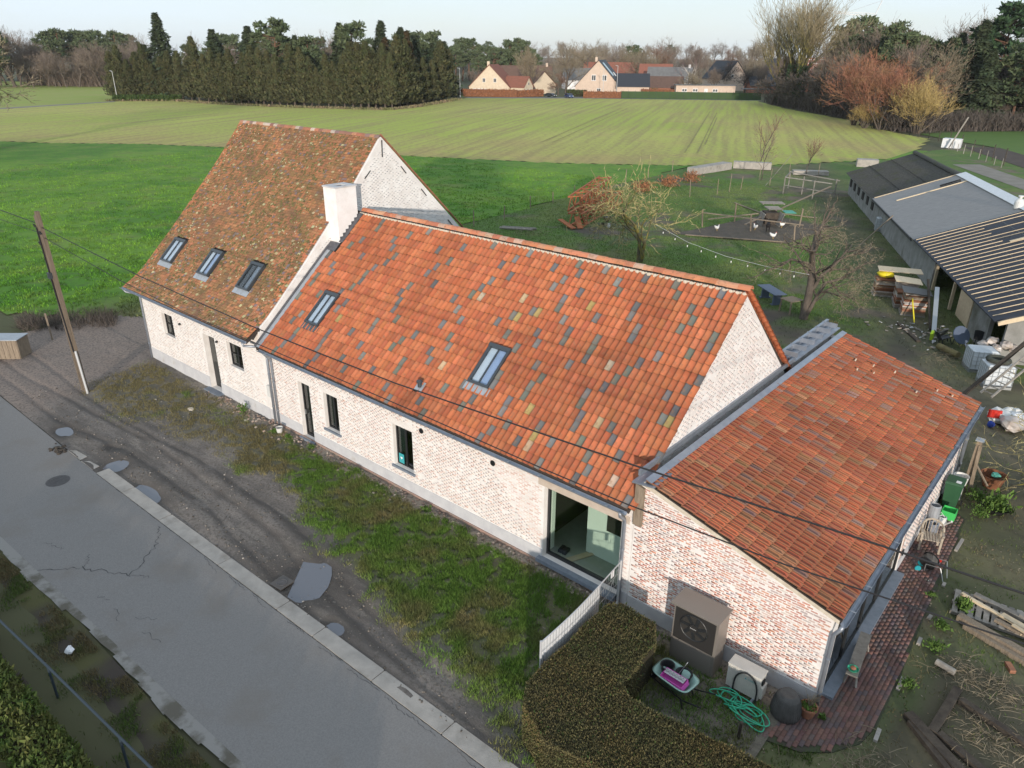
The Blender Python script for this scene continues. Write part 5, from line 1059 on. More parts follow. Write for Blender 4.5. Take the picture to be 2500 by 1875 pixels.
tps = thing('timber_post', 'thick brown timber post standing behind the bin with a pale top', 'post', (34.25, 13.3, 0)); MB().beam((34.22, 13.45, -.1), (34.28, 13.25, 2.15), .22, .16).build('shaft', 'wood_old', tps); MB().beam((34.42, 13.2, .1), (34.34, 13.15, 2.0), .08, .1).build('slat', 'wood_old', tps); MB().obox((34.28, 13.24, 2.17), (.26, .3, .04)).build('cap', 'zinc_pale', tps); MB().beam((34.4, 13.2, 1.2), (34.9, 12.9, .7), .05, .05).build('brace', 'wood_old', tps)

# lumber on a pallet, beams, log, raised beds
pa = thing('timber_pallet', 'grey slatted pallet lying under the loose boards in the right garden', 'pallet', (36.2, 6.6, 0)); Mp = Matrix.Rotation(R(6), 3, 'Z'); pc = Vector((36.35, 6.5, 0))
for i in range(11): MB().obox(pc+Mp @ Vector((-.95+i*.19, 0, .14)), (.14, 1.15, .02), Mp).build('slat', 'wood_grey', pa)
for s in (-1, 0, 1): MB().obox(pc+Mp @ Vector((0, s*.5, .08)), (2.1, .09, .095), Mp).build('bearer', 'wood_grey', pa)
for i, (p, q, w, h, m, lb_) in enumerate((((35.75,6.95,.2),(37.6,6.55,.22),.16,.10,'wood_grey','long pale grey plank across the back of the pallet'), ((35.45,6.78,.18),(36.6,6.38,.2),.09,.08,'wood_new','slim yellowish batten across the pallet edge'), ((36.5,6.4,.27),(38.2,5.85,.27),.2,.06,'wood_new','rough split plank topmost on the pallet pile'), ((36.4,6.15,.2),(38.2,5.75,.2),.12,.08,'wood_old','weathered brown plank low on the pallet pile'), ((36.9,6.75,.27),(38.3,6.3,.3),.2,.1,'wood_grey','short thick grey board at the right of the pallet pile'), ((37.0,5.95,.2),(37.3,6.25,.22),.09,.05,'wood_new','short offcut lying across the pallet boards'), ((35.6,5.72,.12),(38.3,4.95,.14),.22,.2,'wood_old','heavy squared brown beam in front of the pallet'), ((35.8,5.5,.08),(38.2,4.72,.08),.16,.14,'wood_old','second squared beam lying under the heavy brown beam'), ((36.95,4.72,.06),(37.12,4.45,.06),.14,.1,'terracotta','red brick lying beside the heavy beam'), ((36.8,6.05,.33),(38.2,5.5,.33),.1,.05,'wood_new','narrow pale lath lying on the split plank'))):
    tag(MB().beam(p, q, w, h).build('timber', m), lb_, 'timber', 'timber lying in the right garden')
lg = thing('log', 'short pale sawn log lying on the soil', 'log', (35.75, 3.5, 0)); MB().tube([(35.55, 3.52, .09), (36.0, 3.42, .09)], .09, 10).build('stem', 'wood_grey', lg)
for i, (p, q, w, lb_) in enumerate((((36.18,2.85,.08),(36.02,1.05,.08),.2,'dark old beam edging the short side of the raised bed'), ((36.15,1.12,.07),(38.3,.15,.07),.18,'dark beam edging the near side of the raised bed'), ((36.3,2.55,.07),(38.6,1.85,.07),.16,'dark beam edging the far side of the raised bed'), ((35.45,1.25,.08),(37.4,-.1,.08),.24,'long half-rotted dark log across the bottom right corner'), ((35.55,1.05,.05),(37.2,-.35,.05),.14,'thin dark pole beside the half-rotted log'))):
    tag(MB().beam(p, q, w, .15).build('bed_beam', 'wood_dark'), lb_, 'beam', 'old beams edging the beds')
mat('teal_sheet', (.10, .35, .28))
# ------------------------------------------------------------------ the shed at the right
SHa = Vector((.43, -.903, 0)).normalized(); SHb = Vector((-SHa.y, SHa.x, 0)); SH0 = Vector((9.6, 75.5, 0)); HWD, EZ, RZ = 6.4, 2.3, 4.7
def sp(s, b, z): return SH0+SHa*s+SHb*b+Vector((0, 0, z))
sheds = thing('farm_shed', 'long low grey block farm shed with mossy, bare board and battened roof parts', 'shed', sp(26, 6.4, 0))
MS = Matrix((SHa, SHb, Vector((0,0,1)))).transposed()
wl = MB(); wl.obox(sp(9, .45, 1.05), (18, .25, 2.3), MS); wl.obox(sp(26.6, .45, 1.05), (17.2, .25, 2.3), MS); wl.obox(sp(37.2, .45, 1.05), (4, .25, 2.3), MS); wl.obox(sp(49.5, .45, .9), (3.0, .2, 2.0), MS)
wl.prism([sp(.1,.4,-.1), sp(.1,12.4,-.1), sp(.1,12.4,2.2), sp(.1,6.4,4.5), sp(.1,.4,2.2)], SHa*.25); wl.prism([sp(52.4,.6,-.1), sp(52.4,12.4,-.1), sp(52.4,12.4,2.3), sp(52.4,6.4,4.6), sp(52.4,.6,2.3)], SHa*.2)
shw = wl.build('wall', 'block_wall', sheds)
for s in (1.2, 4.0, 6.8, 9.6, 12.4, 15.2): MB().obox(sp(s, .29, 1.35), (1.1, .06, .75), MS).build('window', 'room_dark', sheds)
MB().obox(sp(43.3, 3.5, 1.1), (7.5, .1, 2.4), MS).build('dark_bay', 'room_dark', sheds)
for s in (39.3, 43.6, 47.5): MB().obox(sp(s, .5, 1.1), (.16, .16, 2.4), MS).build('post', 'wood_new', sheds)
MB().obox(sp(45.9, .62, .95), (2.6, .05, 1.9), MS).build('osb_board', 'wood_new', sheds); MB().obox(sp(41.5, .4, 2.28), (10, .12, .2), MS).build('header_beam', 'wood_new', sheds)
sl = Vector((0, 0, 0)); up1 = (SHb*HWD+Vector((0, 0, RZ-EZ))).normalized(); nr1 = SHa.cross(up1); slen = math.hypot(HWD, RZ-EZ); MR1 = Matrix((SHa, up1, nr1)).transposed()
def rp(s, t, h=0): return sp(s, 0, EZ)+up1*t+nr1*h
# mossy corrugated part: real corrugations
cg = MB(); NS = 0; n = 120; 
for i in range(n):
    a = 18.0*i/n; b = 18.0*(i+1)/n; h0, h1 = .05*(i % 2), .05*((i+1) % 2)
    for k in range(3):
        t0 = slen*k/3-.03*(k > 0); t1 = slen*(k+1)/3; e = .03*(2-k)
        cg.sheet([rp(a, t0-.25*(k == 0), h0+e), rp(b, t0-.25*(k == 0), h1+e), rp(b, t1, h1+e-.02), rp(a, t1, h0+e-.02)])
cg.build('mossy_roof', 'roof_moss', sheds)
up2 = (SHb*-HWD+Vector((0, 0, RZ-EZ))).normalized()
MB().prism([rp(0, slen, .0), rp(18, slen, .0), sp(18, 12.8, EZ), sp(0, 12.8, EZ)], (0, 0, .05)).build('far_slope', 'roof_moss', sheds)
MB().prism([rp(18, slen, .25), rp(53.4, slen, .25), sp(53.4, 12.8, EZ+.25), sp(18, 12.8, EZ+.25)], (0, 0, .05)).build('far_slope', 'roof_board', sheds)
rc = MB().half(rp(0, slen, .02), rp(18, slen, .02), .26, 7, False).build('ridge_cap', 'roof_moss', sheds)
for t in (2.2, 4.4):
    MB().obox(rp(9, t, .12), (18, .05, .02), MR1).build('sheet_lap', 'room_dark', sheds)
# bare board part
MB().obox(rp(26.6, slen/2-.1, .22), (17.2, slen+.3, .06), MR1).build('board_roof', 'roof_board', sheds)
MB().obox(rp(18.1, slen/2, .29), (.12, slen+.2, .06), MR1).build('batten', 'wood_new', sheds); MB().obox(rp(21.6, slen/2+.5, .29), (.2, slen-1.2, .06), MR1).build('plank', 'wood_new', sheds)
MB().obox(rp(26, -.28, .1), (16.6, .06, .3), MR1).build('fascia', 'lead', sheds)
for s, t in ((20.6, 5.6), (21.2, 5.5)): MB().tube([rp(s, t-.9, .3), rp(s-.1, t+.7, .3)], .06, 8).build('felt_roll', 'black_plastic', sheds)
MB().obox(rp(27, slen+.05, .33), (17.5, .75, .04), MR1).build('ridge_sheet', 'white_sheet', sheds)
# membrane with battens
MB().obox(rp(44.3, slen/2-.1, .24), (18.3, slen+.34, .08), MR1).build('membrane', 'membrane', sheds)
for i in range(24):
    s = 35.5+i*.75; short = 3.2 if i in (2, 4, 7) else 0; MB().obox(rp(s, slen/2-.05-short/2, .30), (.036, slen+.2-short, .035), MR1).build('batten', 'wood_new', sheds)
for t in (1.5, 3.2, 4.9): MB().obox(rp(44.3, t, .2815), (18.2, .05, .006), MR1).build('overlap_line', 'hp_dark', sheds)
MB().obox(rp(53.5, slen/2, .12), (.06, slen+.3, .22), MR1).build('verge_board', 'wood_new', sheds); MB().obox(rp(41.4, 5.0, .36), (.22, 2.2, .04), MR1).build('plank', 'wood_new', sheds)
gb_ = thing('gas_bottle', 'white gas bottle standing on the bare board roof', 'gas bottle', rp(34.0, 6.5, .25)); MB().lathe(rp(34.0, 6.5, .2), [(.26, 0), (.3, .1), (.3, .5), (.2, .68), (.1, .72), (.1, .82), (.17, .83), (.17, .92)], 16).build('body', 'white_plastic', gb_)
tag(MB().obox(sp(27.2, -.9, 1.15)+Vector((-.5, -.4, 0)), (.14, .06, 3.9), MS @ Matrix.Rotation(R(-38), 3, 'X')).build('leaning_plank', 'wood_old'), 'long plank leaning against the shed eaves behind the willow', 'plank')
# things in front of the shed
def brick_stack(p, w, d, h, rz, label, cover, sack=False):
    t = thing('brick_pallet', label, 'brick stack', p, 'brick pallets by the shed'); p = Vector(p); M = Matrix.Rotation(rz, 3, 'Z'); n = int(h/.085)
    for i in range(n): MB().obox(p+M @ Vector((random.gauss(0, .015), random.gauss(0, .015), .14+i*.085)), (w+random.gauss(0, .02), d+random.gauss(0, .02), .074), M).build('brick_layer', random.choice(['plastic_wrap', 'terracotta', 'plastic_wrap', 'rust', 'wood_old']), t)
    MB().obox(p+Vector((0, 0, .05)), (w+.1, d+.1, .1), M).build('pallet', 'wood_grey', t)
    if cover: MB().obox(p+M @ Vector((.02, 0, .16+n*.085)), (w+.35, d+.35, .03), M @ Matrix.Rotation(R(4), 3, 'Y')).build('cover_board', cover, t)
brick_stack((24.7, 36.9, 0), 1.15, 1.0, 1.05, .4, 'wrapped brick stack nearest the willow with a yellow sack on top', None); brick_stack((26.2, 36.1, 0), 1.2, 1.1, 1.3, .35, 'brick stack behind the others under a plywood sheet', 'wood_new'); brick_stack((27.25, 33.9, 0), 1.25, 1.15, 1.35, .35, 'tall wrapped brick stack with a dark roof board on top', 'hp_dark'); brick_stack((26.4, 35.0, 0), .9, .9, 1.0, .35, 'narrow brick stack squeezed between the two taller ones', None)
tag(MB().ball((24.65, 37.0, 1.35), .5, 12, 8, sc=(1.1, .8, .45), jit=.08).build('yellow_sack', 'yellow_sack', smooth=True), 'bright yellow sack on the brick stack by the willow', 'sack'); tag(MB().obox((25.3, 37.6, 1.62), (2.6, 1.3, .04), Matrix.Rotation(.35, 3, 'Z')).build('plywood_sheet', 'wood_new'), 'weathered plywood sheet laid across the brick stacks', 'board')
for p, q, w, h, m, lb_ in (((27.9,31.9,.1),(27.1,33.6,1.3),.06,.06,'yellow_sack','thin yellow staff leaning on the tall brick stack'), ((29.2,30.8,.1),(28.3,33.8,1.9),.24,.06,'steel','bright metal channel leaning by the open shed bay'), ((28.9,31.3,.1),(27.6,34.5,2.1),.12,.1,'wood_dark','dark beam leaning into the open shed bay'), ((27.2,31.3,.06),(28.9,28.8,.06),.22,.1,'wood_dark','dark beam lying on the grass before the shed'), ((29.6,30.2,.1),(29.9,30.0,.7),.3,.12,'wood_grey','short grey board standing by the shed bay')):
    tag(MB().beam(p, q, w, h).build('timber', m), lb_, 'timber', 'loose lengths by the shed')
db = MB()
for i in range(90):
    x = random.gauss(28.6, 1.0); y = random.gauss(30.8, 1.1); s = random.uniform(.03, .11); db.obox((x, y, .05+random.uniform(0, .08)), (s*2.2, s, s*.5), Matrix.Rotation(random.random()*3, 3, 'Z') @ Matrix.Rotation(random.gauss(0, .4), 3, 'X'), random.choice([0, 0, 1, 2]))
o = db.build('rubble_heap', ['wood_grey', 'plinth', 'rubble']); o['kind'] = 'stuff'; o['label'] = 'heap of broken boards and rubble before the shed bay'
tag(MB().obox((29.35, 29.6, .3), (.14, .3, .5), Matrix.Rotation(.5, 3, 'X')).build('hi_vis_vest', mat('hi_vis', (.55, .8, .05))), 'bright yellow-green vest hanging in the shed rubble', 'vest')
def plastic_chair(p, rz, tilt, label):
    t = thing('plastic_chair', label, 'chair', p, 'dark plastic chairs by the shed'); p = Vector(p); M = Matrix.Rotation(rz, 3, 'Z') @ Matrix.Rotation(tilt, 3, 'X'); L = lambda x, y, z: p+M @ Vector((x, y, z))
    MB().obox(L(0, 0, .42), (.46, .44, .03), M).build('seat', 'car_blue' if 0 else 'black_plastic', t); MB().add([L(.24*math.cos(math.pi*i/8), .22+.1*math.sin(math.pi*i/8), .43) for i in range(9)]+[L(.27*math.cos(math.pi*i/8), .30+.14*math.sin(math.pi*i/8), .85+.12*math.sin(math.pi*i/8)) for i in range(9)], [(i, i+1, i+10, i+9) for i in range(8)]).build('backrest', 'black_plastic', t)
    for x in (-.2, .2):
        for y in (-.19, .2): MB().beam(L(x, y, .42), L(x*1.15, y*1.15, 0), .04, .04).build('leg', 'black_plastic', t)
        MB().obox(L(x*1.25, .02, .64), (.05, .44, .03), M).build('armrest', 'black_plastic', t)
plastic_chair((30.1, 29.5, 0), 2.2, -.35, 'tipped dark plastic chair nearest the grass'); plastic_chair((30.7, 29.9, 0), 2.6, 0, 'dark plastic chair standing upright among the chairs'); plastic_chair((31.5, 30.2, 0), 3.0, .15, 'dark plastic chair closest to the shed corner')
pt = thing('round_table', 'dark round plastic table standing on edge among the chairs', 'table', (30.9, 29.2, 0)); MB().tube([(30.75, 29.25, .75), (30.79, 29.22, .78)], .5, 22).build('top', 'blue_table', pt); MB().beam((30.8, 29.25, .7), (31.1, 29.5, .1), .06, .06).build('leg', 'blue_table', pt)
def ibc(p, rz, label, s=1.0):
    t = thing('water_tank', label, 'water tank', p, 'caged water tanks'); p = Vector(p); M = Matrix.Rotation(rz, 3, 'Z'); w, d, h = 1.15*s, .98*s, 1.0*s; L = lambda x, y, z: p+M @ Vector((x, y, z))
    v = []; zs = [.16, .2, .55, 1.0*s+.1, 1.0*s+.16]; ins = [.06, 0, -.02, 0, .08]
    fs = []
    for z, q in zip(zs, ins): v += [L(sx*(w/2-q), sy*(d/2-q), z) for sx, sy in ((-1,-1),(1,-1),(1,1),(-1,1))]
    for i in range(4): fs += [(4*i+j, 4*i+(j+1) % 4, 4*i+4+(j+1) % 4, 4*i+4+j) for j in range(4)]
    MB().add(v, fs+[(3,2,1,0),(16,17,18,19)]).build('bottle', 'tank_white', t)
    for i in range(5):
        z = .2+i*.22*s; MB().tube([L(sx*(w/2+.03), sy*(d/2+.03), z) for sx, sy in ((-1,-1),(1,-1),(1,1),(-1,1),(-1,-1))], .013, 5).build('cage_bar', 'steel', t)
    for i in range(6):
        for sx, sy, ax in ((1, 0, 0), (-1, 0, 0), (0, 1, 1), (0, -1, 1)):
            o = (i/5-.5); a = L(sx*(w/2+.03) if ax == 0 else o*w, sy*(d/2+.03) if ax == 1 else o*d, .15); MB().tube([a, a+Vector((0, 0, .98*s))], .011, 4).build('cage_bar', 'steel', t)
    MB().obox(L(0, 0, .07), (w+.06, d+.06, .12), M).build('pallet', 'steel', t)
ibc((32.2, 26.6, 0), .5, 'white caged water tank half hidden at the left of the pair'); ibc((33.15, 24.9, 0), .5, 'white caged water tank with a tyre on top'); ibc((18.8, 57.5, 0), .4, 'pale caged tank at the shed corner behind the willow')
ty = MB(); ty.add([], []); nn, mm = 20, 8; vs = [(33.1+(.36+.12*math.cos(2*math.pi*j/mm))*math.cos(2*math.pi*i/nn)*1.15, 24.9+(.36+.12*math.cos(2*math.pi*j/mm))*math.sin(2*math.pi*i/nn), 1.3+.12*math.sin(2*math.pi*j/mm)) for i in range(nn) for j in range(mm)]
tag(MB().add(vs, [(i*mm+j, i*mm+(j+1) % mm, ((i+1) % nn)*mm+(j+1) % mm, ((i+1) % nn)*mm+j) for i in range(nn) for j in range(mm)]).build('discarded_tyre', mat('old_rubber', (.07, .08, .065), (.05, .05, .04), scale=5), smooth=True), 'greyish old tyre lying on the water tank', 'tyre')
for i in range(5): tag(MB().ball((32.0+i*.32, 27.9+.25*math.sin(i*2), .95+.22*(i % 2)), .34, 9, 7, sc=(.8, 1.1, .55), jit=.22).build('sack', 'plastic_wrap'), ['pale sack at the left end of the heap behind the tanks', 'pale sack second from the left behind the tanks', 'pale sack in the middle of the heap behind the tanks', 'pale sack second from the right behind the tanks', 'pale sack at the right end of the heap behind the tanks'][i], 'sack', 'sacks behind the water tanks')
tag(MB().tube([(30.0, 28.2, .25), (31.1, 27.4, .25)], .17, 12).build('carpet_roll', mat('olive_roll', (.19, .16, .07), (.14, .11, .05), scale=4)), 'rolled olive carpet lying on the grass by the tanks', 'roll')
# ladder
la = thing('wooden_ladder', 'long weathered wooden ladder leaning at the far end of the lean-to', 'ladder', (33.5, 22, 0)); l0, l1 = Vector((33.35, 21.0, .9)), Vector((35.7, 25.2, 4.2)); dv = (l1-l0).normalized(); sv = dv.cross(Vector((0, 0, 1))).normalized()*.26
for s in (-1, 1): MB().beam(l0+sv*s, l1+sv*s, .06, .09).build('rail', 'wood_grey', la)
for i in range(17): c = l0.lerp(l1, (i+.5)/17); MB().beam(c-sv, c+sv, .045, .035).build('rung', 'wood_grey', la)
tag(MB().beam(l0+sv*-3.2+Vector((-.2, 0, -.5)), l1+sv*-3.0, .14, .14).build('prop_beam', 'wood_dark'), 'dark mossy beam leaning beside the wooden ladder', 'beam')
# rubbish heap and dug soil at the right edge
for i, (x, y, m, lb_) in enumerate(((34.1, 20.4, 'white_plastic', 'white rubbish bag nearest the lean-to gutter'), (34.5, 20.9, 'white_plastic', 'white rubbish bag in the middle of the heap by the ladder'), (34.9, 20.5, 'white_sheet', 'white rubbish bag at the right of the heap by the ladder'), (34.7, 19.9, 'plastic_wrap', 'greyish rubbish bag lowest in the heap by the ladder'))):
    tag(MB().ball((x, y, .35), .42, 10, 7, jit=.2, sc=(1.1, 1, .8)).build('rubbish_bag', m), lb_, 'bag', 'rubbish bags')
tag(MB().obox((33.95, 20.0, .55), (.5, .06, .35), Matrix.Rotation(.4, 3, 'Z')).box(33.75, 33.95, 19.93, 19.96, .38, .72).build('red_white_sign', ['red_plastic']), 'red plastic panel among the white rubbish bags', 'panel'); tag(MB().ball((33.95, 19.75, .16), .15, 8, 6, jit=.1).build('blue_rag', mat('blue_rag', (.03, .06, .3))), 'small blue rag under the red panel', 'rag')
tt = thing('terracotta_tub', 'large rust brown tub with green net behind the timber post', 'tub', (34.9, 14.4, 0)); MB().lathe((34.9, 14.4, .0), [(.28, 0), (.42, .5), (.45, .5), (.4, .45), (.3, .1)], 18).build('pot', 'rust', tt); MB().ball((34.95, 14.45, .46), .16, 8, 5, jit=.3, sc=(1, 1, .5)).build('net', 'teal_sheet', tt)
dp = thing('black_tub', 'black plastic half tub of plants by the garden path', 'tub', (35.3, 13.6, 0)); MB().lathe((35.35, 12.6, .0), [(.25, 0), (.42, .22), (.45, .23), (.4, .2), (.3, .05)], 18).build('bowl', 'black_plastic', dp); leaf_blob('leaves', 'weed', dp, np.array([35.35, 12.6, .3])+rng.normal(size=(260, 3))*np.array([.22, .22, .12]), np.tile([0,0,1.], (260, 1)), .16, 12)
tag(MB().obox((36.6, 15.2, .1), (1.1, .5, .06), Matrix.Rotation(.7, 3, 'Z')).obox((36.9, 14.5, .14), (.9, .4, .05), Matrix.Rotation(.3, 3, 'Z')).build('sheet_metal', 'zinc_pale'), 'bent pale metal sheets lying at the right edge', 'sheet metal')
tag(MB().obox((20.5, 28.9, .5), (.01, .01, .01)).build('peg', 'steel'), 'small peg', 'peg') if 0 else None
# tables
bt = thing('blue_garden_table', 'slate blue trestle table behind the long roof ridge', 'table', (19.9, 30.4, 0)); Mt = Matrix.Rotation(R(-40), 3, 'Z'); MB().obox((19.75, 30.5, .76), (2.3, .85, .05), Mt).build('top', 'blue_table', bt)
for s in (-1, 1): MB().obox(Vector((19.75, 30.5, .37))+Mt @ Vector((s*.75, 0, 0)), (.12, .5, .72), Mt).build('leg', 'blue_table', bt); MB().obox(Vector((19.75, 30.5, .04))+Mt @ Vector((s*.75, 0, 0)), (.16, .75, .08), Mt).build('foot', 'blue_table', bt)
wt_ = thing('wooden_table', 'rough square wooden table beside the leaning tree', 'table', (21.5, 29.2, 0)); M2_ = Matrix.Rotation(R(-25), 3, 'Z'); c2_ = Vector((21.55, 29.2, 0)); 
for i in range(6): MB().obox(c2_+M2_ @ Vector((-.4+i*.16, 0, .82)), (.15, 1.0, .035), M2_).build('board', 'wood_old', wt_)
for sx in (-1, 1):
    for sy in (-1, 1): MB().beam(c2_+M2_ @ Vector((sx*.4, sy*.42, .8)), c2_+M2_ @ Vector((sx*.44, sy*.46, 0)), .08, .08).build('leg', 'wood_old', wt_)
fb = thing('fire_basket', 'small iron fire basket on a terracotta pot on the lawn', 'fire basket', (24.6, 27.2, 0)); MB().lathe((24.6, 27.4, 0), [(.16, 0), (.24, .3), (.22, .3)], 14).build('pot', 'terracotta', fb)
for i in range(14): t = i*math.pi/7; MB().tube([(24.6+.2*math.cos(t), 27.4+.2*math.sin(t), .3), (24.6+.3*math.cos(t), 27.4+.3*math.sin(t), .55)], .012, 4).build('bar', 'rust', fb)
# string of lights
SLP = [(9.5,33.2,3.0),(13,31.6,2.55),(16.5,30.3,2.4),(20,29.2,2.5),(22.6,28.3,2.75)]
sl_ = thing('string_lights', 'white cord with small hanging bulbs strung to the leaning tree', 'string lights', (16, 30, 0)); o = []
for i in range(4):
    for k in range(8): o.append(Vector(SLP[i]).lerp(Vector(SLP[i+1]), k/8))
MB().tube(o+[Vector(SLP[-1])], .010, 5).build('cord', 'white_sheet', sl_)
for i in range(2, len(o), 3):
    b_ = MB().lathe(o[i]+Vector((0, 0, -.34)), [(.02, 0), (.04, .06), (.03, .13)], 8).build('bulb', 'bulb', sl_); MB().tube([o[i], o[i]+Vector((0, 0, -.18))], .022, 5).build('socket', 'black_plastic', b_)
# fences of posts
def posts(L, label, group, h=1.3, r=.05, m='wood_old', cat='fence post', lean=.06):
    p0 = thing('fence_post', label, cat, (0, 0, 0), group); MB().tube([(0, 0, -.1), (random.gauss(0, lean), random.gauss(0, lean), h*.97), (0, 0, h)], [r, r*.95, r*.5], 6).build('shaft', m, p0)
    for i, q in enumerate(L):
        if i == 0: p0.location = (*q, 0)
        else: tree_copy(p0, (*q, 0), random.random()*6, (1, 1, random.uniform(.8, 1.15)))
posts([(-9.4,33.8),(-9.5,38.1),(-11.2,44.1),(-11.1,47.7),(-11.9,52.5),(-12.2,58),(-12.6,64),(-13,70),(-13.5,77)], 'weathered wooden post in the fence line along the meadow', 'meadow fence posts', 1.5)
posts([(-2.3,61),(-.9,64.8),(-.6,67.2),(-.3,69.6),(.9,75),(-1.6,77.8),(3.8,82.9),(.4,82.3)], 'thin wooden stake in the pen fence at the garden end', 'garden stakes', 1.9, .04)
posts([(6.0,47.9),(10.1,49.1),(14.7,47.4),(12.6,54),(7.2,52)], 'stout post of the chicken pen rail', 'chicken pen posts', 1.6, .07)
posts([(-4.4,157),(-1.7,153.5),(.8,150),(3.2,147),(5.8,143.6),(9,137),(12,130.6),(14,126),(16.5,121),(18.8,116)], 'dark thin post in the fence before the wood', 'far fence posts', 2.2, .07, 'wood_dark')
posts([(8.2,134),(9.7,131),(11.2,128),(12.8,125),(14.5,122),(16,119),(17.6,116),(19,113)], 'pale stake beside the dark soil bed', 'pale stakes', 1.5, .06, 'wood_grey')
for p, q, lb_ in (((6.6,43.6,.1),(14.1,46.8,.1),'long pale plank edging the near side of the chicken pen'), ((5.9,47.9,1.3),(14.7,49.0,1.25),'top rail of the chicken pen'), ((9.4,49.3,.5),(10.0,69.0,1.6),'pole slanting from the pen up to the timber frame'), ((5.2,50.5,.2),(9.0,53.0,.9),'pole slanting left from the pallet hutch'), ((7.8,58.5,.1),(12.5,58.8,.1),'flat board lying behind the pallet hutch'), ((3.0,61.0,.06),(7.4,57.6,.06),'grey pole lying in the grass behind the pen')):
    tag(MB().beam(p, q, .16, .07).build('rail', 'wood_old'), lb_, 'rail', 'pen rails')
struct(MB().prism([(5.6,43.6,.02),(14.4,46.7,.02),(14.9,55.5,.02),(8.0,57.0,.02)], (0, 0, .015)).build('pen_soil', mat('pen_soil', (.12, .095, .072), (.085, .07, .055), scale=1.2, bump=.6, bscale=6)))
# hutch of pallets
ph = thing('pallet_hutch', 'hutch knocked together from grey pallets in the chicken pen', 'hutch', (10.3, 53.6, 0)); 
def pallet(parent, c, w, d, M, n=7, name='slat'):
    c = Vector(c)
    for i in range(n): MB().obox(c+M @ Vector(((i/(n-1)-.5)*w, 0, .05)), (w/n*.72, d, .03), M).build(name, 'wood_grey', parent)
    for s in (-1, 0, 1): MB().obox(c+M @ Vector((0, s*d*.45, 0)), (w, .1, .07), M).build('bearer', 'wood_grey', parent)
Mh = Matrix.Rotation(R(-52), 3, 'Z'); pallet(ph, (9.9, 54.2, 1.3), 1.6, 1.3, Mh); pallet(ph, (9.6, 52.4, .55), 1.5, 1.2, Mh @ Matrix.Rotation(R(80), 3, 'X')); pallet(ph, (11.0, 53.2, .6), 1.5, 1.2, Mh @ Matrix.Rotation(R(72), 3, 'X')); pallet(ph, (8.9, 56.2, 1.4), 1.2, 2.2, Mh); MB().obox((11.3, 54.4, 1.15), (1.3, 1.0, .04), Mh).build('teal_sheet', 'teal_sheet', ph); MB().obox((9.9, 53.6, .55), (1.4, 1.2, 1.1), Mh).build('box', 'wood_dark', ph)
tf = thing('pole_stand', 'open frame of grey poles standing by the mossy shed end', 'frame', (7.5, 73, 0))
for a, b in (((3.4,74.5),0),((6.2,71.4),0),((9.6,72.0),0),((8.2,69.2),0),((4.6,70.0),0)): MB().beam((*a, 0), (*a, 2.0), .1, .1).build('post', 'wood_grey', tf)
for p, q in (((3.4,74.5,1.9),(9.8,72.3,1.8)),((4.6,70,1.9),(9.9,69.6,1.8)),((3.4,74.5,1.85),(4.6,70,1.9)),((4.0,72,.7),(9.8,70.5,.7))): MB().beam(p, q, .12, .09).build('rail', 'wood_grey', tf)
# animals in the pen
def hen(p, rz, label, white=True):
    t = thing('hen', label, 'hen', p, 'hens in the pen'); p = Vector(p); M = Matrix.Rotation(rz, 3, 'Z'); m = 'feather_white' if white else 'fur_black'; L = lambda x, y, z: p+M @ Vector((x, y, z))
    pr = [(-.30,.50,.03),(-.24,.44,.07),(-.14,.34,.12),(0,.29,.145),(.10,.30,.125),(.17,.38,.075),(.20,.46,.05),(.22,.52,.052),(.25,.53,.03)]; MB().tube([L(x, 0, z) for x, z, r in pr], [r for *_, r in pr], 10).build('body', m, t, smooth=True)
    MB().tube([L(.25, 0, .53), L(.30, 0, .515)], [.015, .003], 5).build('beak', 'beak', t); MB().obox(L(.22, 0, .585), (.08, .012, .045), M).build('comb', 'comb_red', t)
    for s in (-1, 1): MB().tube([L(0, s*.05, .2), L(.02, s*.05, .02), L(.08, s*.05, .01)], .011, 4).build('leg', 'beak', t)
hen((7.8, 47.1, .04), 1.2, 'white hen at the left of the pen'); hen((10.2, 49.8, .04), 2.6, 'white hen behind the middle pen post'); hen((12.8, 47.5, .04), .3, 'white hen nearest the front plank of the pen'); hen((11.6, 52.4, .04), 4.0, 'white hen beside the pallet hutch')
def goat(p, rz, label):
    t = thing('goat', label, 'goat', p, 'black goats in the pen'); p = Vector(p); M = Matrix.Rotation(rz, 3, 'Z'); L = lambda x, y, z: p+M @ Vector((x, y, z))
    pr = [(-.42,.58,.10),(-.36,.56,.16),(-.15,.52,.185),(.12,.50,.20),(.30,.54,.17),(.42,.64,.11),(.50,.76,.085),(.56,.84,.085),(.64,.80,.07),(.74,.73,.045)]; MB().tube([L(x, 0, z) for x, z, r in pr], [r for *_, r in pr], 12).build('body', 'fur_black', t, smooth=True)
    for x, k in ((.28, 0), (-.30, 1)):
        for s in (-1, 1): MB().tube([L(x, s*.10, .5), L(x+(.05 if k else .0), s*.11, .36), L(x-(.06 if k else -.01), s*.11, .2), L(x-.02*k, s*.11, .02)], [.085, .06, .035, .03], 7).build('leg', 'fur_black', t, smooth=True)
    for s in (-1, 1): MB().tube([L(.55, s*.06, .88), L(.50, s*.15, .84)], [.03, .012], 5).build('ear', 'fur_black', t); MB().tube([L(.56, s*.04, .91), L(.48, s*.06, 1.02)], [.018, .006], 5).build('horn', 'wood_grey', t)
    MB().tube([L(-.43, 0, .62), L(-.52, 0, .68)], [.03, .012], 5).build('tail', 'fur_black', t)
goat((11.2, 50.2, .04), 2.0, 'small black goat standing in the middle of the pen')
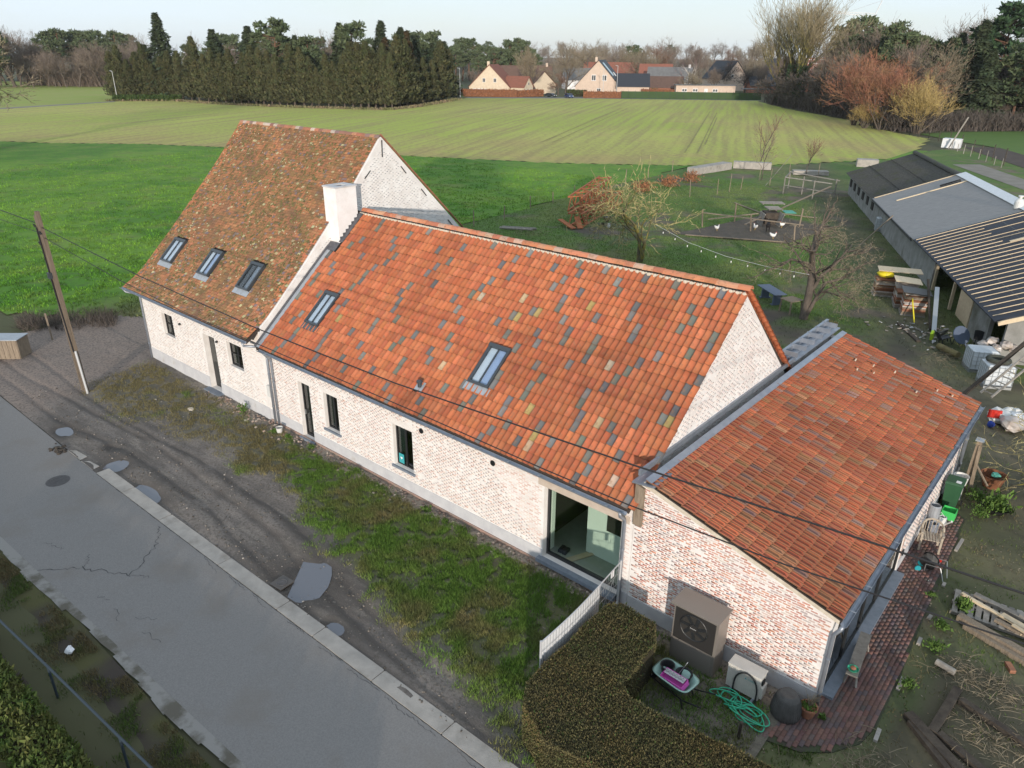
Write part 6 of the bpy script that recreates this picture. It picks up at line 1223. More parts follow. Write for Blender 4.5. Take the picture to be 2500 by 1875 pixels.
# orange lattice crane sections
def lattice(t, p, q, w, n, m='orange_steel'):
    p, q = Vector(p), Vector(q); d = (q-p).normalized(); s = d.cross(Vector((0, 0, 1))).normalized()*w/2; u = s.cross(d).normalized()*w/2*(-1 if s.cross(d).z < 0 else 1)
    cs = [s+u, -s+u, -s-u, s-u]
    for c in cs: MB().beam(p+c, q+c, .15, .15).build('chord', m, t)
    for k in range(4):
        a, b = cs[k], cs[(k+1) % 4]
        for i in range(n): MB().beam(p.lerp(q, i/n)+(a if i % 2 else b), p.lerp(q, (i+1)/n)+(b if i % 2 else a), .09, .09).build('brace', m, t)
c1 = thing('crane_section', 'upper orange lattice crane section lying on the stack', 'crane section', (-5.5, 46, 0), 'crane sections on the grass'); lattice(c1, (-3.6, 41.2, 1.75), (-8.6, 53.5, 1.75), 1.25, 11); c2 = thing('crane_section', 'lower rusty orange lattice crane section on the ground', 'crane section', (-4.2, 46, 0), 'crane sections on the grass'); lattice(c2, (-2.4, 39.6, .65), (-6.6, 53.0, .65), 1.2, 11)
for i, (p, q) in enumerate((((-2.0,39.0,.1),(-4.2,39.8,.5)),((-1.6,39.4,.1),(-2.6,40.2,.9)))): tag(MB().beam(p, q, .5, .08).build('steel_plate', 'orange_steel'), ['orange steel plate lying in the grass before the crane sections', 'orange steel flap standing at the end of the crane sections'][i], 'steel plate')
for i in range(3): tag(MB().ball((-8.5+random.uniform(-.8, .6), 58+i*4.2, .8), 1.3, 9, 7, jit=.28, sc=(1, 1.3, .9)).build('brown_shrub', 'hedge_core') if 0 else leaf_blob('beech_bush', 'hedge_beech', None, np.array([-8.6+random.uniform(-.7, .7)+i*.6, 60.5+i*5.2, .6])+rng.normal(size=(700, 3))*np.array([.45, .7, .32]), rng.normal(size=(700, 3)), .16, 60+i), ['rust brown beech bush nearest the crane sections', 'rust brown beech bush second from the crane sections', 'rust brown beech bush closest to the concrete slabs'][i], 'bush', 'beech bushes')
sp_ = thing('spreader_cart', 'small black spreader cart with a white wheel beside the crane sections', 'cart', (-.4, 41.5, 0)); MB().lathe((-.5, 42.0, .45), [(.12, 0), (.36, .45), (.38, .46), (.3, .42)], 14).build('hopper', 'black_plastic', sp_); MB().tube([(-.5, 42, .45), (-.2, 43.2, 1.15)], .025, 6).build('handle', 'black_plastic', sp_)
for s in (-1, 1): MB().tube([(-.5+s*.3, 41.8, .2), (-.5+s*.36, 41.8, .2)], .2, 16).build('wheel', 'white_plastic' if s > 0 else 'tyre', sp_)
# concrete slabs, stacks
for p, q, w, h, lb_ in (((-10.4,76.6,.4),(-9.2,84.5,.5),1.5,.9,'long concrete block row lying at the field edge'), ((-9.0,86.0,.5),(-4.4,88.0,.5),1.2,.9,'second concrete block set at an angle to the first'), ((-.6,86.0,.3),(3.2,88.3,.3),1.2,.5,'stack of pale slabs on the rough grass'), ((3.0,100.5,.5),(5.6,101.5,.5),1.8,1.0,'dark crate with a white cover behind the mossy shed')):
    tag(MB().beam(p, q, w, h).build('concrete_block', 'concrete'), lb_, 'concrete block')
tag(MB().box(6.2, 9.0, 135.6, 137.4, 0, 1.5).build('white_box', 'white_sheet'), 'white plastic box standing in the far paddock', 'box'); tag(MB().beam((7.6, 134.5, 0), (9.5, 134.5, 5.2), .2, .2).build('leaning_pole', 'wood_grey'), 'pale pole leaning beside the white box', 'pole')
struct(MB().sheet([(9,139,.05),(12.5,131.5,.05),(22,114,.05),(27,118,.05),(14,142,.05)]).build('soil_bed', mat('soil_bed', (.06, .045, .04), (.085, .065, .05), scale=.6, bump=.5, bscale=3))); struct(MB().sheet([(-3,159,.04),(8,147,.04),(13,142.5,.04),(27,119,.04),(60,130,.04),(40,190,.04),(12,182,.04),(2,170,.04)]).build('paddock', mat('paddock', (.075, .145, .025), (.095, .16, .03), scale=.3)))
for p, q in (((-7.2,35.2,.12),(-4.4,36.6,.12)),((-6.9,34.5,.2),(-4.2,35.8,.2))): tag(MB().tube([p, q], .1, 8).build('log', 'wood_grey'), 'thin grey log lying behind the tall gable %s' % ('left of the brash heap' if q[1] > 36 else 'nearer the roof'), 'log', 'grey logs')
# brash heaps: loose twigs
def brash(c, rx, ry, h, n, label, m='dead_grass'):
    mb = MB()
    for i in range(n):
        p = Vector((c[0]+random.gauss(0, rx*.5), c[1]+random.gauss(0, ry*.5), abs(random.gauss(0, h*.4)))); d = Vector((random.gauss(0, 1), random.gauss(0, 1), random.gauss(0, .3))).normalized()*random.uniform(.12, .42); mb.tube([p, p+d*.5+Vector((0, 0, .03)), p+d], [.007, .006, .003], 3, cap=False)
    o = mb.build('brash', m); o['kind'] = 'stuff'; o['label'] = label; return o
brash((-3.8, 34.9), 2.0, 1.4, .5, 260, 'heap of dry twigs on dug soil behind the gable'); brash((31.2, 27.0), 1.6, 1.4, .4, 260, 'dry twigs raked together by the water tanks'); brash((37.2, 1.6), 1.1, .8, .15, 260, 'dead stalks lying in the raised bed'); brash((36.6, 3.6), 1.2, .7, .12, 300, 'straw coloured dead stalks on the soil right of the log'); brash((35.2, -.9), .9, .8, .12, 240, 'straw coloured dead stalks by the terrace edge'); brash((2, 83.5), 6, 3, .5, 300, 'rough dry weeds at the field edge')
# ------------------------------------------------------------------ trees
class Sk:
    """tree skeleton: limbs as tubes, twigs as thin ribbons"""
    def __init__(s, seed): s.g = random.Random(seed); s.limb = MB(); s.rb = []
    def ribbon(s, p, q, w): s.rb.append((p.x, p.y, p.z, q.x, q.y, q.z, w))
    def ribbons(s, name, m, parent, seed=0, kind=None):
        A = np.array(s.rb); g = np.random.default_rng(seed); P, Q, W = A[:, :3], A[:, 3:6], A[:, 6:7]; d = Q-P; r = g.normal(size=P.shape); a = np.cross(d, r); a /= np.linalg.norm(a, axis=1)[:, None]+1e-9
        V = np.stack([P-a*W, P+a*W, Q+a*W*.35, Q-a*W*.35], 1).reshape(-1, 3); return link(name, np_mesh(name, V, np.arange(len(V)).reshape(-1, 4), m), parent, kind)
    def grow(s, p, d, L, r, lev, maxl, spread, up, nch, twig, wig=.18, taper=.62, rmin=.03, segs=3, shrink=.68):
        g = s.g; pts = [p]; dirs = [d]; dd = d.copy()
        for i in range(segs):
            dd = (dd+Vector((g.gauss(0, wig), g.gauss(0, wig), g.gauss(0, wig)+up*.12))).normalized(); pts.append(pts[-1]+dd*(L/segs)); dirs.append(dd)
        if r > rmin: s.limb.tube(pts, [r*(1-(1-taper)*i/segs) for i in range(segs+1)], 5 if r < .12 else 7, cap=False)
        else:
            for i in range(segs): s.ribbon(pts[i], pts[i+1], max(twig, r*.8)*(1-.3*i/segs))
        if lev >= maxl: return
        for k in range(nch[min(lev, len(nch)-1)]):
            f = g.uniform(.35, 1.0) if k else 1.0; i = min(int(f*segs), segs-1); b = pts[i].lerp(pts[i+1], f*segs-i); bd = dirs[i+1]
            ax = Vector((g.gauss(0, 1), g.gauss(0, 1), g.gauss(0, .6))); ax = (ax-bd*ax.dot(bd)).normalized(); an = spread*g.uniform(.5, 1.25)*(.4 if k == 0 else 1)
            nd = (bd*math.cos(an)+ax*math.sin(an)+Vector((0, 0, up*.15))).normalized()
            s.grow(b, nd, L*shrink*g.uniform(.75, 1.2), r*taper*(.85 if k == 0 else g.uniform(.5, .75)), lev+1, maxl, spread, up, nch, twig, wig, taper, rmin, segs, shrink)
def bare_tree(name, seed, H, label, twm='twig', bark='bark', spread=.6, up=.5, nch=(6, 5, 5, 4, 4), maxl=5, r0=.30, trunk=.28, twig=.022, wig=.16, shrink=.70, cat='tree'):
    t = thing(name, label, cat, (0, 0, 0)); s = Sk(seed); s.grow(Vector((0, 0, -.2)), Vector((0, 0, 1)), H*trunk, r0, 0, maxl, spread, up, nch, twig, wig, shrink=shrink)
    s.limb.build('trunk', bark, t, smooth=True); s.ribbons('crown', twm, t, seed); zs = [max(q[2], q[5]) for q in s.rb]; h = float(np.percentile(zs, 99.5)); t['H'] = h; return t
def cone_tree(name, seed, H, Rr, label, m, n, size, droop=-.35, bark='bark', shape=1.0, base=.06, clump=.0, dense=1.0):
    """evergreen: leaf fans in whorls from the ground up"""
    g = np.random.default_rng(seed); t = thing(name, label, 'tree', (0, 0, 0)); MB().tube([(0, 0, -.2), (0, 0, H*.5), (0, 0, H*.97)], [Rr*.09, Rr*.06, .02], 7).build('trunk', bark, t)
    f = g.uniform(0, 1, n)**.85; z = H*(base+(1-base)*f); env = Rr*(1-f)**shape*(1+.22*np.sin(z*2.1+g.uniform(0, 6))+.0)+.04*Rr
    a = g.uniform(0, 2*np.pi, n); lob = 1+.16*np.sin(a*5+z*.9)+.12*np.sin(a*3-z*.5); rr = env*lob*np.sqrt(g.uniform(.12, 1, n))
    if clump: rr = rr*(1-clump*(vnoise(a*2.2, z, 1.4, seed) > .62))
    P = np.stack([rr*np.cos(a), rr*np.sin(a), z+droop*rr*.25], 1); out = np.stack([np.cos(a), np.sin(a), np.full(n, droop)], 1)+g.normal(size=(n, 3))*.35; out /= np.linalg.norm(out, axis=1)[:, None]
    sd = np.cross(out, [0, 0, 1.]); sd /= np.linalg.norm(sd, axis=1)[:, None]+1e-9; sd = sd+g.normal(size=(n, 3))*.35; L = (size*g.uniform(.6, 1.4, n)*(.6+.6*(1-f)))[:, None]; W = L*.34
    V = np.stack([P-sd*W*.5, P+out*L*.5-sd*W*.9-np.array([0, 0, .08])*L, P+out*L, P+out*L*.5+sd*W*.9-np.array([0, 0, .08])*L], 1).reshape(-1, 3)
    link('crown', np_mesh('crown', V, np.arange(4*n).reshape(n, 4), m), t); t['H'] = H; return t
def pine_tree(name, seed, H, label, m='needle_pine', bark='bark_pine', n_cl=46, flat=.55, spread=.26, start=.42, sz=.55):
    g = random.Random(seed); q = np.random.default_rng(seed); t = thing(name, label, 'tree', (0, 0, 0)); mb = MB(); top = Vector((g.gauss(0, .4), g.gauss(0, .4), H*.96)); mid = Vector((g.gauss(0, .3), g.gauss(0, .3), H*.5)); mb.tube([(0, 0, -.2), mid, top], [.26*H/14, .18*H/14, .05], 7)
    P = []; N = []
    for i in range(n_cl):
        f = start+(1-start)*(i+.5)/n_cl; a = g.uniform(0, 6.28); r = H*spread*math.sin(min(1, (1-f)/(1-start)*1.15+.18)*math.pi*.55)*g.uniform(.35, 1.1); c = Vector((r*math.cos(a), r*math.sin(a), H*f)); b = mid.lerp(top, max(0, min(1, (f*H-H*.5-r*.25)/(H*.46)))) if f*H > H*.5 else Vector((0, 0, 0)).lerp(mid, f*2); mb.tube([b, b.lerp(c, .5)+Vector((0, 0, .2)), c], [.07*H/14, .05*H/14, .02], 4, cap=False)
        k = 90; rad = H*.062*g.uniform(.7, 1.35); d = q.normal(size=(k, 3)); d /= np.linalg.norm(d, axis=1)[:, None]; d[:, 2] = d[:, 2]*flat; P.append(np.array(c)+d*rad*q.uniform(.5, 1, (k, 1))); N.append(d+np.array([0, 0, .3]))
    mb.build('trunk', bark, t); leaf_blob('crown', m, t, np.concatenate(P), np.concatenate(N), sz, seed, up=.2); t['H'] = H; return t
def shrub(name, seed, H, m, stems, lean, up):
    """many stems from one root, fine dense twigs"""
    t = thing(name, name, 'tree', (0, 0, 0)); s = Sk(seed); g = s.g
    for i in range(stems):
        a = g.uniform(0, 6.28); d = Vector((math.cos(a)*lean*g.uniform(.2, 1.2), math.sin(a)*lean*g.uniform(.2, 1.2), 1)).normalized(); s.grow(Vector((math.cos(a)*.3, math.sin(a)*.3, -.1)), d, H*.34, .07, 0, 4, .5, up, (5, 4, 4, 3), .016, .2, .62, .03, 3, .66)
    s.limb.build('trunk', 'bark', t); s.ribbons('crown', m, t, seed); t['H'] = float(np.percentile([max(q[2], q[5]) for q in s.rb], 99.5)); return t
bare_mid = 'bare brown deciduous tree in the wood beyond the fields'
PROTO = {
 'bare': [bare_tree('bare_tree', 11, 16, bare_mid), bare_tree('bare_tree', 12, 16, bare_mid, spread=.5, up=.8), bare_tree('bare_tree', 13, 16, bare_mid, spread=.7)],
 'oak': [bare_tree('bare_tree', 21, 14, bare_mid, 'twig_oak', spread=.75, up=.25, trunk=.24), bare_tree('bare_tree', 22, 14, bare_mid, 'twig_oak', spread=.7, up=.35, trunk=.25)],
 'oakcone': [bare_tree('bare_tree', 25, 14, bare_mid, 'twig_oak', spread=.42, up=.9, trunk=.25, nch=(7, 6, 5, 4))],
 'birch': [bare_tree('birch_tree', 31, 16, 'slender white-barked birch tree', 'twig_birch', 'bark_birch', spread=.42, up=.5, nch=(5, 4, 4, 4), maxl=4, r0=.2, trunk=.36, twig=.018)],
 'dark': [bare_tree('dense_shrub', 41, 9, bare_mid, 'twig_dark', 'bark', spread=.85, up=.2, nch=(7, 6, 5, 5), maxl=4, r0=.16, trunk=.26, twig=.035), bare_tree('dense_shrub', 42, 9, bare_mid, 'twig_dark', 'bark', spread=.8, up=.35, nch=(7, 6, 5, 5), maxl=4, r0=.16, trunk=.26, twig=.035)],
 'brown': [bare_tree('bare_tree', 45, 10, bare_mid, 'twig_brown', spread=.65, up=.4, trunk=.26)],
 'red': [shrub('russet_tree', 47, 9, 'twig_red', 12, .38, .5), shrub('russet_tree', 48, 9, 'twig_red', 12, .45, .35)],
 'yellow': [shrub('yellow_shrub', 49, 7, 'twig_yellow', 20, .5, .5)],
 'poplar': [bare_tree('poplar', 51, 30, bare_mid, 'twig_poplar', 'bark_lichen', spread=.48, up=.60, nch=(7, 5, 4, 4, 3), maxl=5, r0=.62, trunk=.26, twig=.035, wig=.12, shrink=.76)],
 'spruce': [cone_tree('spruce', 61, 18, 4.8, 'tall dark spruce rising behind the evergreen row', 'needle_spruce', 5200, .95, -.45, clump=.45), cone_tree('spruce', 62, 18, 4.2, 'tall dark spruce rising behind the evergreen row', 'needle_spruce', 4600, .85, -.4, clump=.5)],
 'brownspruce': [cone_tree('spruce', 64, 16, 2.8, 'browned spruce with dead needles in the evergreen row', 'needle_brown', 3600, .9, -.4, clump=.5)],
 'thuja': [cone_tree('cypress', 71, 14, 3.1, 'columnar brown-green cypress in the dense evergreen row', 'needle_thuja', 5600, .62, .9, shape=.55, base=.02, clump=.25), cone_tree('cypress', 72, 14, 2.9, 'columnar brown-green cypress in the dense evergreen row', 'needle_thuja', 5200, .6, 1.1, shape=.6, base=.02, clump=.3)],
 'pine': [pine_tree('pine_tree', 81, 16, bare_mid), pine_tree('pine_tree', 82, 16, bare_mid, spread=.30), pine_tree('pine_tree', 83, 16, bare_mid, start=.3)],
 'cedar': [pine_tree('cedar', 85, 22, bare_mid, 'needle_cedar', n_cl=95, flat=.3, spread=.34, start=.1, sz=.7)],
}
USED = set()
def plant(kind, x, y, h, label, group=None, rz=None, wide=1.0):
    pr = random.choice(PROTO[kind]); sc = h/pr['H']; w = sc*wide
    rz = random.uniform(0, 6.28) if rz is None else rz
    if pr.name not in USED:
        USED.add(pr.name); pr.location = (x, y, 0); pr.rotation_euler = (0, 0, rz); pr.scale = (w, w, sc); pr['label'] = label; r = pr
        if group: r['group'] = group
        return r
    r = tree_copy(pr, (x, y, 0), rz, (w, w, sc), label, group)
    if not group and 'group' in r: del r['group']
    return r
THUJA = [('thuja', -228.1, 96.6, 13.9), ('thuja', -226.7, 98.5, 15.7), ('thuja', -223.1, 99.5, 11.6), ('thuja', -223, 102.4, 13.8), ('thuja', -221.6, 104.3, 16.1), ('thuja', -218.1, 105.1, 10.2), ('thuja', -216.6, 107.4, 12.4), ('thuja', -215.4, 109.4, 14.1), ('thuja', -211.7, 110.7, 14.2), ('thuja', -207, 111.2, 12.3), ('thuja', -203, 111.6, 18.2), ('thuja', -196.6, 111.3, 13.3), ('thuja', -192.1, 111.4, 15.0), ('thuja', -187.7, 112, 13.6), ('thuja', -185, 113.2, 14.8), ('thuja', -182.7, 114.3, 10.8), ('thuja', -180.5, 115.4, 13.8), ('thuja', -176.6, 115.6, 15.8), ('thuja', -172.8, 115.8, 15.1), ('thuja', -171.2, 117.6, 14.4), ('thuja', -168.1, 118.2, 13.6), ('thuja', -164.9, 118.7, 10.3), ('thuja', -163.1, 120, 16.3), ('thuja', -159.5, 120.7, 15.4), ('thuja', -158, 122.4, 13.1), ('thuja', -155.2, 122.8, 10.2), ('thuja', -152.4, 124.2, 13.6), ('thuja', -151.2, 125.7, 11.9), ('thuja', -148.5, 126.9, 13.1), ('thuja', -145.5, 127.6, 16.8), ('thuja', -144, 129.2, 16.7), ('thuja', -141.1, 129.7, 16.9), ('thuja', -140.6, 131.9, 14.7), ('thuja', -137.6, 132.8, 16.4), ('thuja', -134.8, 133, 14.1), ('thuja', -137.5, 138.2, 18.4), ('thuja', -138.6, 142.1, 17.6), ('thuja', -140.8, 147, 13.0), ('thuja', -145.3, 155.2, 12.8), ('thuja', -149, 162.7, 12.2), ('thuja', -153.4, 170.7, 17.6), ('thuja', -156.7, 177.4, 15.3)]
SPRUCE = [('spruce', -220.5, 110.3, 25.4), ('spruce', -234.6, 111.5, 16.3), ('spruce', -202.3, 118.7, 20.7), ('spruce', -203.5, 121.4, 17.3), ('spruce', -188.5, 122.8, 21.5), ('pine', -183.5, 128.3, 22.9), ('spruce', -175.1, 130.3, 19), ('pine', -169.1, 129.9, 18.1), ('spruce', -162.2, 137.5, 22.4), ('pine', -159.9, 140.1, 22), ('spruce', -147, 140.8, 22.8), ('spruce', -146.6, 147.9, 21.3), ('spruce', -154.2, 161.2, 19.4), ('spruce', -158.5, 172.3, 17.4), ('spruce', -168.7, 187.7, 18.2), ('bare', -187.1, 128.1, 19.5), ('birch', -180.2, 132.1, 19.8), ('bare', -172.9, 140.2, 21.2), ('birch', -190.2, 128.4, 16.5), ('brownspruce', -143.2, 138.6, 18.3), ('brownspruce', -145.4, 149.2, 20.3)]
FOREST = [('bare', -347.6, 96.3, 15.6), ('bare', -357.8, 101.3, 16.7), ('bare', -356.9, 103.2, 14), ('bare', -359.2, 106.1, 13.7), ('bare', -339.1, 102.2, 16), ('bare', -343.7, 106.6, 14.4), ('bare', -345.1, 109.8, 17.3), ('bare', -336.4, 109.1, 14), ('bare', -344.9, 115, 15.1), ('bare', -337.2, 115.2, 14.4), ('bare', -335.3, 117.2, 14.9), ('bare', -328.9, 117.1, 13.9), ('bare', -326.7, 118.4, 13.7), ('bare', -342.8, 127.4, 14.1), ('bare', -323.7, 122.2, 15), ('bare', -337.7, 129.8, 15.2), ('bare', -324.9, 127.5, 14), ('bare', -337.8, 135.2, 14), ('bare', -319.8, 129.9, 17.5), ('bare', -319.7, 133, 14.2), ('bare', -316.3, 134.3, 17.2), ('bare', -324.7, 141, 14.2), ('bare', -320.2, 142.1, 15.9), ('bare', -327.3, 147.6, 15.6), ('bare', -414.8, 116.3, 22.9), ('bare', -414.8, 120.1, 23.4), ('bare', -424, 127.7, 21.8), ('bare', -415.4, 129, 22.8), ('bare', -418.8, 134.3, 23.4), ('bare', -404.9, 134.1, 22.2), ('bare', -414.1, 142.2, 20.8), ('pine', -391.5, 137.9, 22.1), ('pine', -387.8, 141.3, 23), ('pine', -399.4, 149.5, 22.1), ('pine', -405.5, 157.1, 23.1), ('pine', -384.2, 153.2, 22.2), ('pine', -378.7, 154.7, 22.6), ('bare', -381.4, 160.8, 21.5), ('pine', -371.7, 161.4, 22.3), ('pine', -369.8, 165.9, 21.1), ('bare', -329.6, 150.3, 19.9), ('bare', -344.8, 163.9, 21.3), ('birch', -338.2, 166.5, 16.7), ('birch', -293.8, 150.3, 17.8), ('pine', -314.6, 168.2, 16.6), ('bare', -316.6, 175.1, 20.1), ('pine', -300.4, 171.7, 17.5), ('bare', -280.3, 165.8, 16.5), ('birch', -267.3, 163.7, 17.9), ('pine', -275.8, 176.4, 16.5), ('bare', -277.6, 183.3, 17.8), ('bare', -263.9, 181.4, 18), ('pine', -257.5, 184.8, 18), ('pine', -262.4, 194.7, 18.9), ('bare', -250.5, 193.3, 19.5), ('bare', -282.8, 224.5, 18.2), ('pine', -244.1, 201.3, 17.6), ('bare', -268, 228, 18.4), ('birch', -286.6, 250.2, 16.2), ('bare', -248.5, 228.2, 18.6), ('bare', -252, 238.4, 17.6), ('birch', -232.2, 228.9, 19.3), ('bare', -265.9, 268, 20.5), ('birch', -230, 242.6, 18)]
VILLAGE_TREES = [('pine', -271.1, 297.2, 18), ('pine', -277.5, 308.8, 21.4), ('pine', -273.9, 310.7, 21.2), ('pine', -262.4, 305.7, 15.9), ('pine', -239.6, 287.2, 17.1), ('pine', -230.8, 284, 16.6), ('pine', -236, 295.8, 16.7), ('pine', -241.9, 308.6, 20.4), ('pine', -240, 313.2, 21.1), ('pine', -221.5, 296.5, 19.5), ('pine', -227, 308.9, 16), ('pine', -931.8, 951, 22.3), ('bare', -813.9, 849.3, 23.4), ('bare', -631.2, 675.1, 21), ('oak', -951.5, 1025, 23.7), ('pine', -587, 655.3, 21.8), ('pine', -784.4, 889.6, 30.1), ('bare', -885.2, 1022.2, 27.4), ('bare', -588.2, 705.8, 21.4), ('bare', -611.7, 748.1, 27), ('oak', -777.9, 964.8, 23.3), ('bare', -605.8, 775.4, 28.4), ('bare', -582.2, 760.8, 23.5), ('oak', -757.6, 1003.8, 28.4), ('bare', -817.3, 1108.8, 34.9), ('oak', -612.8, 858.7, 30.3), ('bare', -588, 845.2, 22.3), ('bare', -666.1, 975.8, 23.5), ('bare', -851.7, 1268.6, 35.1), ('bare', -544.8, 842.6, 21.8), ('bare', -770.4, 1195.4, 33.9), ('bare', -554.1, 893.5, 28.4), ('oak', -678.9, 1108.7, 33), ('bare', -560.4, 944.2, 23.9), ('bare', -546.3, 941.2, 25), ('bare', -743.1, 1291.8, 32.1), ('bare', -686, 1223.6, 26), ('pine', -683.3, 1253.8, 30), ('oak', -791.6, 1474.9, 35.3), ('bare', -567.8, 1100.4, 30.7), ('bare', -558.7, 1115.1, 27), ('bare', -537.4, 1106.6, 25), ('bare', -538.1, 1135.6, 34.3), ('bare', -715.6, 1528.1, 38.5), ('bare', -484, 1085.4, 30.3), ('oak', -513.2, 1181.3, 25.8), ('bare', -448.2, 1062.3, 26.4), ('bare', -496.5, 1203.6, 32.6), ('bare', -474, 1184.3, 27.1), ('bare', -668.9, 1691, 40.7), ('oak', -352.3, 463.3, 12), ('bare', -345.3, 469.9, 14.3), ('bare', -326.9, 467.8, 13.4), ('brown', -344.3, 510.4, 17.2), ('bare', -319.6, 498.6, 19.8), ('oak', -351.2, 563.8, 17.6), ('bare', -335, 566.6, 16.2), ('oak', -345.8, 604.4, 17.9), ('oak', -352.4, 647.7, 20.6), ('bare', -272.5, 533.1, 16.6), ('bare', -275.8, 558.4, 14.1), ('brown', -282, 592.2, 18), ('oak', -288.4, 626.4, 15), ('brown', -297.7, 680.4, 19), ('bare', -241, 591.6, 17.1), ('oakcone', -152.8, 221.1, 16.3), ('oak', -156.7, 244.6, 17.7), ('oak', -292.1, 447.4, 22.7), ('oak', -321.8, 516.2, 22.6), ('bare', -255.6, 502.3, 25.8), ('brown', -137.2, 338.2, 12.5), ('brown', -120.5, 320.6, 14.2), ('dark', -121.2, 312.7, 10.8), ('dark', -106.7, 303.9, 10.7), ('birch', -116.3, 274.7, 14.4), ('bare', -194, 231.5, 8.1), ('oak', -220.6, 554.9, 26)]
WOOD = [('bare', -64.6, 231.3, 15.7), ('dark', -61.1, 228.3, 10.4), ('dark', -48.2, 217.4, 12), ('dark', -39.2, 205.5, 11), ('bare', -43.3, 222.7, 14.5), ('dark', -30.9, 195.4, 11.2), ('bare', -32.9, 207.2, 15.6), ('pine', -47.4, 253.8, 25.2), ('pine', -43.6, 258, 22.3), ('pine', -37.4, 254.2, 23.4), ('pine', -33.7, 258.3, 21.2), ('pine', -31, 261.3, 19.3), ('bare', -34.3, 221.2, 16.9), ('dark', -24.8, 189, 9.3), ('birch', -27.5, 228.4, 24.5), ('birch', -23.6, 232.6, 22.2), ('bare', -19.2, 231.9, 21.6), ('bare', -18.3, 249.7, 24.4), ('spruce', -9.8, 210.8, 19.9), ('cedar', 0.3, 207, 25.5), ('spruce', -9.6, 234.3, 17.6), ('bare', -14.7, 253.5, 26.7), ('dark', -5.5, 200.9, 11.6), ('dark', 1, 193, 7.9), ('dark', 5.3, 200.9, 14.7), ('bare', 2, 234.4, 24.6), ('bare', 5.8, 227, 23.2), ('dark', 9.8, 198.6, 11), ('spruce', 11, 199.8, 17.6), ('spruce', 6.7, 213.6, 11.7), ('bare', 5.4, 189.1, 8.7), ('pine', -53.9, 257.6, 22.7), ('bare', -9.2, 186, 11.7)]
SPECIAL = [('poplar', -58.1, 228.3, 33.1), ('poplar', -53.3, 224, 32), ('poplar', -62.8, 233.4, 29.8), ('red', -19.5, 171.5, 15.5), ('red', -11.5, 163.5, 13.5), ('yellow', -4, 160.3, 10.5), ('yellow', -15.5, 164.5, 5.5), ('lefttree', -100.7, 21.2, 21.2)]

LB = {'thuja': 'columnar brown-green cypress in the dense evergreen row along the field', 'spruce': 'dark pointed spruce standing above the evergreen row', 'pine': 'rounded dark green pine standing above the evergreen row', 'bare': 'bare brown tree standing among the evergreens of the row', 'birch': 'pale-stemmed birch showing between the evergreens of the row', 'brownspruce': 'browned dying spruce in the evergreen row'}
for k, x, y, h in THUJA: plant(k, x, y, h, LB[k], 'evergreen row along the field', wide=1.0)
for i, (k, x, y, h) in enumerate(SPRUCE):
    plant(k, x, y, h, 'tallest pointed spruce rising near the left end of the evergreen row' if i == 0 else LB[k], None if i == 0 else 'evergreen row along the field', wide=1.15)
_g = random.Random(78); FOREST += [(_g.choice(['pine', 'pine', 'bare']), -x_*1.0, 60+ (400-x_)*.55+_g.uniform(-8, 8), _g.uniform(20, 25)) for x_ in range(330, 440, 5)]+[('pine', _g.uniform(-300, -170), _g.uniform(175, 235), _g.uniform(17, 22)) for _ in range(14)]
LF = {'bare': 'bare brown tree in the far wood at the left horizon', 'pine': 'dark green pine in the far wood at the left horizon', 'birch': 'pale-stemmed birch in the far wood at the left horizon'}
for k, x, y, h in FOREST: plant(k, x, y, h, LF[k], 'far wood at the left', wide=1.15)
_g = random.Random(77); VILLAGE_TREES += [(_g.choice(['bare', 'oak', 'brown', 'bare', 'pine']), _g.uniform(-235, -50), _g.uniform(325, 410), _g.uniform(13, 19)) for _ in range(26)]+[('brown',-148,228,8),('oak',-112,262,9),('bare',-105,275,10),('bare',-95,290,12),('oak',-172,245,10),('bare',-185,225,9)]
LV = {'bare': 'bare brown tree on the skyline behind the village', 'oak': 'bare olive-brown tree on the skyline behind the village', 'pine': 'dark green pine beside and behind the village', 'brown': 'bare reddish-brown tree among the village houses', 'dark': 'dark dense shrub among the village houses at the right', 'birch': 'pale birch before the low flat village building', 'oakcone': 'dense bare conical tree between the two front village houses'}
for k, x, y, h in VILLAGE_TREES: plant(k, x, y, h, LV[k], None if k in ('birch', 'oakcone') else 'trees of the village', wide=1.1)
WOOD += [(k, x, y, h) for k, x, y, h in [('bare',-46,226,22),('oak',-40,218,20),('bare',-34,210,21),('pine',-36,222,20),('pine',-28,214,21),('spruce',-26,204,19),('pine',-20,200,19),('pine',-20,210,19),('pine',-12,206,18),('bare',-12,192,18),('oak',-6,186,17),('pine',-4,200,17),('spruce',-2,192,22),('spruce',2,186,16),('pine',8,190,17),('spruce',12,202,17),('spruce',16,192,20),('bare',-44,214,16),('bare',-30,200,15),('oak',-24,192,13),('dark',-38,206,10),('dark',-28,195,10),('dark',-15,178,9),('pine',10,214,17),('bare',20,196,19),('oak',22,188,18)]]
LW = {'oak': 'bare olive-brown tree in the wood at the right', 'bare': 'bare brown tree in the wood at the right', 'pine': 'rounded green pine in the wood at the right', 'dark': 'dark leafless thicket shrub along the edge of the right wood', 'birch': 'white-stemmed birch in the wood at the right', 'spruce': 'dark spruce in the wood at the right', 'cedar': 'large dense dark green pine towering at the right of the wood', 'oak': 'bare olive-brown tree in the wood at the right'}
for k, x, y, h in WOOD: plant(k, x, y, h, LW[k], 'wood at the right', wide=1.45 if k == 'dark' else 1.15)
SL_ = ['tallest bare poplar with upswept branches at the field corner', 'right-hand bare poplar of the three at the field corner', 'left-hand bare poplar of the three at the field corner', 'broad russet bare tree at the edge of the right wood', 'dark red bare tree before the right wood', 'golden yellow shrub before the right wood', 'smaller yellow shrub left of the golden one', 'pale bare willow at the left edge of the picture']
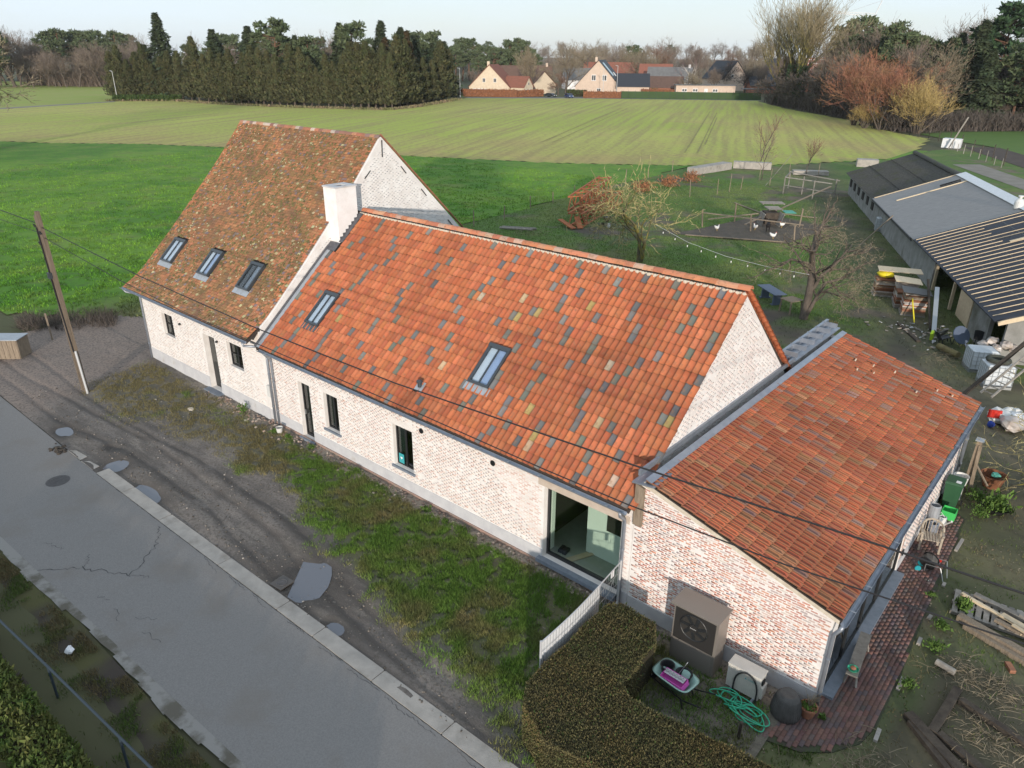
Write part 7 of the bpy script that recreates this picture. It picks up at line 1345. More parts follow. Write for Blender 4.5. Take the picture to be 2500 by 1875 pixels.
for i, (k, x, y, h) in enumerate(SPECIAL): plant('oak' if k == 'lefttree' else k, x, y, h, SL_[i], wide={'red': 1.3, 'yellow': .95}.get(k, 1.25 if k == 'poplar' else 1.3), rz=i*1.3)
for L_ in PROTO.values():
    for p in L_:
        if p.name not in USED:
            for c in list(p.children): bpy.data.objects.remove(c)
            bpy.data.objects.remove(p)
# ivy on the poplars
for i, (k, x, y, h) in enumerate(SPECIAL[:3]):
    q = np.random.default_rng(90+i); n = 1500; z = q.uniform(0, h*.36, n)**1.0; a = q.uniform(0, 6.28, n); r = .8+q.uniform(0, .8, n)
    iv = leaf_blob('ivy', 'leaf_ivy', None, np.stack([x+r*np.cos(a), y+r*np.sin(a), z], 1), np.stack([np.cos(a), np.sin(a), a*0], 1), .45, 91+i); tag(iv, ['ivy climbing the trunk of the tallest poplar', 'ivy climbing the trunk of the right poplar', 'ivy climbing the trunk of the left poplar'][i], 'ivy', 'ivy on the poplars')
# undergrowth mass at the foot of the woods
for nm, pts_, n, hgt, lb_ in (('undergrowth', [(-73,244),(-53,216),(-23,184),(-8,160),(2,172),(14,184),(40,196)], 5200, 4.5, 'dark brown undergrowth massed along the foot of the right wood'), ('undergrowth', [(-360,112),(-330,122),(-314,134),(-300,150)], 4200, 9, 'grey-brown undergrowth at the foot of the far left wood'), ('far_wood', [(-300,300),(-220,380),(-140,420),(-60,430),(20,420)], 5200, 17, 'brown leafless wood closing the horizon behind the village'), ('undergrowth', [(-230,130),(-190,140),(-152,150),(-158,165)], 2200, 6, 'dark scrub behind the evergreen row')):
    s = Sk(99); g = s.g; seg_ = [(Vector((*pts_[i], 0)), Vector((*pts_[i+1], 0))) for i in range(len(pts_)-1)]
    for i in range(n):
        a, b = g.choice(seg_); p = a.lerp(b, g.random()); nrm = Vector((-(b-a).y, (b-a).x, 0)).normalized(); p = p+nrm*g.uniform(0, 9); d = Vector((g.gauss(0, .35), g.gauss(0, .35), 1)).normalized(); L = hgt*g.uniform(.3, 1); q = p+d*L*.55; s.ribbon(p, q, .07); 
        for _ in range(3): s.ribbon(q, q+(d+Vector((g.gauss(0, .5), g.gauss(0, .5), 0))).normalized()*L*.5, .05)
    o = s.ribbons(nm, 'twig_dark' if hgt < 5 else 'twig', None, 5, 'stuff'); o['label'] = lb_
# dry grass fringe along the evergreen row
q = np.random.default_rng(17); PR = [(-217,89),(-204,104.5),(-181,106),(-154,113.4),(-128.5,127),(-133,141.5),(-151,176)]; P_ = []
for i in range(len(PR)-1):
    a, b = np.array(PR[i]), np.array(PR[i+1]); n = int(np.linalg.norm(b-a)*26); f = q.uniform(0, 1, (n, 1)); P_.append(np.column_stack([a+(b-a)*f+q.normal(size=(n, 2))*.7, np.zeros(n)]))
P_ = np.concatenate(P_); o = leaf_blob('dry_grass', mat('dry_grass', (.25, .18, .12), (.15, .16, .06), scale=.2, var=.3), None, P_, np.tile([0,0,1.], (len(P_), 1)), .5, 18, up=.7, kind='stuff'); o['label'] = 'reddish dry grass fringe along the evergreen row'
hb = np.random.default_rng(19); n = 5000; f = hb.uniform(0, 1, n); w = hb.uniform(-.9, .9, n); a, b = np.array((-216.5, 90.5)), np.array((-203.5, 106)); P_ = np.column_stack([a+(b-a)*f[:, None]+np.array([.76, -.64])*w[:, None]*1.0, hb.uniform(.1, 1.7, n)])
lh = thing('clipped_low_hedge', 'low clipped bright green hedge before the left end of the evergreen row', 'hedge', (-210, 98, 0)); leaf_blob('foliage', 'leaf_hedge', lh, P_, hb.normal(size=(n, 3)), .35, 20)
def lamp_post(x, y, h, label, head=True):
    t = thing('lamp_post', label, 'street lamp', (x, y, 0), 'street lamps'); MB().tube([(x, y, 0), (x, y, h)], [.11, .07], 8).build('pole', 'pole_metal', t)
    MB().beam((x, y, h), (x-.9, y-.2, h+.1), .25, .12).build('head', 'pole_metal', t)
lamp_post(-218, 92.5, 8.5, 'grey street lamp at the left end of the evergreen row')
wc_ = thing('white_gable', 'white gable of a house glimpsed through the evergreen row', 'house', (-182, 118, 0)); MB().prism([(-186,121,0),(-181.5,117,0),(-181.5,117,5),(-183.6,119,9.5),(-186,121,5)], (-4,4,0)).build('wall', 'white_wall', wc_); MB().prism([(-183.5,119,9.7),(-186.4,121.4,4.9),(-186.4,121.4,5.2),(-183.5,119,10)], (-4,4,0)).build('roof', 'terracotta', wc_)

# ------------------------------------------------------------------ village
mat('brick_buff', (.66, .56, .43), (.58, .48, .36), scale=1.5, rough=.95); mat('brick_pinkish', (.60, .48, .39), (.53, .42, .34), scale=1.5, rough=.95); mat('brick_red', (.36, .16, .10), (.30, .13, .09), scale=1.5, rough=.95)
mat('roof_red', (.25, .10, .07), (.20, .085, .06), scale=1.2, rough=.9); mat('roof_slate', (.035, .04, .05), rough=.6); mat('roof_brown', (.14, .085, .065), (.11, .07, .055), scale=1, rough=.9); mat('roof_grey', (.17, .17, .17), (.13, .13, .13), scale=1, rough=.9); mat('solar', (.03, .06, .13), rough=.15, spec=.7); mat('solar_sky', (.25, .36, .42), rough=.15, spec=.8); mat('win_white', (.7, .7, .7)); mat('win_dark', (.05, .055, .06), rough=.2)
VD = Vector((.68, .73, 0)).normalized()    # gables look towards the camera across the field
def house(name, label, c, w, d, hw, hr, az, wm, rm, wins=(), panels=(), chim=None, dormer=False, hip=0.0, doors=()):
    """gabled house: gable of width w faces direction az; ridge runs back by d"""
    t = thing(name, label, 'house', (*c, 0), 'village houses'); c = Vector((*c, 0)); f = Vector((math.cos(az), math.sin(az), 0)); s = Vector((-f.y, f.x, 0)); L = lambda a, b, z: c+s*a-f*b+Vector((0, 0, z)); M = Matrix((s, f, Vector((0, 0, 1)))).transposed()
    MB().prism([L(-w/2,0,-.2), L(w/2,0,-.2), L(w/2,0,hw), L(0,0,hr-.12), L(-w/2,0,hw)], -f*d).build('wall', wm, t)
    e = .35; k = (hr-hw)/(w/2); rf = MB()
    for sg in (-1, 1): rf.prism([L(0,-e,hr), L(sg*(w/2+e),-e,hw-e*k), L(sg*(w/2+e),-e,hw-e*k+.18), L(0,-e,hr+.2)], -f*(d+2*e))
    roof = rf.build('roof', rm, t); sl = math.hypot(w/2, hr-hw)
    for a, z, ww, hh in wins:
        wi = MB().obox(L(a, -.03, z), (ww, .08, hh), M).build('window', 'win_white', t)
        for q in (-1, 1): MB().obox(L(a+q*ww*.23, -.06, z), (ww*.36, .06, hh*.8), M).build('pane', 'win_dark', wi)
    for a, z, ww, hh in doors: MB().obox(L(a, -.03, z), (ww, .08, hh), M).build('door', 'win_white', t)
    for sg, b0, b1, t0, t1, m in panels:
        u = (s*sg*(w/2)+Vector((0, 0, hw-hr))); u = u.normalized(); nrm = (s*sg*(hr-hw)+Vector((0, 0, w/2))).normalized(); o = L(0, (b0+b1)/2, hr+.3)+u*(sl*(t0+t1)/2); MB().obox(o+nrm*.02, (abs(b1-b0), sl*(t1-t0), .08), Matrix((-f, u, nrm)).transposed()).build('roof_panel', m, t)
    if chim: MB().obox(L(chim[0], chim[1], hr+.4), (.9, .9, 1.6), M).build('chimney', wm, roof)
    return t
AZ = math.atan2(-.66, .75)
W2 = lambda z0=1.5: ()
house('village_house', 'buff brick gabled house with red roof behind a rust hedge', (-161.5, 203.5), 15.5, 13, 3.0, 10.5, AZ-.38, 'brick_buff', 'roof_red', wins=((-2.0,5.3,1.1,1.5),(2.2,5.3,1.1,1.5),(2.4,1.4,1.2,.9)), doors=((-3.6,1.6,5.2,1.6),), chim=(-.6,1.5))
house('village_house', 'buff gabled wing beside the red-roofed front house', (-150.0, 212.5), 7, 9, 3.2, 6.6, AZ+.9, 'brick_buff', 'roof_red', wins=((-1.2,1.6,1.0,1.6),(1.2,1.6,1.0,1.6),(0,4.2,.8,1.0)))
house('village_house', 'pinkish gabled house with black roof and pale solar panels', (-139.5, 242.0), 17.5, 15, 3.0, 12.2, AZ-.42, 'brick_pinkish', 'roof_slate', wins=((-1.6,6.0,1.7,2.2),(2.6,6.0,1.7,2.2),(.6,1.4,1.6,1.8)), panels=((1,2.5,5.5,.12,.62,'solar_sky'),(1,8.5,9.2,.5,.7,'win_white'),(1,9.7,10.4,.5,.7,'win_white')), chim=(-1.0,1.0))
house('village_house', 'low black-roofed wing with arch and long solar panel', (-122.5, 251.5), 9, 12, 3.4, 7.6, AZ+1.35, 'brick_pinkish', 'roof_slate', wins=((-2,1.6,1.4,2.0),(1.5,1.4,2.0,2.4)), panels=((1,2,9,.2,.7,'solar_sky'),))
house('village_house', 'grey-roofed white gable house in the middle of the village', (-125, 290), 13, 18, 4, 9.5, AZ+1.2, 'white_wall', 'roof_grey', wins=((0,4,1.2,1.4),), chim=(0, 1))
house('village_house', 'long brick house with blue solar panels behind the conical tree', (-178, 262), 12, 26, 3.5, 9.5, AZ+1.5, 'brick_pinkish', 'roof_brown', panels=((1,3,11,.15,.7,'solar'),(1,13,20,.15,.55,'solar')), chim=(0, 2))
house('village_house', 'brown-roofed house half hidden behind the front buff house', (-158, 232), 12, 14, 3.2, 8.0, AZ+.5, 'brick_buff', 'roof_brown')
house('village_house', 'long red-roofed house highest in the village', (-178, 345), 12, 34, 4, 10.5, AZ+1.2, 'brick_red', 'roof_red', chim=(0, 4))
house('village_house', 'white-fronted house with a row of solar panels', (-165, 290), 10, 22, 4, 8.5, AZ+1.5, 'white_wall', 'roof_grey', panels=((1,2,18,.15,.75,'solar'),))
house('village_house', 'pink brick house with solar panels left of the grey roof', (-140, 300), 10, 14, 5, 10.5, AZ+1.2, 'brick_pinkish', 'roof_red', panels=((1,2,10,.3,.8,'solar'),))
house('village_house', 'brick gable house with dark roof right of the grey one', (-118, 318), 14, 14, 5, 12, AZ+.3, 'brick_pinkish', 'roof_slate', wins=((-2,6,1.4,1.4),), panels=((1,3,8,.1,.5,'solar_sky'),))
house('village_house', 'dark-roofed house far behind on the right of the village', (-108, 355), 13, 16, 5, 13, AZ+.2, 'brick_pinkish', 'roof_slate', panels=((1,3,8,.1,.6,'solar_sky'),))
house('village_house', 'low brown-roofed barn before the grey-roofed house', (-118, 270), 12, 15, 2.6, 6.4, AZ+1.3, 'brick_red', 'roof_brown')
house('village_house', 'dark blue-roofed bungalow at the right of the village', (-92, 315), 9, 18, 3, 6.5, AZ+1.45, 'brick_red', 'roof_slate')
fl_ = thing('flat_roof_building', 'long low flat-roofed pinkish building behind the green fence', 'building', (-101, 260, 0)); fa = Vector((.82, .57, 0)); p0 = Vector((-111.5, 253.5, 0)); fn_ = Vector((.57, -.82, 0)); Mf = Matrix((fa, -fn_, Vector((0,0,1)))).transposed()
MB().obox(p0+fa*11-fn_*3+Vector((0, 0, 1.8)), (22, 6, 4.2), Mf).build('wall', 'brick_pinkish', fl_); MB().obox(p0+fa*11-fn_*3+Vector((0, 0, 4.0)), (22.8, 6.8, .25), Mf).build('roof', 'roof_grey', fl_)
for a in (3.2, 7.2, 14.6): 
    wi = MB().obox(p0+fa*a+fn_*.03+Vector((0, 0, 2.2)), (1.9, .08, 1.2), Mf).build('window', 'win_white', fl_); 
    for q_ in (-1, 1): MB().obox(p0+fa*(a+q_*.45)+fn_*.07+Vector((0, 0, 2.2)), (.7, .06, .8), Mf).build('pane', 'win_dark', wi)
MB().obox(p0+fa*11.2+fn_*.03+Vector((0, 0, 1.6)), (1.3, .08, 2.4), Mf).build('door', 'win_white', fl_)
cp = thing('carport', 'low dark open carport right of the flat-roofed building', 'carport', (-84, 268, 0)); MB().obox((-86, 268.5, 3.0), (11, 5, .25), Mf).build('roof', 'roof_grey', cp)
for a in (-4.5, 0, 4.5): MB().obox(Vector((-86, 268.5, 1.5))+fa*a+fn_*2, (.2, .2, 3), Mf).build('post', 'wood_grey', cp)
house('village_house', 'orange brick house shell under scaffolding', (-85, 335), 13, 14, 6, 13.5, AZ+.4, 'brick_red', 'brick_red')
sc_ = thing('scaffolding', 'grey-blue scaffolding around the orange brick house shell', 'scaffold', (-88, 328, 0))
for i in range(5):
    for k in range(2): MB().tube([(-96+i*3.6+k*1.2, 327+i*1.6-k, 0), (-96+i*3.6+k*1.2, 327+i*1.6-k, 15-abs(i-2))], .10, 5).build('standard', 'steel', sc_)
for z in (4, 6.5, 9, 11.5, 13): MB().beam((-96, 327, z), (-81, 333.5, z), .5, .12).build('deck', 'steel', sc_)
# hedges and fences before the village
def hedge_run(name, p, q, w, h, m, label, leaf=.35, cat='hedge', seed=3):
    t = thing(name, label, cat, (*p, 0)); a, b = Vector((*p, 0)), Vector((*q, 0)); MB().beam(a+Vector((0, 0, h/2-.1)), b+Vector((0, 0, h/2-.1)), w*.8, h-.1).build('core', 'hedge_core' if m != 'hedge_beech' else 'rust', t)
    g = np.random.default_rng(seed); n = int((b-a).length*h*30); f = g.uniform(0, 1, n); d = np.array((b-a).normalized()); s = np.array([-d[1], d[0], 0]); P_ = np.array(a)+np.array(b-a)*f[:, None]+s*g.choice([-.5, .5], (n, 1))*w+np.column_stack([np.zeros(n), np.zeros(n), g.uniform(.05, h, n)])
    leaf_blob('foliage', m, t, P_, g.normal(size=(n, 3)), leaf, seed)
hedge_run('beech_hedge', (-166.5, 192.5), (-147.5, 203.0), 1.2, 2.6, 'hedge_beech', 'rust brown beech hedge before the buff gabled house'); hedge_run('beech_hedge', (-147.5, 203.0), (-146.0, 216), 1.2, 2.4, 'hedge_beech', 'rust brown beech hedge along the side of the parked cars', seed=4); hedge_run('beech_hedge', (-129, 218), (-117, 226), 1.2, 2.3, 'hedge_beech', 'brownish hedge left of the green fence', seed=5); hedge_run('green_hedge', (-141, 224), (-136, 230), 1.4, 2.2, 'leaf_hedge', 'short bright green hedge behind the parked cars', seed=6); hedge_run('green_hedge', (-124, 246.5), (-118, 251), 1.5, 2.6, 'leaf_hedge', 'clipped green hedge at the black-roofed wing', seed=7); hedge_run('beech_hedge', (-121.5, 245), (-111, 251.5), 1.2, 2.6, 'hedge_beech', 'rust hedge between the black-roofed wing and the flat building', seed=8)
gf = thing('green_fence', 'long dark green screen fence between field and village', 'fence', (-97, 237, 0)); a, b = Vector((-117, 224.5, 0)), Vector((-77, 252, 0)); n = 20; mat('fence_green', (.045, .075, .030), (.05, .09, .035), scale=.4, rough=.9)
for i in range(n):
    p, q = a.lerp(b, i/n), a.lerp(b, (i+1)/n); MB().beam(p+Vector((0, 0, 1.25)), q+Vector((0, 0, 1.25)), .06, 2.4).build('panel', 'fence_green', gf); MB().tube([p, p+Vector((0, 0, 2.7))], .07, 6).build('post', 'roof_slate', gf)
# cars
def car(c, az, m, label, L=4.3, W=1.8, H=1.45):
    t = thing('parked_car', label, 'car', (*c, 0), 'cars parked in the village'); f = Vector((math.cos(az), math.sin(az), 0)); s = Vector((-f.y, f.x, 0)); c = Vector((*c, 0)); P = lambda a, b, z: c+f*a+s*b+Vector((0, 0, z))
    side = [(-L/2,.35),(-L/2,.85),(-L*.42,.95),(-L*.30,H),(L*.12,H),(L*.28,.95),(L*.46,.82),(L/2,.6),(L/2,.35)]; MB().prism([P(a, -W/2, z) for a, z in side], s*W).build('body', m, t)
    gl_ = [(-L*.385,.97),(-L*.285,H-.07),(L*.105,H-.07),(L*.235,.97)]
    for sg in (-1, 1): MB().prism([P(a, sg*(W/2+.004), z) for a, z in gl_], s*sg*.01).build('side_window', 'car_glass', t)
    MB().prism([P(L*.135,-W*.42,H-.08), P(L*.135,W*.42,H-.08), P(L*.275,W*.42,1.0), P(L*.275,-W*.42,1.0)], f*.05+Vector((0, 0, .04))).build('windscreen', 'car_glass', t)
    for a in (-L*.31, L*.31):
        for sg in (-1, 1):
            w_ = MB().tube([P(a, sg*(W/2-.2), .32), P(a, sg*(W/2+.02), .32)], .32, 14).build('wheel', 'tyre', t); MB().tube([P(a, sg*(W/2), .32), P(a, sg*(W/2+.035), .32)], .19, 10).build('rim', 'steel', w_)
    for sg in (-1, 1): MB().obox(P(L/2-.02, sg*W*.36, .68), (.12, .3, .16), Matrix((f, s, Vector((0, 0, 1)))).transposed()).build('headlight', 'win_white', t)
car((-138.8, 211.5), AZ+.75, 'car_dark', 'dark grey car parked beside the rust hedge'); car((-132.0, 213.5), AZ+.2, 'car_blue', 'dark blue car parked facing the field'); car((-126, 230), AZ+1.3, 'car_red', 'dark red car half hidden by the hedge')
lamp_post(-160, 186.5, 9.5, 'grey lamp post at the corner of the field road'); lamp_post(-126, 226, 9.5, 'grey lamp post left of the pinkish black-roofed house'); lamp_post(-126, 235, 10.5, 'second grey lamp post behind the first near the black-roofed house')
# tower crane on the skyline
tc_ = thing('tower_crane', 'slim grey tower crane on the skyline behind the village', 'crane', (-95, 420, 0)); cb_ = Vector((-95, 420, 0))
for dx, dy in ((-.7,-.7),(.7,-.7),(.7,.7),(-.7,.7)): MB().beam(cb_+Vector((dx, dy, 0)), cb_+Vector((dx*.7, dy*.7, 33)), .3, .3).build('mast_chord', 'pole_metal', tc_)
for i in range(16): MB().beam(cb_+Vector((-.7 if i % 2 else .7, 0, i*2)), cb_+Vector((.7 if i % 2 else -.7, 0, i*2+2)), .18, .18).build('mast_brace', 'pole_metal', tc_)
jd = Vector((-.75, -.66, 0)); jt = cb_+Vector((0, 0, 33))
MB().beam(jt, jt+jd*21+Vector((0, 0, 1.2)), .35, .35).build('jib', 'pole_metal', tc_); MB().beam(jt+Vector((0, 0, 1.1)), jt+jd*21+Vector((0, 0, 1.9)), .25, .25).build('jib_top', 'pole_metal', tc_); MB().beam(jt, jt-jd*2.4+Vector((0, 0, 7)), .35, .35).build('apex', 'pole_metal', tc_); MB().tube([jt-jd*2.4+Vector((0, 0, 7)), jt+jd*13+Vector((0, 0, 2))], .07, 4).build('stay', 'pole_metal', tc_); MB().tube([jt+jd*10.5, jt+jd*10.5-Vector((0, 0, 6))], .06, 4).build('hoist_rope', 'cable', tc_)
for i in range(10): MB().beam(jt+jd*(i*2.1), jt+jd*(i*2.1+1)+Vector((0, 0, 1.4)), .12, .12).build('jib_brace', 'pole_metal', tc_)
# ------------------------------------------------------------------ near trees
def curly(name, label, base, stems, seed, lev, L0, r0, m_b, m_t, spread, up, wig, nch, twig, shrink=.68, rmin=.02, segs=4, gz=None):
    t = thing(name, label, 'tree', base); s = Sk(seed); b = Vector(base)
    for d, L, r in stems: s.grow(b+Vector((d[0], d[1], 0))*.15-Vector((0, 0, .1)), Vector(d).normalized(), L, r, 0, lev, spread, up, nch, twig, wig, .62, rmin, segs, shrink)
    s.limb.build('trunk', m_b, t, smooth=True); s.ribbons('crown', m_t, t, seed); return t
curly('walnut_tree', 'bare lichen-yellow tree with twisting branches behind the roof ridge', (8.3, 33.2, 0), [((-.45, .1, 1), 3.3, .15), ((.02, .25, 1), 3.4, .17), ((.62, .45, .9), 3.2, .15)], 201, 4, 2.5, .16, 'bark_lichen', 'twig_lichen', .8, .12, .34, (4, 4, 4, 3), .026, .76, .026)
curly('leaning_tree', 'leaning tangled bare tree with broken orange top beside the brick stacks', (22.6, 28.4, 0), [((.36, .30, 1), 4.3, .27), ((.52, .42, 1), 3.4, .13)], 207, 4, 3.4, .3, 'bark', 'twig_oak', 1.0, -.05, .22, (8, 6, 5, 4), .013, .55, .024)
curly('fruit_tree', 'bare lichened fruit tree overhanging the right edge by the path', (38.2, 14.2, 0), [((-.55, -.1, .75), 2.6, .15), ((-.25, .55, .8), 2.6, .13), ((.2, -.4, 1), 2.4, .13)], 213, 4, 2.4, .15, 'bark_lichen', 'twig_lichen', .75, -.05, .3, (5, 4, 4, 3), .012, .68, .02)
curly('young_tree', 'thin pale sapling standing in the rough grass before the field', (-6.9, 90.0, 0), [((0, .05, 1), 3.2, .10)], 217, 3, 3, .1, 'bark', 'twig_brown', .5, .5, .15, (6, 5, 4), .025)
curly('young_tree', 'bare brownish sapling at the field edge left of the mossy shed', (1.2, 86.0, 0), [((0, .0, 1), 2.2, .07)], 218, 3, 3, .1, 'bark', 'twig_brown', .5, .6, .15, (7, 5, 4), .025); curly('young_tree', 'bare brownish sapling behind the concrete blocks', (-1.6, 78.5, 0), [((.05, .0, 1), 2.4, .07)], 219, 3, 3, .1, 'bark', 'twig_oak', .5, .6, .15, (6, 5, 4), .022)
tag(MB().beam((.6, 74.5, 0), (2.2, 77.5, 3.6), .035, .035).build('pole', 'wood_grey'), 'tall thin pole leaning at the garden end', 'pole')
# ------------------------------------------------------------------ near left hedge and railing
nh = thing('leafy_hedge', 'leafy green hedge behind a dark railing at the bottom left corner', 'hedge', (19, -13, 0)); g = np.random.default_rng(301); n = 26000; x = g.uniform(12.5, 30, n); ed = np.interp(x, [12, 16.3, 23, 30], [-11.9, -12.2, -11.9, -11.5])-.15; dpt = g.uniform(0, 1.1, n)**1.2; y = ed-dpt; z = .15+g.uniform(0, 1, n)*.75*np.clip(1-(dpt-.55)**2*1.3, .2, 1)+.15*fbm(x, y, .7, 302)
leaf_blob('foliage', 'leaf_shrub', nh, np.column_stack([x, y, z]), np.tile([0, .3, 1.], (n, 1)), .085, 303); MB().box(12.8, 30, -13.1, -12.3, -.05, .5).build('core', 'hedge_core', nh)
rl_ = thing('railing', 'dark blue-grey tubular railing along the bottom left hedge', 'railing', (19, -12, 0)); rp_ = [(12.0, -12.05), (16.3, -11.98), (19.6, -11.72), (22.9, -11.48), (30, -10.95)]
MB().tube([(a, b, .95) for a, b in rp_], .03, 8).build('rail', mat('rail_blue', (.035, .05, .065), rough=.5), rl_)
for a, b in rp_[1:4]: MB().tube([(a, b, -.1), (a, b, .95)], .03, 8).build('post', 'rail_blue', rl_)
tag(MB().tube([(17.0, -12.75, .9), (20.6, -13.25, .9)], .03, 7).build('pale_pipe', 'pale_green_plastic'), 'pale green pipe behind the hedge at the left edge', 'pipe')
struct(MB().sheet([(10, -13.0, .06), (40, -12.9, .06), (40, -22, .06), (10, -22, .06)]).build('near_lawn', mat('near_lawn', (.07, .075, .025), (.09, .08, .03), scale=.8)))
# ------------------------------------------------------------------ across the street, behind the camera: hedge slab added to shade the road
nb = thing('shade_hedge', 'unseen hedge slab added behind the viewpoint to shade the road', 'hedge', (60, -30, 0))
MB().prism([(-60, -34, 0), (150, -34, 0), (150, -34, 4.6), (-60, -34, 4.6)], (0, -1.5, 0)).build('foliage', 'leaf_ivy', nb)
# ------------------------------------------------------------------ grass and weeds
def blades(name, x, y, zf, h, w, col, label, lean=.5, seed=1, clump=1):
    g = np.random.default_rng(seed); n = len(x); a = g.uniform(0, 2*np.pi, n); hh = h*g.uniform(.5, 1.3, n); P = np.stack([x, y, zf], 1); d = np.stack([np.cos(a)*lean*g.uniform(0, 1, n), np.sin(a)*lean*g.uniform(0, 1, n), np.ones(n)], 1); b = g.uniform(0, 2*np.pi, n); s = np.stack([np.cos(b), np.sin(b), np.zeros(n)], 1)*w
    V = np.stack([P-s, P+s, P+d*hh[:, None]], 1).reshape(-1, 3); c = np.repeat(col*g.uniform(.75, 1.25, (n, 1)), 3, axis=0); o = link(name, np_mesh(name, V, np.arange(3*n).reshape(n, 3), 'grass_attr', c), None, 'stuff'); o['label'] = label; return o
g = np.random.default_rng(401)
x = g.uniform(-6, 33, 800000); y = g.uniform(-6.2, -.15, 800000); k = verge_g(x, y); cl_ = fbm(x, y, .28, 410); keep = g.uniform(0, 1, len(x)) < k*sstep(.30, .58, cl_)*.95; x, y = x[keep], y[keep]; k = k[keep]
gr = sstep(.35, .65, fbm(x, y, 1.1, 411)*.7+.35*sstep(9, 20, x)*.6); col = lerp(np.tile(np.array((.21, .18, .08)), (len(x), 1)), (.12, .215, .035), gr)
blades('verge_grass', x, y, verge_z(x, y)-.01, .085+.05*sstep(12, 22, x), .010, col, 'ragged green and brown grass on the verge before the house', .9, 402); print('verge blades', len(x))
x = g.uniform(-80, 0, 520000); y = g.uniform(-25, 66, 520000); dd = np.hypot(x-36, y+14); ok = inside(x, y, MEADOW) & (g.uniform(0, 1, len(x)) < np.clip((55/dd)**2, 0, 1)) & (fbm(x, y, .9, 420) > .42); x, y = x[ok], y[ok]
blades('meadow_grass', x, y, np.full(len(x), .0), .15, .030, meadow_col(x, y)*np.where(fbm(x, y, .7, 425) > .5, 1.3, .8)[:, None], 'thick bright green meadow grass left of the house', .9, 403); print('meadow', len(x))
x = g.uniform(-12, 33, 260000); y = g.uniform(15, 75, 260000); k = garden_mask(x, y); ok = inside(x, y, GARDEN) & (g.uniform(0, 1, len(x)) < k*.9*np.clip(45/np.hypot(x-36, y+14), 0, 1)); x, y = x[ok], y[ok]
blades('garden_grass', x, y, garden_z(x, y), .10, .022, garden_col(x, y)*1.1, 'patchy lawn grass in the garden behind the house', .9, 404); print('garden', len(x))
x = g.uniform(33.2, 44, 160000); y = g.uniform(-6.2, 20, 160000); k = garden_mask(x, y); cl_ = fbm(x, y, .3, 430); ok = ~inside(x, y, TE) & (g.uniform(0, 1, len(x)) < k*sstep(.42, .62, cl_)); x, y = x[ok], y[ok]
blades('yard_grass', x, y, garden_z(x, y), .09, .010, lerp(np.tile(np.array((.17, .14, .07)), (len(x), 1)), (.085, .14, .025), sstep(.4, .6, fbm(x, y, .9, 432))), 'thin grass and weeds on the soil right of the terrace', .9, 405); print('yard', len(x))
x = g.uniform(31.2, 34.2, 9000); y = g.uniform(-3.1, -.9, 9000); ok = ~inside(x, y, TE) & ~inside(x, y, HP) & (fbm(x, y, .5, 440) > .5); x, y = x[ok], y[ok]
blades('hedge_weeds', x, y, np.full(len(x), .01), .07, .010, np.tile(np.array((.08, .13, .025)), (len(x), 1)), 'weeds between the hedge and the hose', .9, 406)
x = g.uniform(8, 27, 120000); y = g.uniform(-12.4, -10.3, 120000); ed = np.where(x > 11, -10.45+(x-11)*.045, -10.45)-.3; ok = (y < ed) & (g.uniform(0, 1, len(x)) < sstep(-11.9, -10.9, y)*sstep(.4, .6, fbm(x, y, .5, 450))*.5); x, y = x[ok], y[ok]
blades('near_grass', x, y, np.full(len(x), .0), .09, .010, lerp(np.tile(np.array((.15, .12, .06)), (len(x), 1)), (.075, .12, .025), sstep(.4, .6, fbm(x, y, .9, 452))), 'scruffy grass on the near side of the road', .9, 407)
# loose stones and clods on the mud
g = np.random.default_rng(460); x = g.uniform(0, 31, 5200); y = g.uniform(-6.1, -.6, 5200); ok = (verge_g(x, y) < .5) & (fbm(x, y, .8, 461) > .45); x, y = x[ok], y[ok]; z = verge_z(x, y); T = []
for i in range(len(x)):
    k = .010+.03*g.random()**3; M = np.eye(4); M[:3, :3] = np.array((Matrix.Rotation(g.random()*6, 3, 'Z') @ Matrix.Rotation(g.random()*2, 3, 'X'))) @ np.diag([k*1.6, k*1.1, k]); M[:3, 3] = (x[i], y[i], z[i]+k*.2); T.append(M)
V, F, c = stamp(BOXV, BOXF, T, np.array([(.19, .165, .14), (.11, .095, .08), (.30, .27, .24)])[g.choice(3, len(T), p=[.45, .45, .10])]); o = link('pebbles', np_mesh('pebbles', V, F, 'grass_attr', c), None, 'stuff'); o['label'] = 'small stones and clods strewn over the muddy verge'
# dead leaves on the yard soil
g = np.random.default_rng(470); x = g.uniform(31, 44, 9000); y = g.uniform(-4.5, 20, 9000); ok = ~inside(x, y, TE) & ~inside(x, y, HP) & ~((x < 33.75) & (y > -.1)) & (fbm(x, y, .9, 471) > .42); x, y = x[ok], y[ok]; n = len(x); a = g.uniform(0, 6.28, n); k = g.uniform(.012, .04, n); P = np.stack([x, y, garden_z(x, y)+.02], 1); e1_ = np.stack([np.cos(a), np.sin(a), g.normal(size=n)*.3], 1)*k[:, None]; e2_ = np.stack([-np.sin(a), np.cos(a), g.normal(size=n)*.3], 1)*(k*.6)[:, None]
o = link('leaf_litter', np_mesh('leaf_litter', np.stack([P-e1_, P-e2_, P+e1_, P+e2_], 1).reshape(-1, 3), np.arange(4*n).reshape(n, 4), 'grass_attr', np.repeat(np.array([(.20, .15, .10), (.30, .25, .18), (.13, .10, .075), (.10, .12, .04)])[g.choice(4, n)], 4, axis=0)), None, 'stuff'); o['label'] = 'dead leaves and bits scattered over the yard soil'
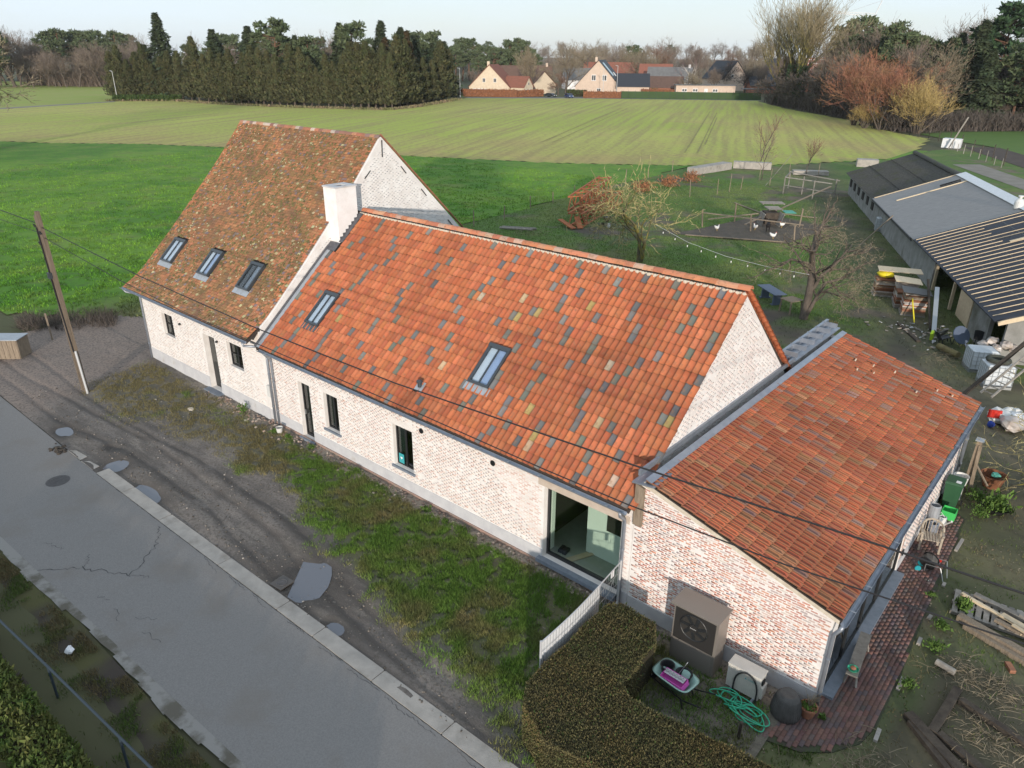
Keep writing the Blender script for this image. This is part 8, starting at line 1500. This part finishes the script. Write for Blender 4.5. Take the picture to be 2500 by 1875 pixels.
# brush between meadow and drive
for i, (cx_, cy_, r_) in enumerate(((-8.6, -.9, .9), (-7.6, .6, .8), (-9.8, -2.2, .8))):
    s = Sk(500+i)
    for q in range(380): a = s.g.uniform(0, 6.28); r = r_*math.sqrt(s.g.random()); p = Vector((cx_+r*math.cos(a)*1.6, cy_+r*math.sin(a), 0)); e = p+Vector((s.g.gauss(0, .25), s.g.gauss(0, .25), s.g.uniform(.25, .75))); s.ribbon(p, e, .012); s.ribbon(p.lerp(e, .5), e+Vector((s.g.gauss(0, .2), s.g.gauss(0, .2), .1)), .008)
    o = s.ribbons('bramble', 'twig_dark', None, 5); tag(o, ['low dark bramble in the middle beside the drive', 'low dark bramble nearest the house beside the drive', 'low dark bramble behind the wooden box'][i], 'bramble', 'brambles at the drive')
# weeds: small leafy plants along walls and terrace
WD = [(9.2,-.45,.30,.55,'tall spindly weed growing against the old house wall'),(11.75,-.55,.28,.16,'low mossy weed cushion at the foot of the pipes'),(12.6,-.5,.22,.2,'small weed at the wall right of the bucket'),(14.0,-.4,.25,.2,'small weed below the first tall window'),(16.8,-.35,.2,.2,'small weed at the wall between the windows'),(20.6,-.4,.25,.16,'low weed below the round wall vent'),(21.6,-.45,.22,.16,'low weed at the wall left of the picture window'),(35.6,6.2,.3,.45,'broad-leaved green weed beside the pallet'),(35.35,5.0,.35,.3,'tufty green weed at the terrace edge before the beams'),(35.4,4.0,.35,.3,'yellowing weed at the terrace edge by the log'),(35.2,2.2,.3,.2,'weed tuft at the curved end of the terrace'),(34.7,12.9,.6,.5,'leafy green ivy clump right of the bin'),(35.0,11.9,.5,.35,'green ground ivy spilling onto the path'),(34.8,6.3,.2,.1,'small weed growing between the terrace bricks'),(33.95,-.2,.12,.12,'small weed at the downpipe foot'),(15.6,-3.0,.0,.0,'')]
for i, (x0, y0, r, h, lb_) in enumerate(WD):
    if not lb_: continue
    r *= .72; h *= .7; n = int(60+500*r*r*4); q = np.random.default_rng(600+i); P_ = np.array([x0, y0, .05])+q.normal(size=(n, 3))*np.array([r*.42, r*.42, 0])+np.column_stack([np.zeros(n), np.zeros(n), q.uniform(0, h, n)]); tag(leaf_blob('weed', 'weed', None, P_, np.tile([0, 0, 1.], (n, 1)), .07 if 'broad' not in lb_ else .14, 601+i), lb_, 'weed', 'weeds')

# ------------------------------------------------------------------ winter haze
hz = bpy.data.materials.new('haze'); hz.use_nodes = True; ht = hz.node_tree; ht.nodes.clear(); ho_ = ht.nodes.new('ShaderNodeOutputMaterial'); hv = ht.nodes.new('ShaderNodeVolumePrincipled'); hv.inputs['Color'].default_value = (.97, .98, 1.0, 1); hv.inputs['Density'].default_value = .00009; hv.inputs['Anisotropy'].default_value = .2
ht.links.new(hv.outputs[0], ho_.inputs['Volume']); MATS['haze'] = hz; o = MB().box(-2700, 2700, -2700, 2700, -1.1, 48).build('haze', 'haze', kind='stuff'); o['label'] = 'thin pale winter haze over the whole countryside'
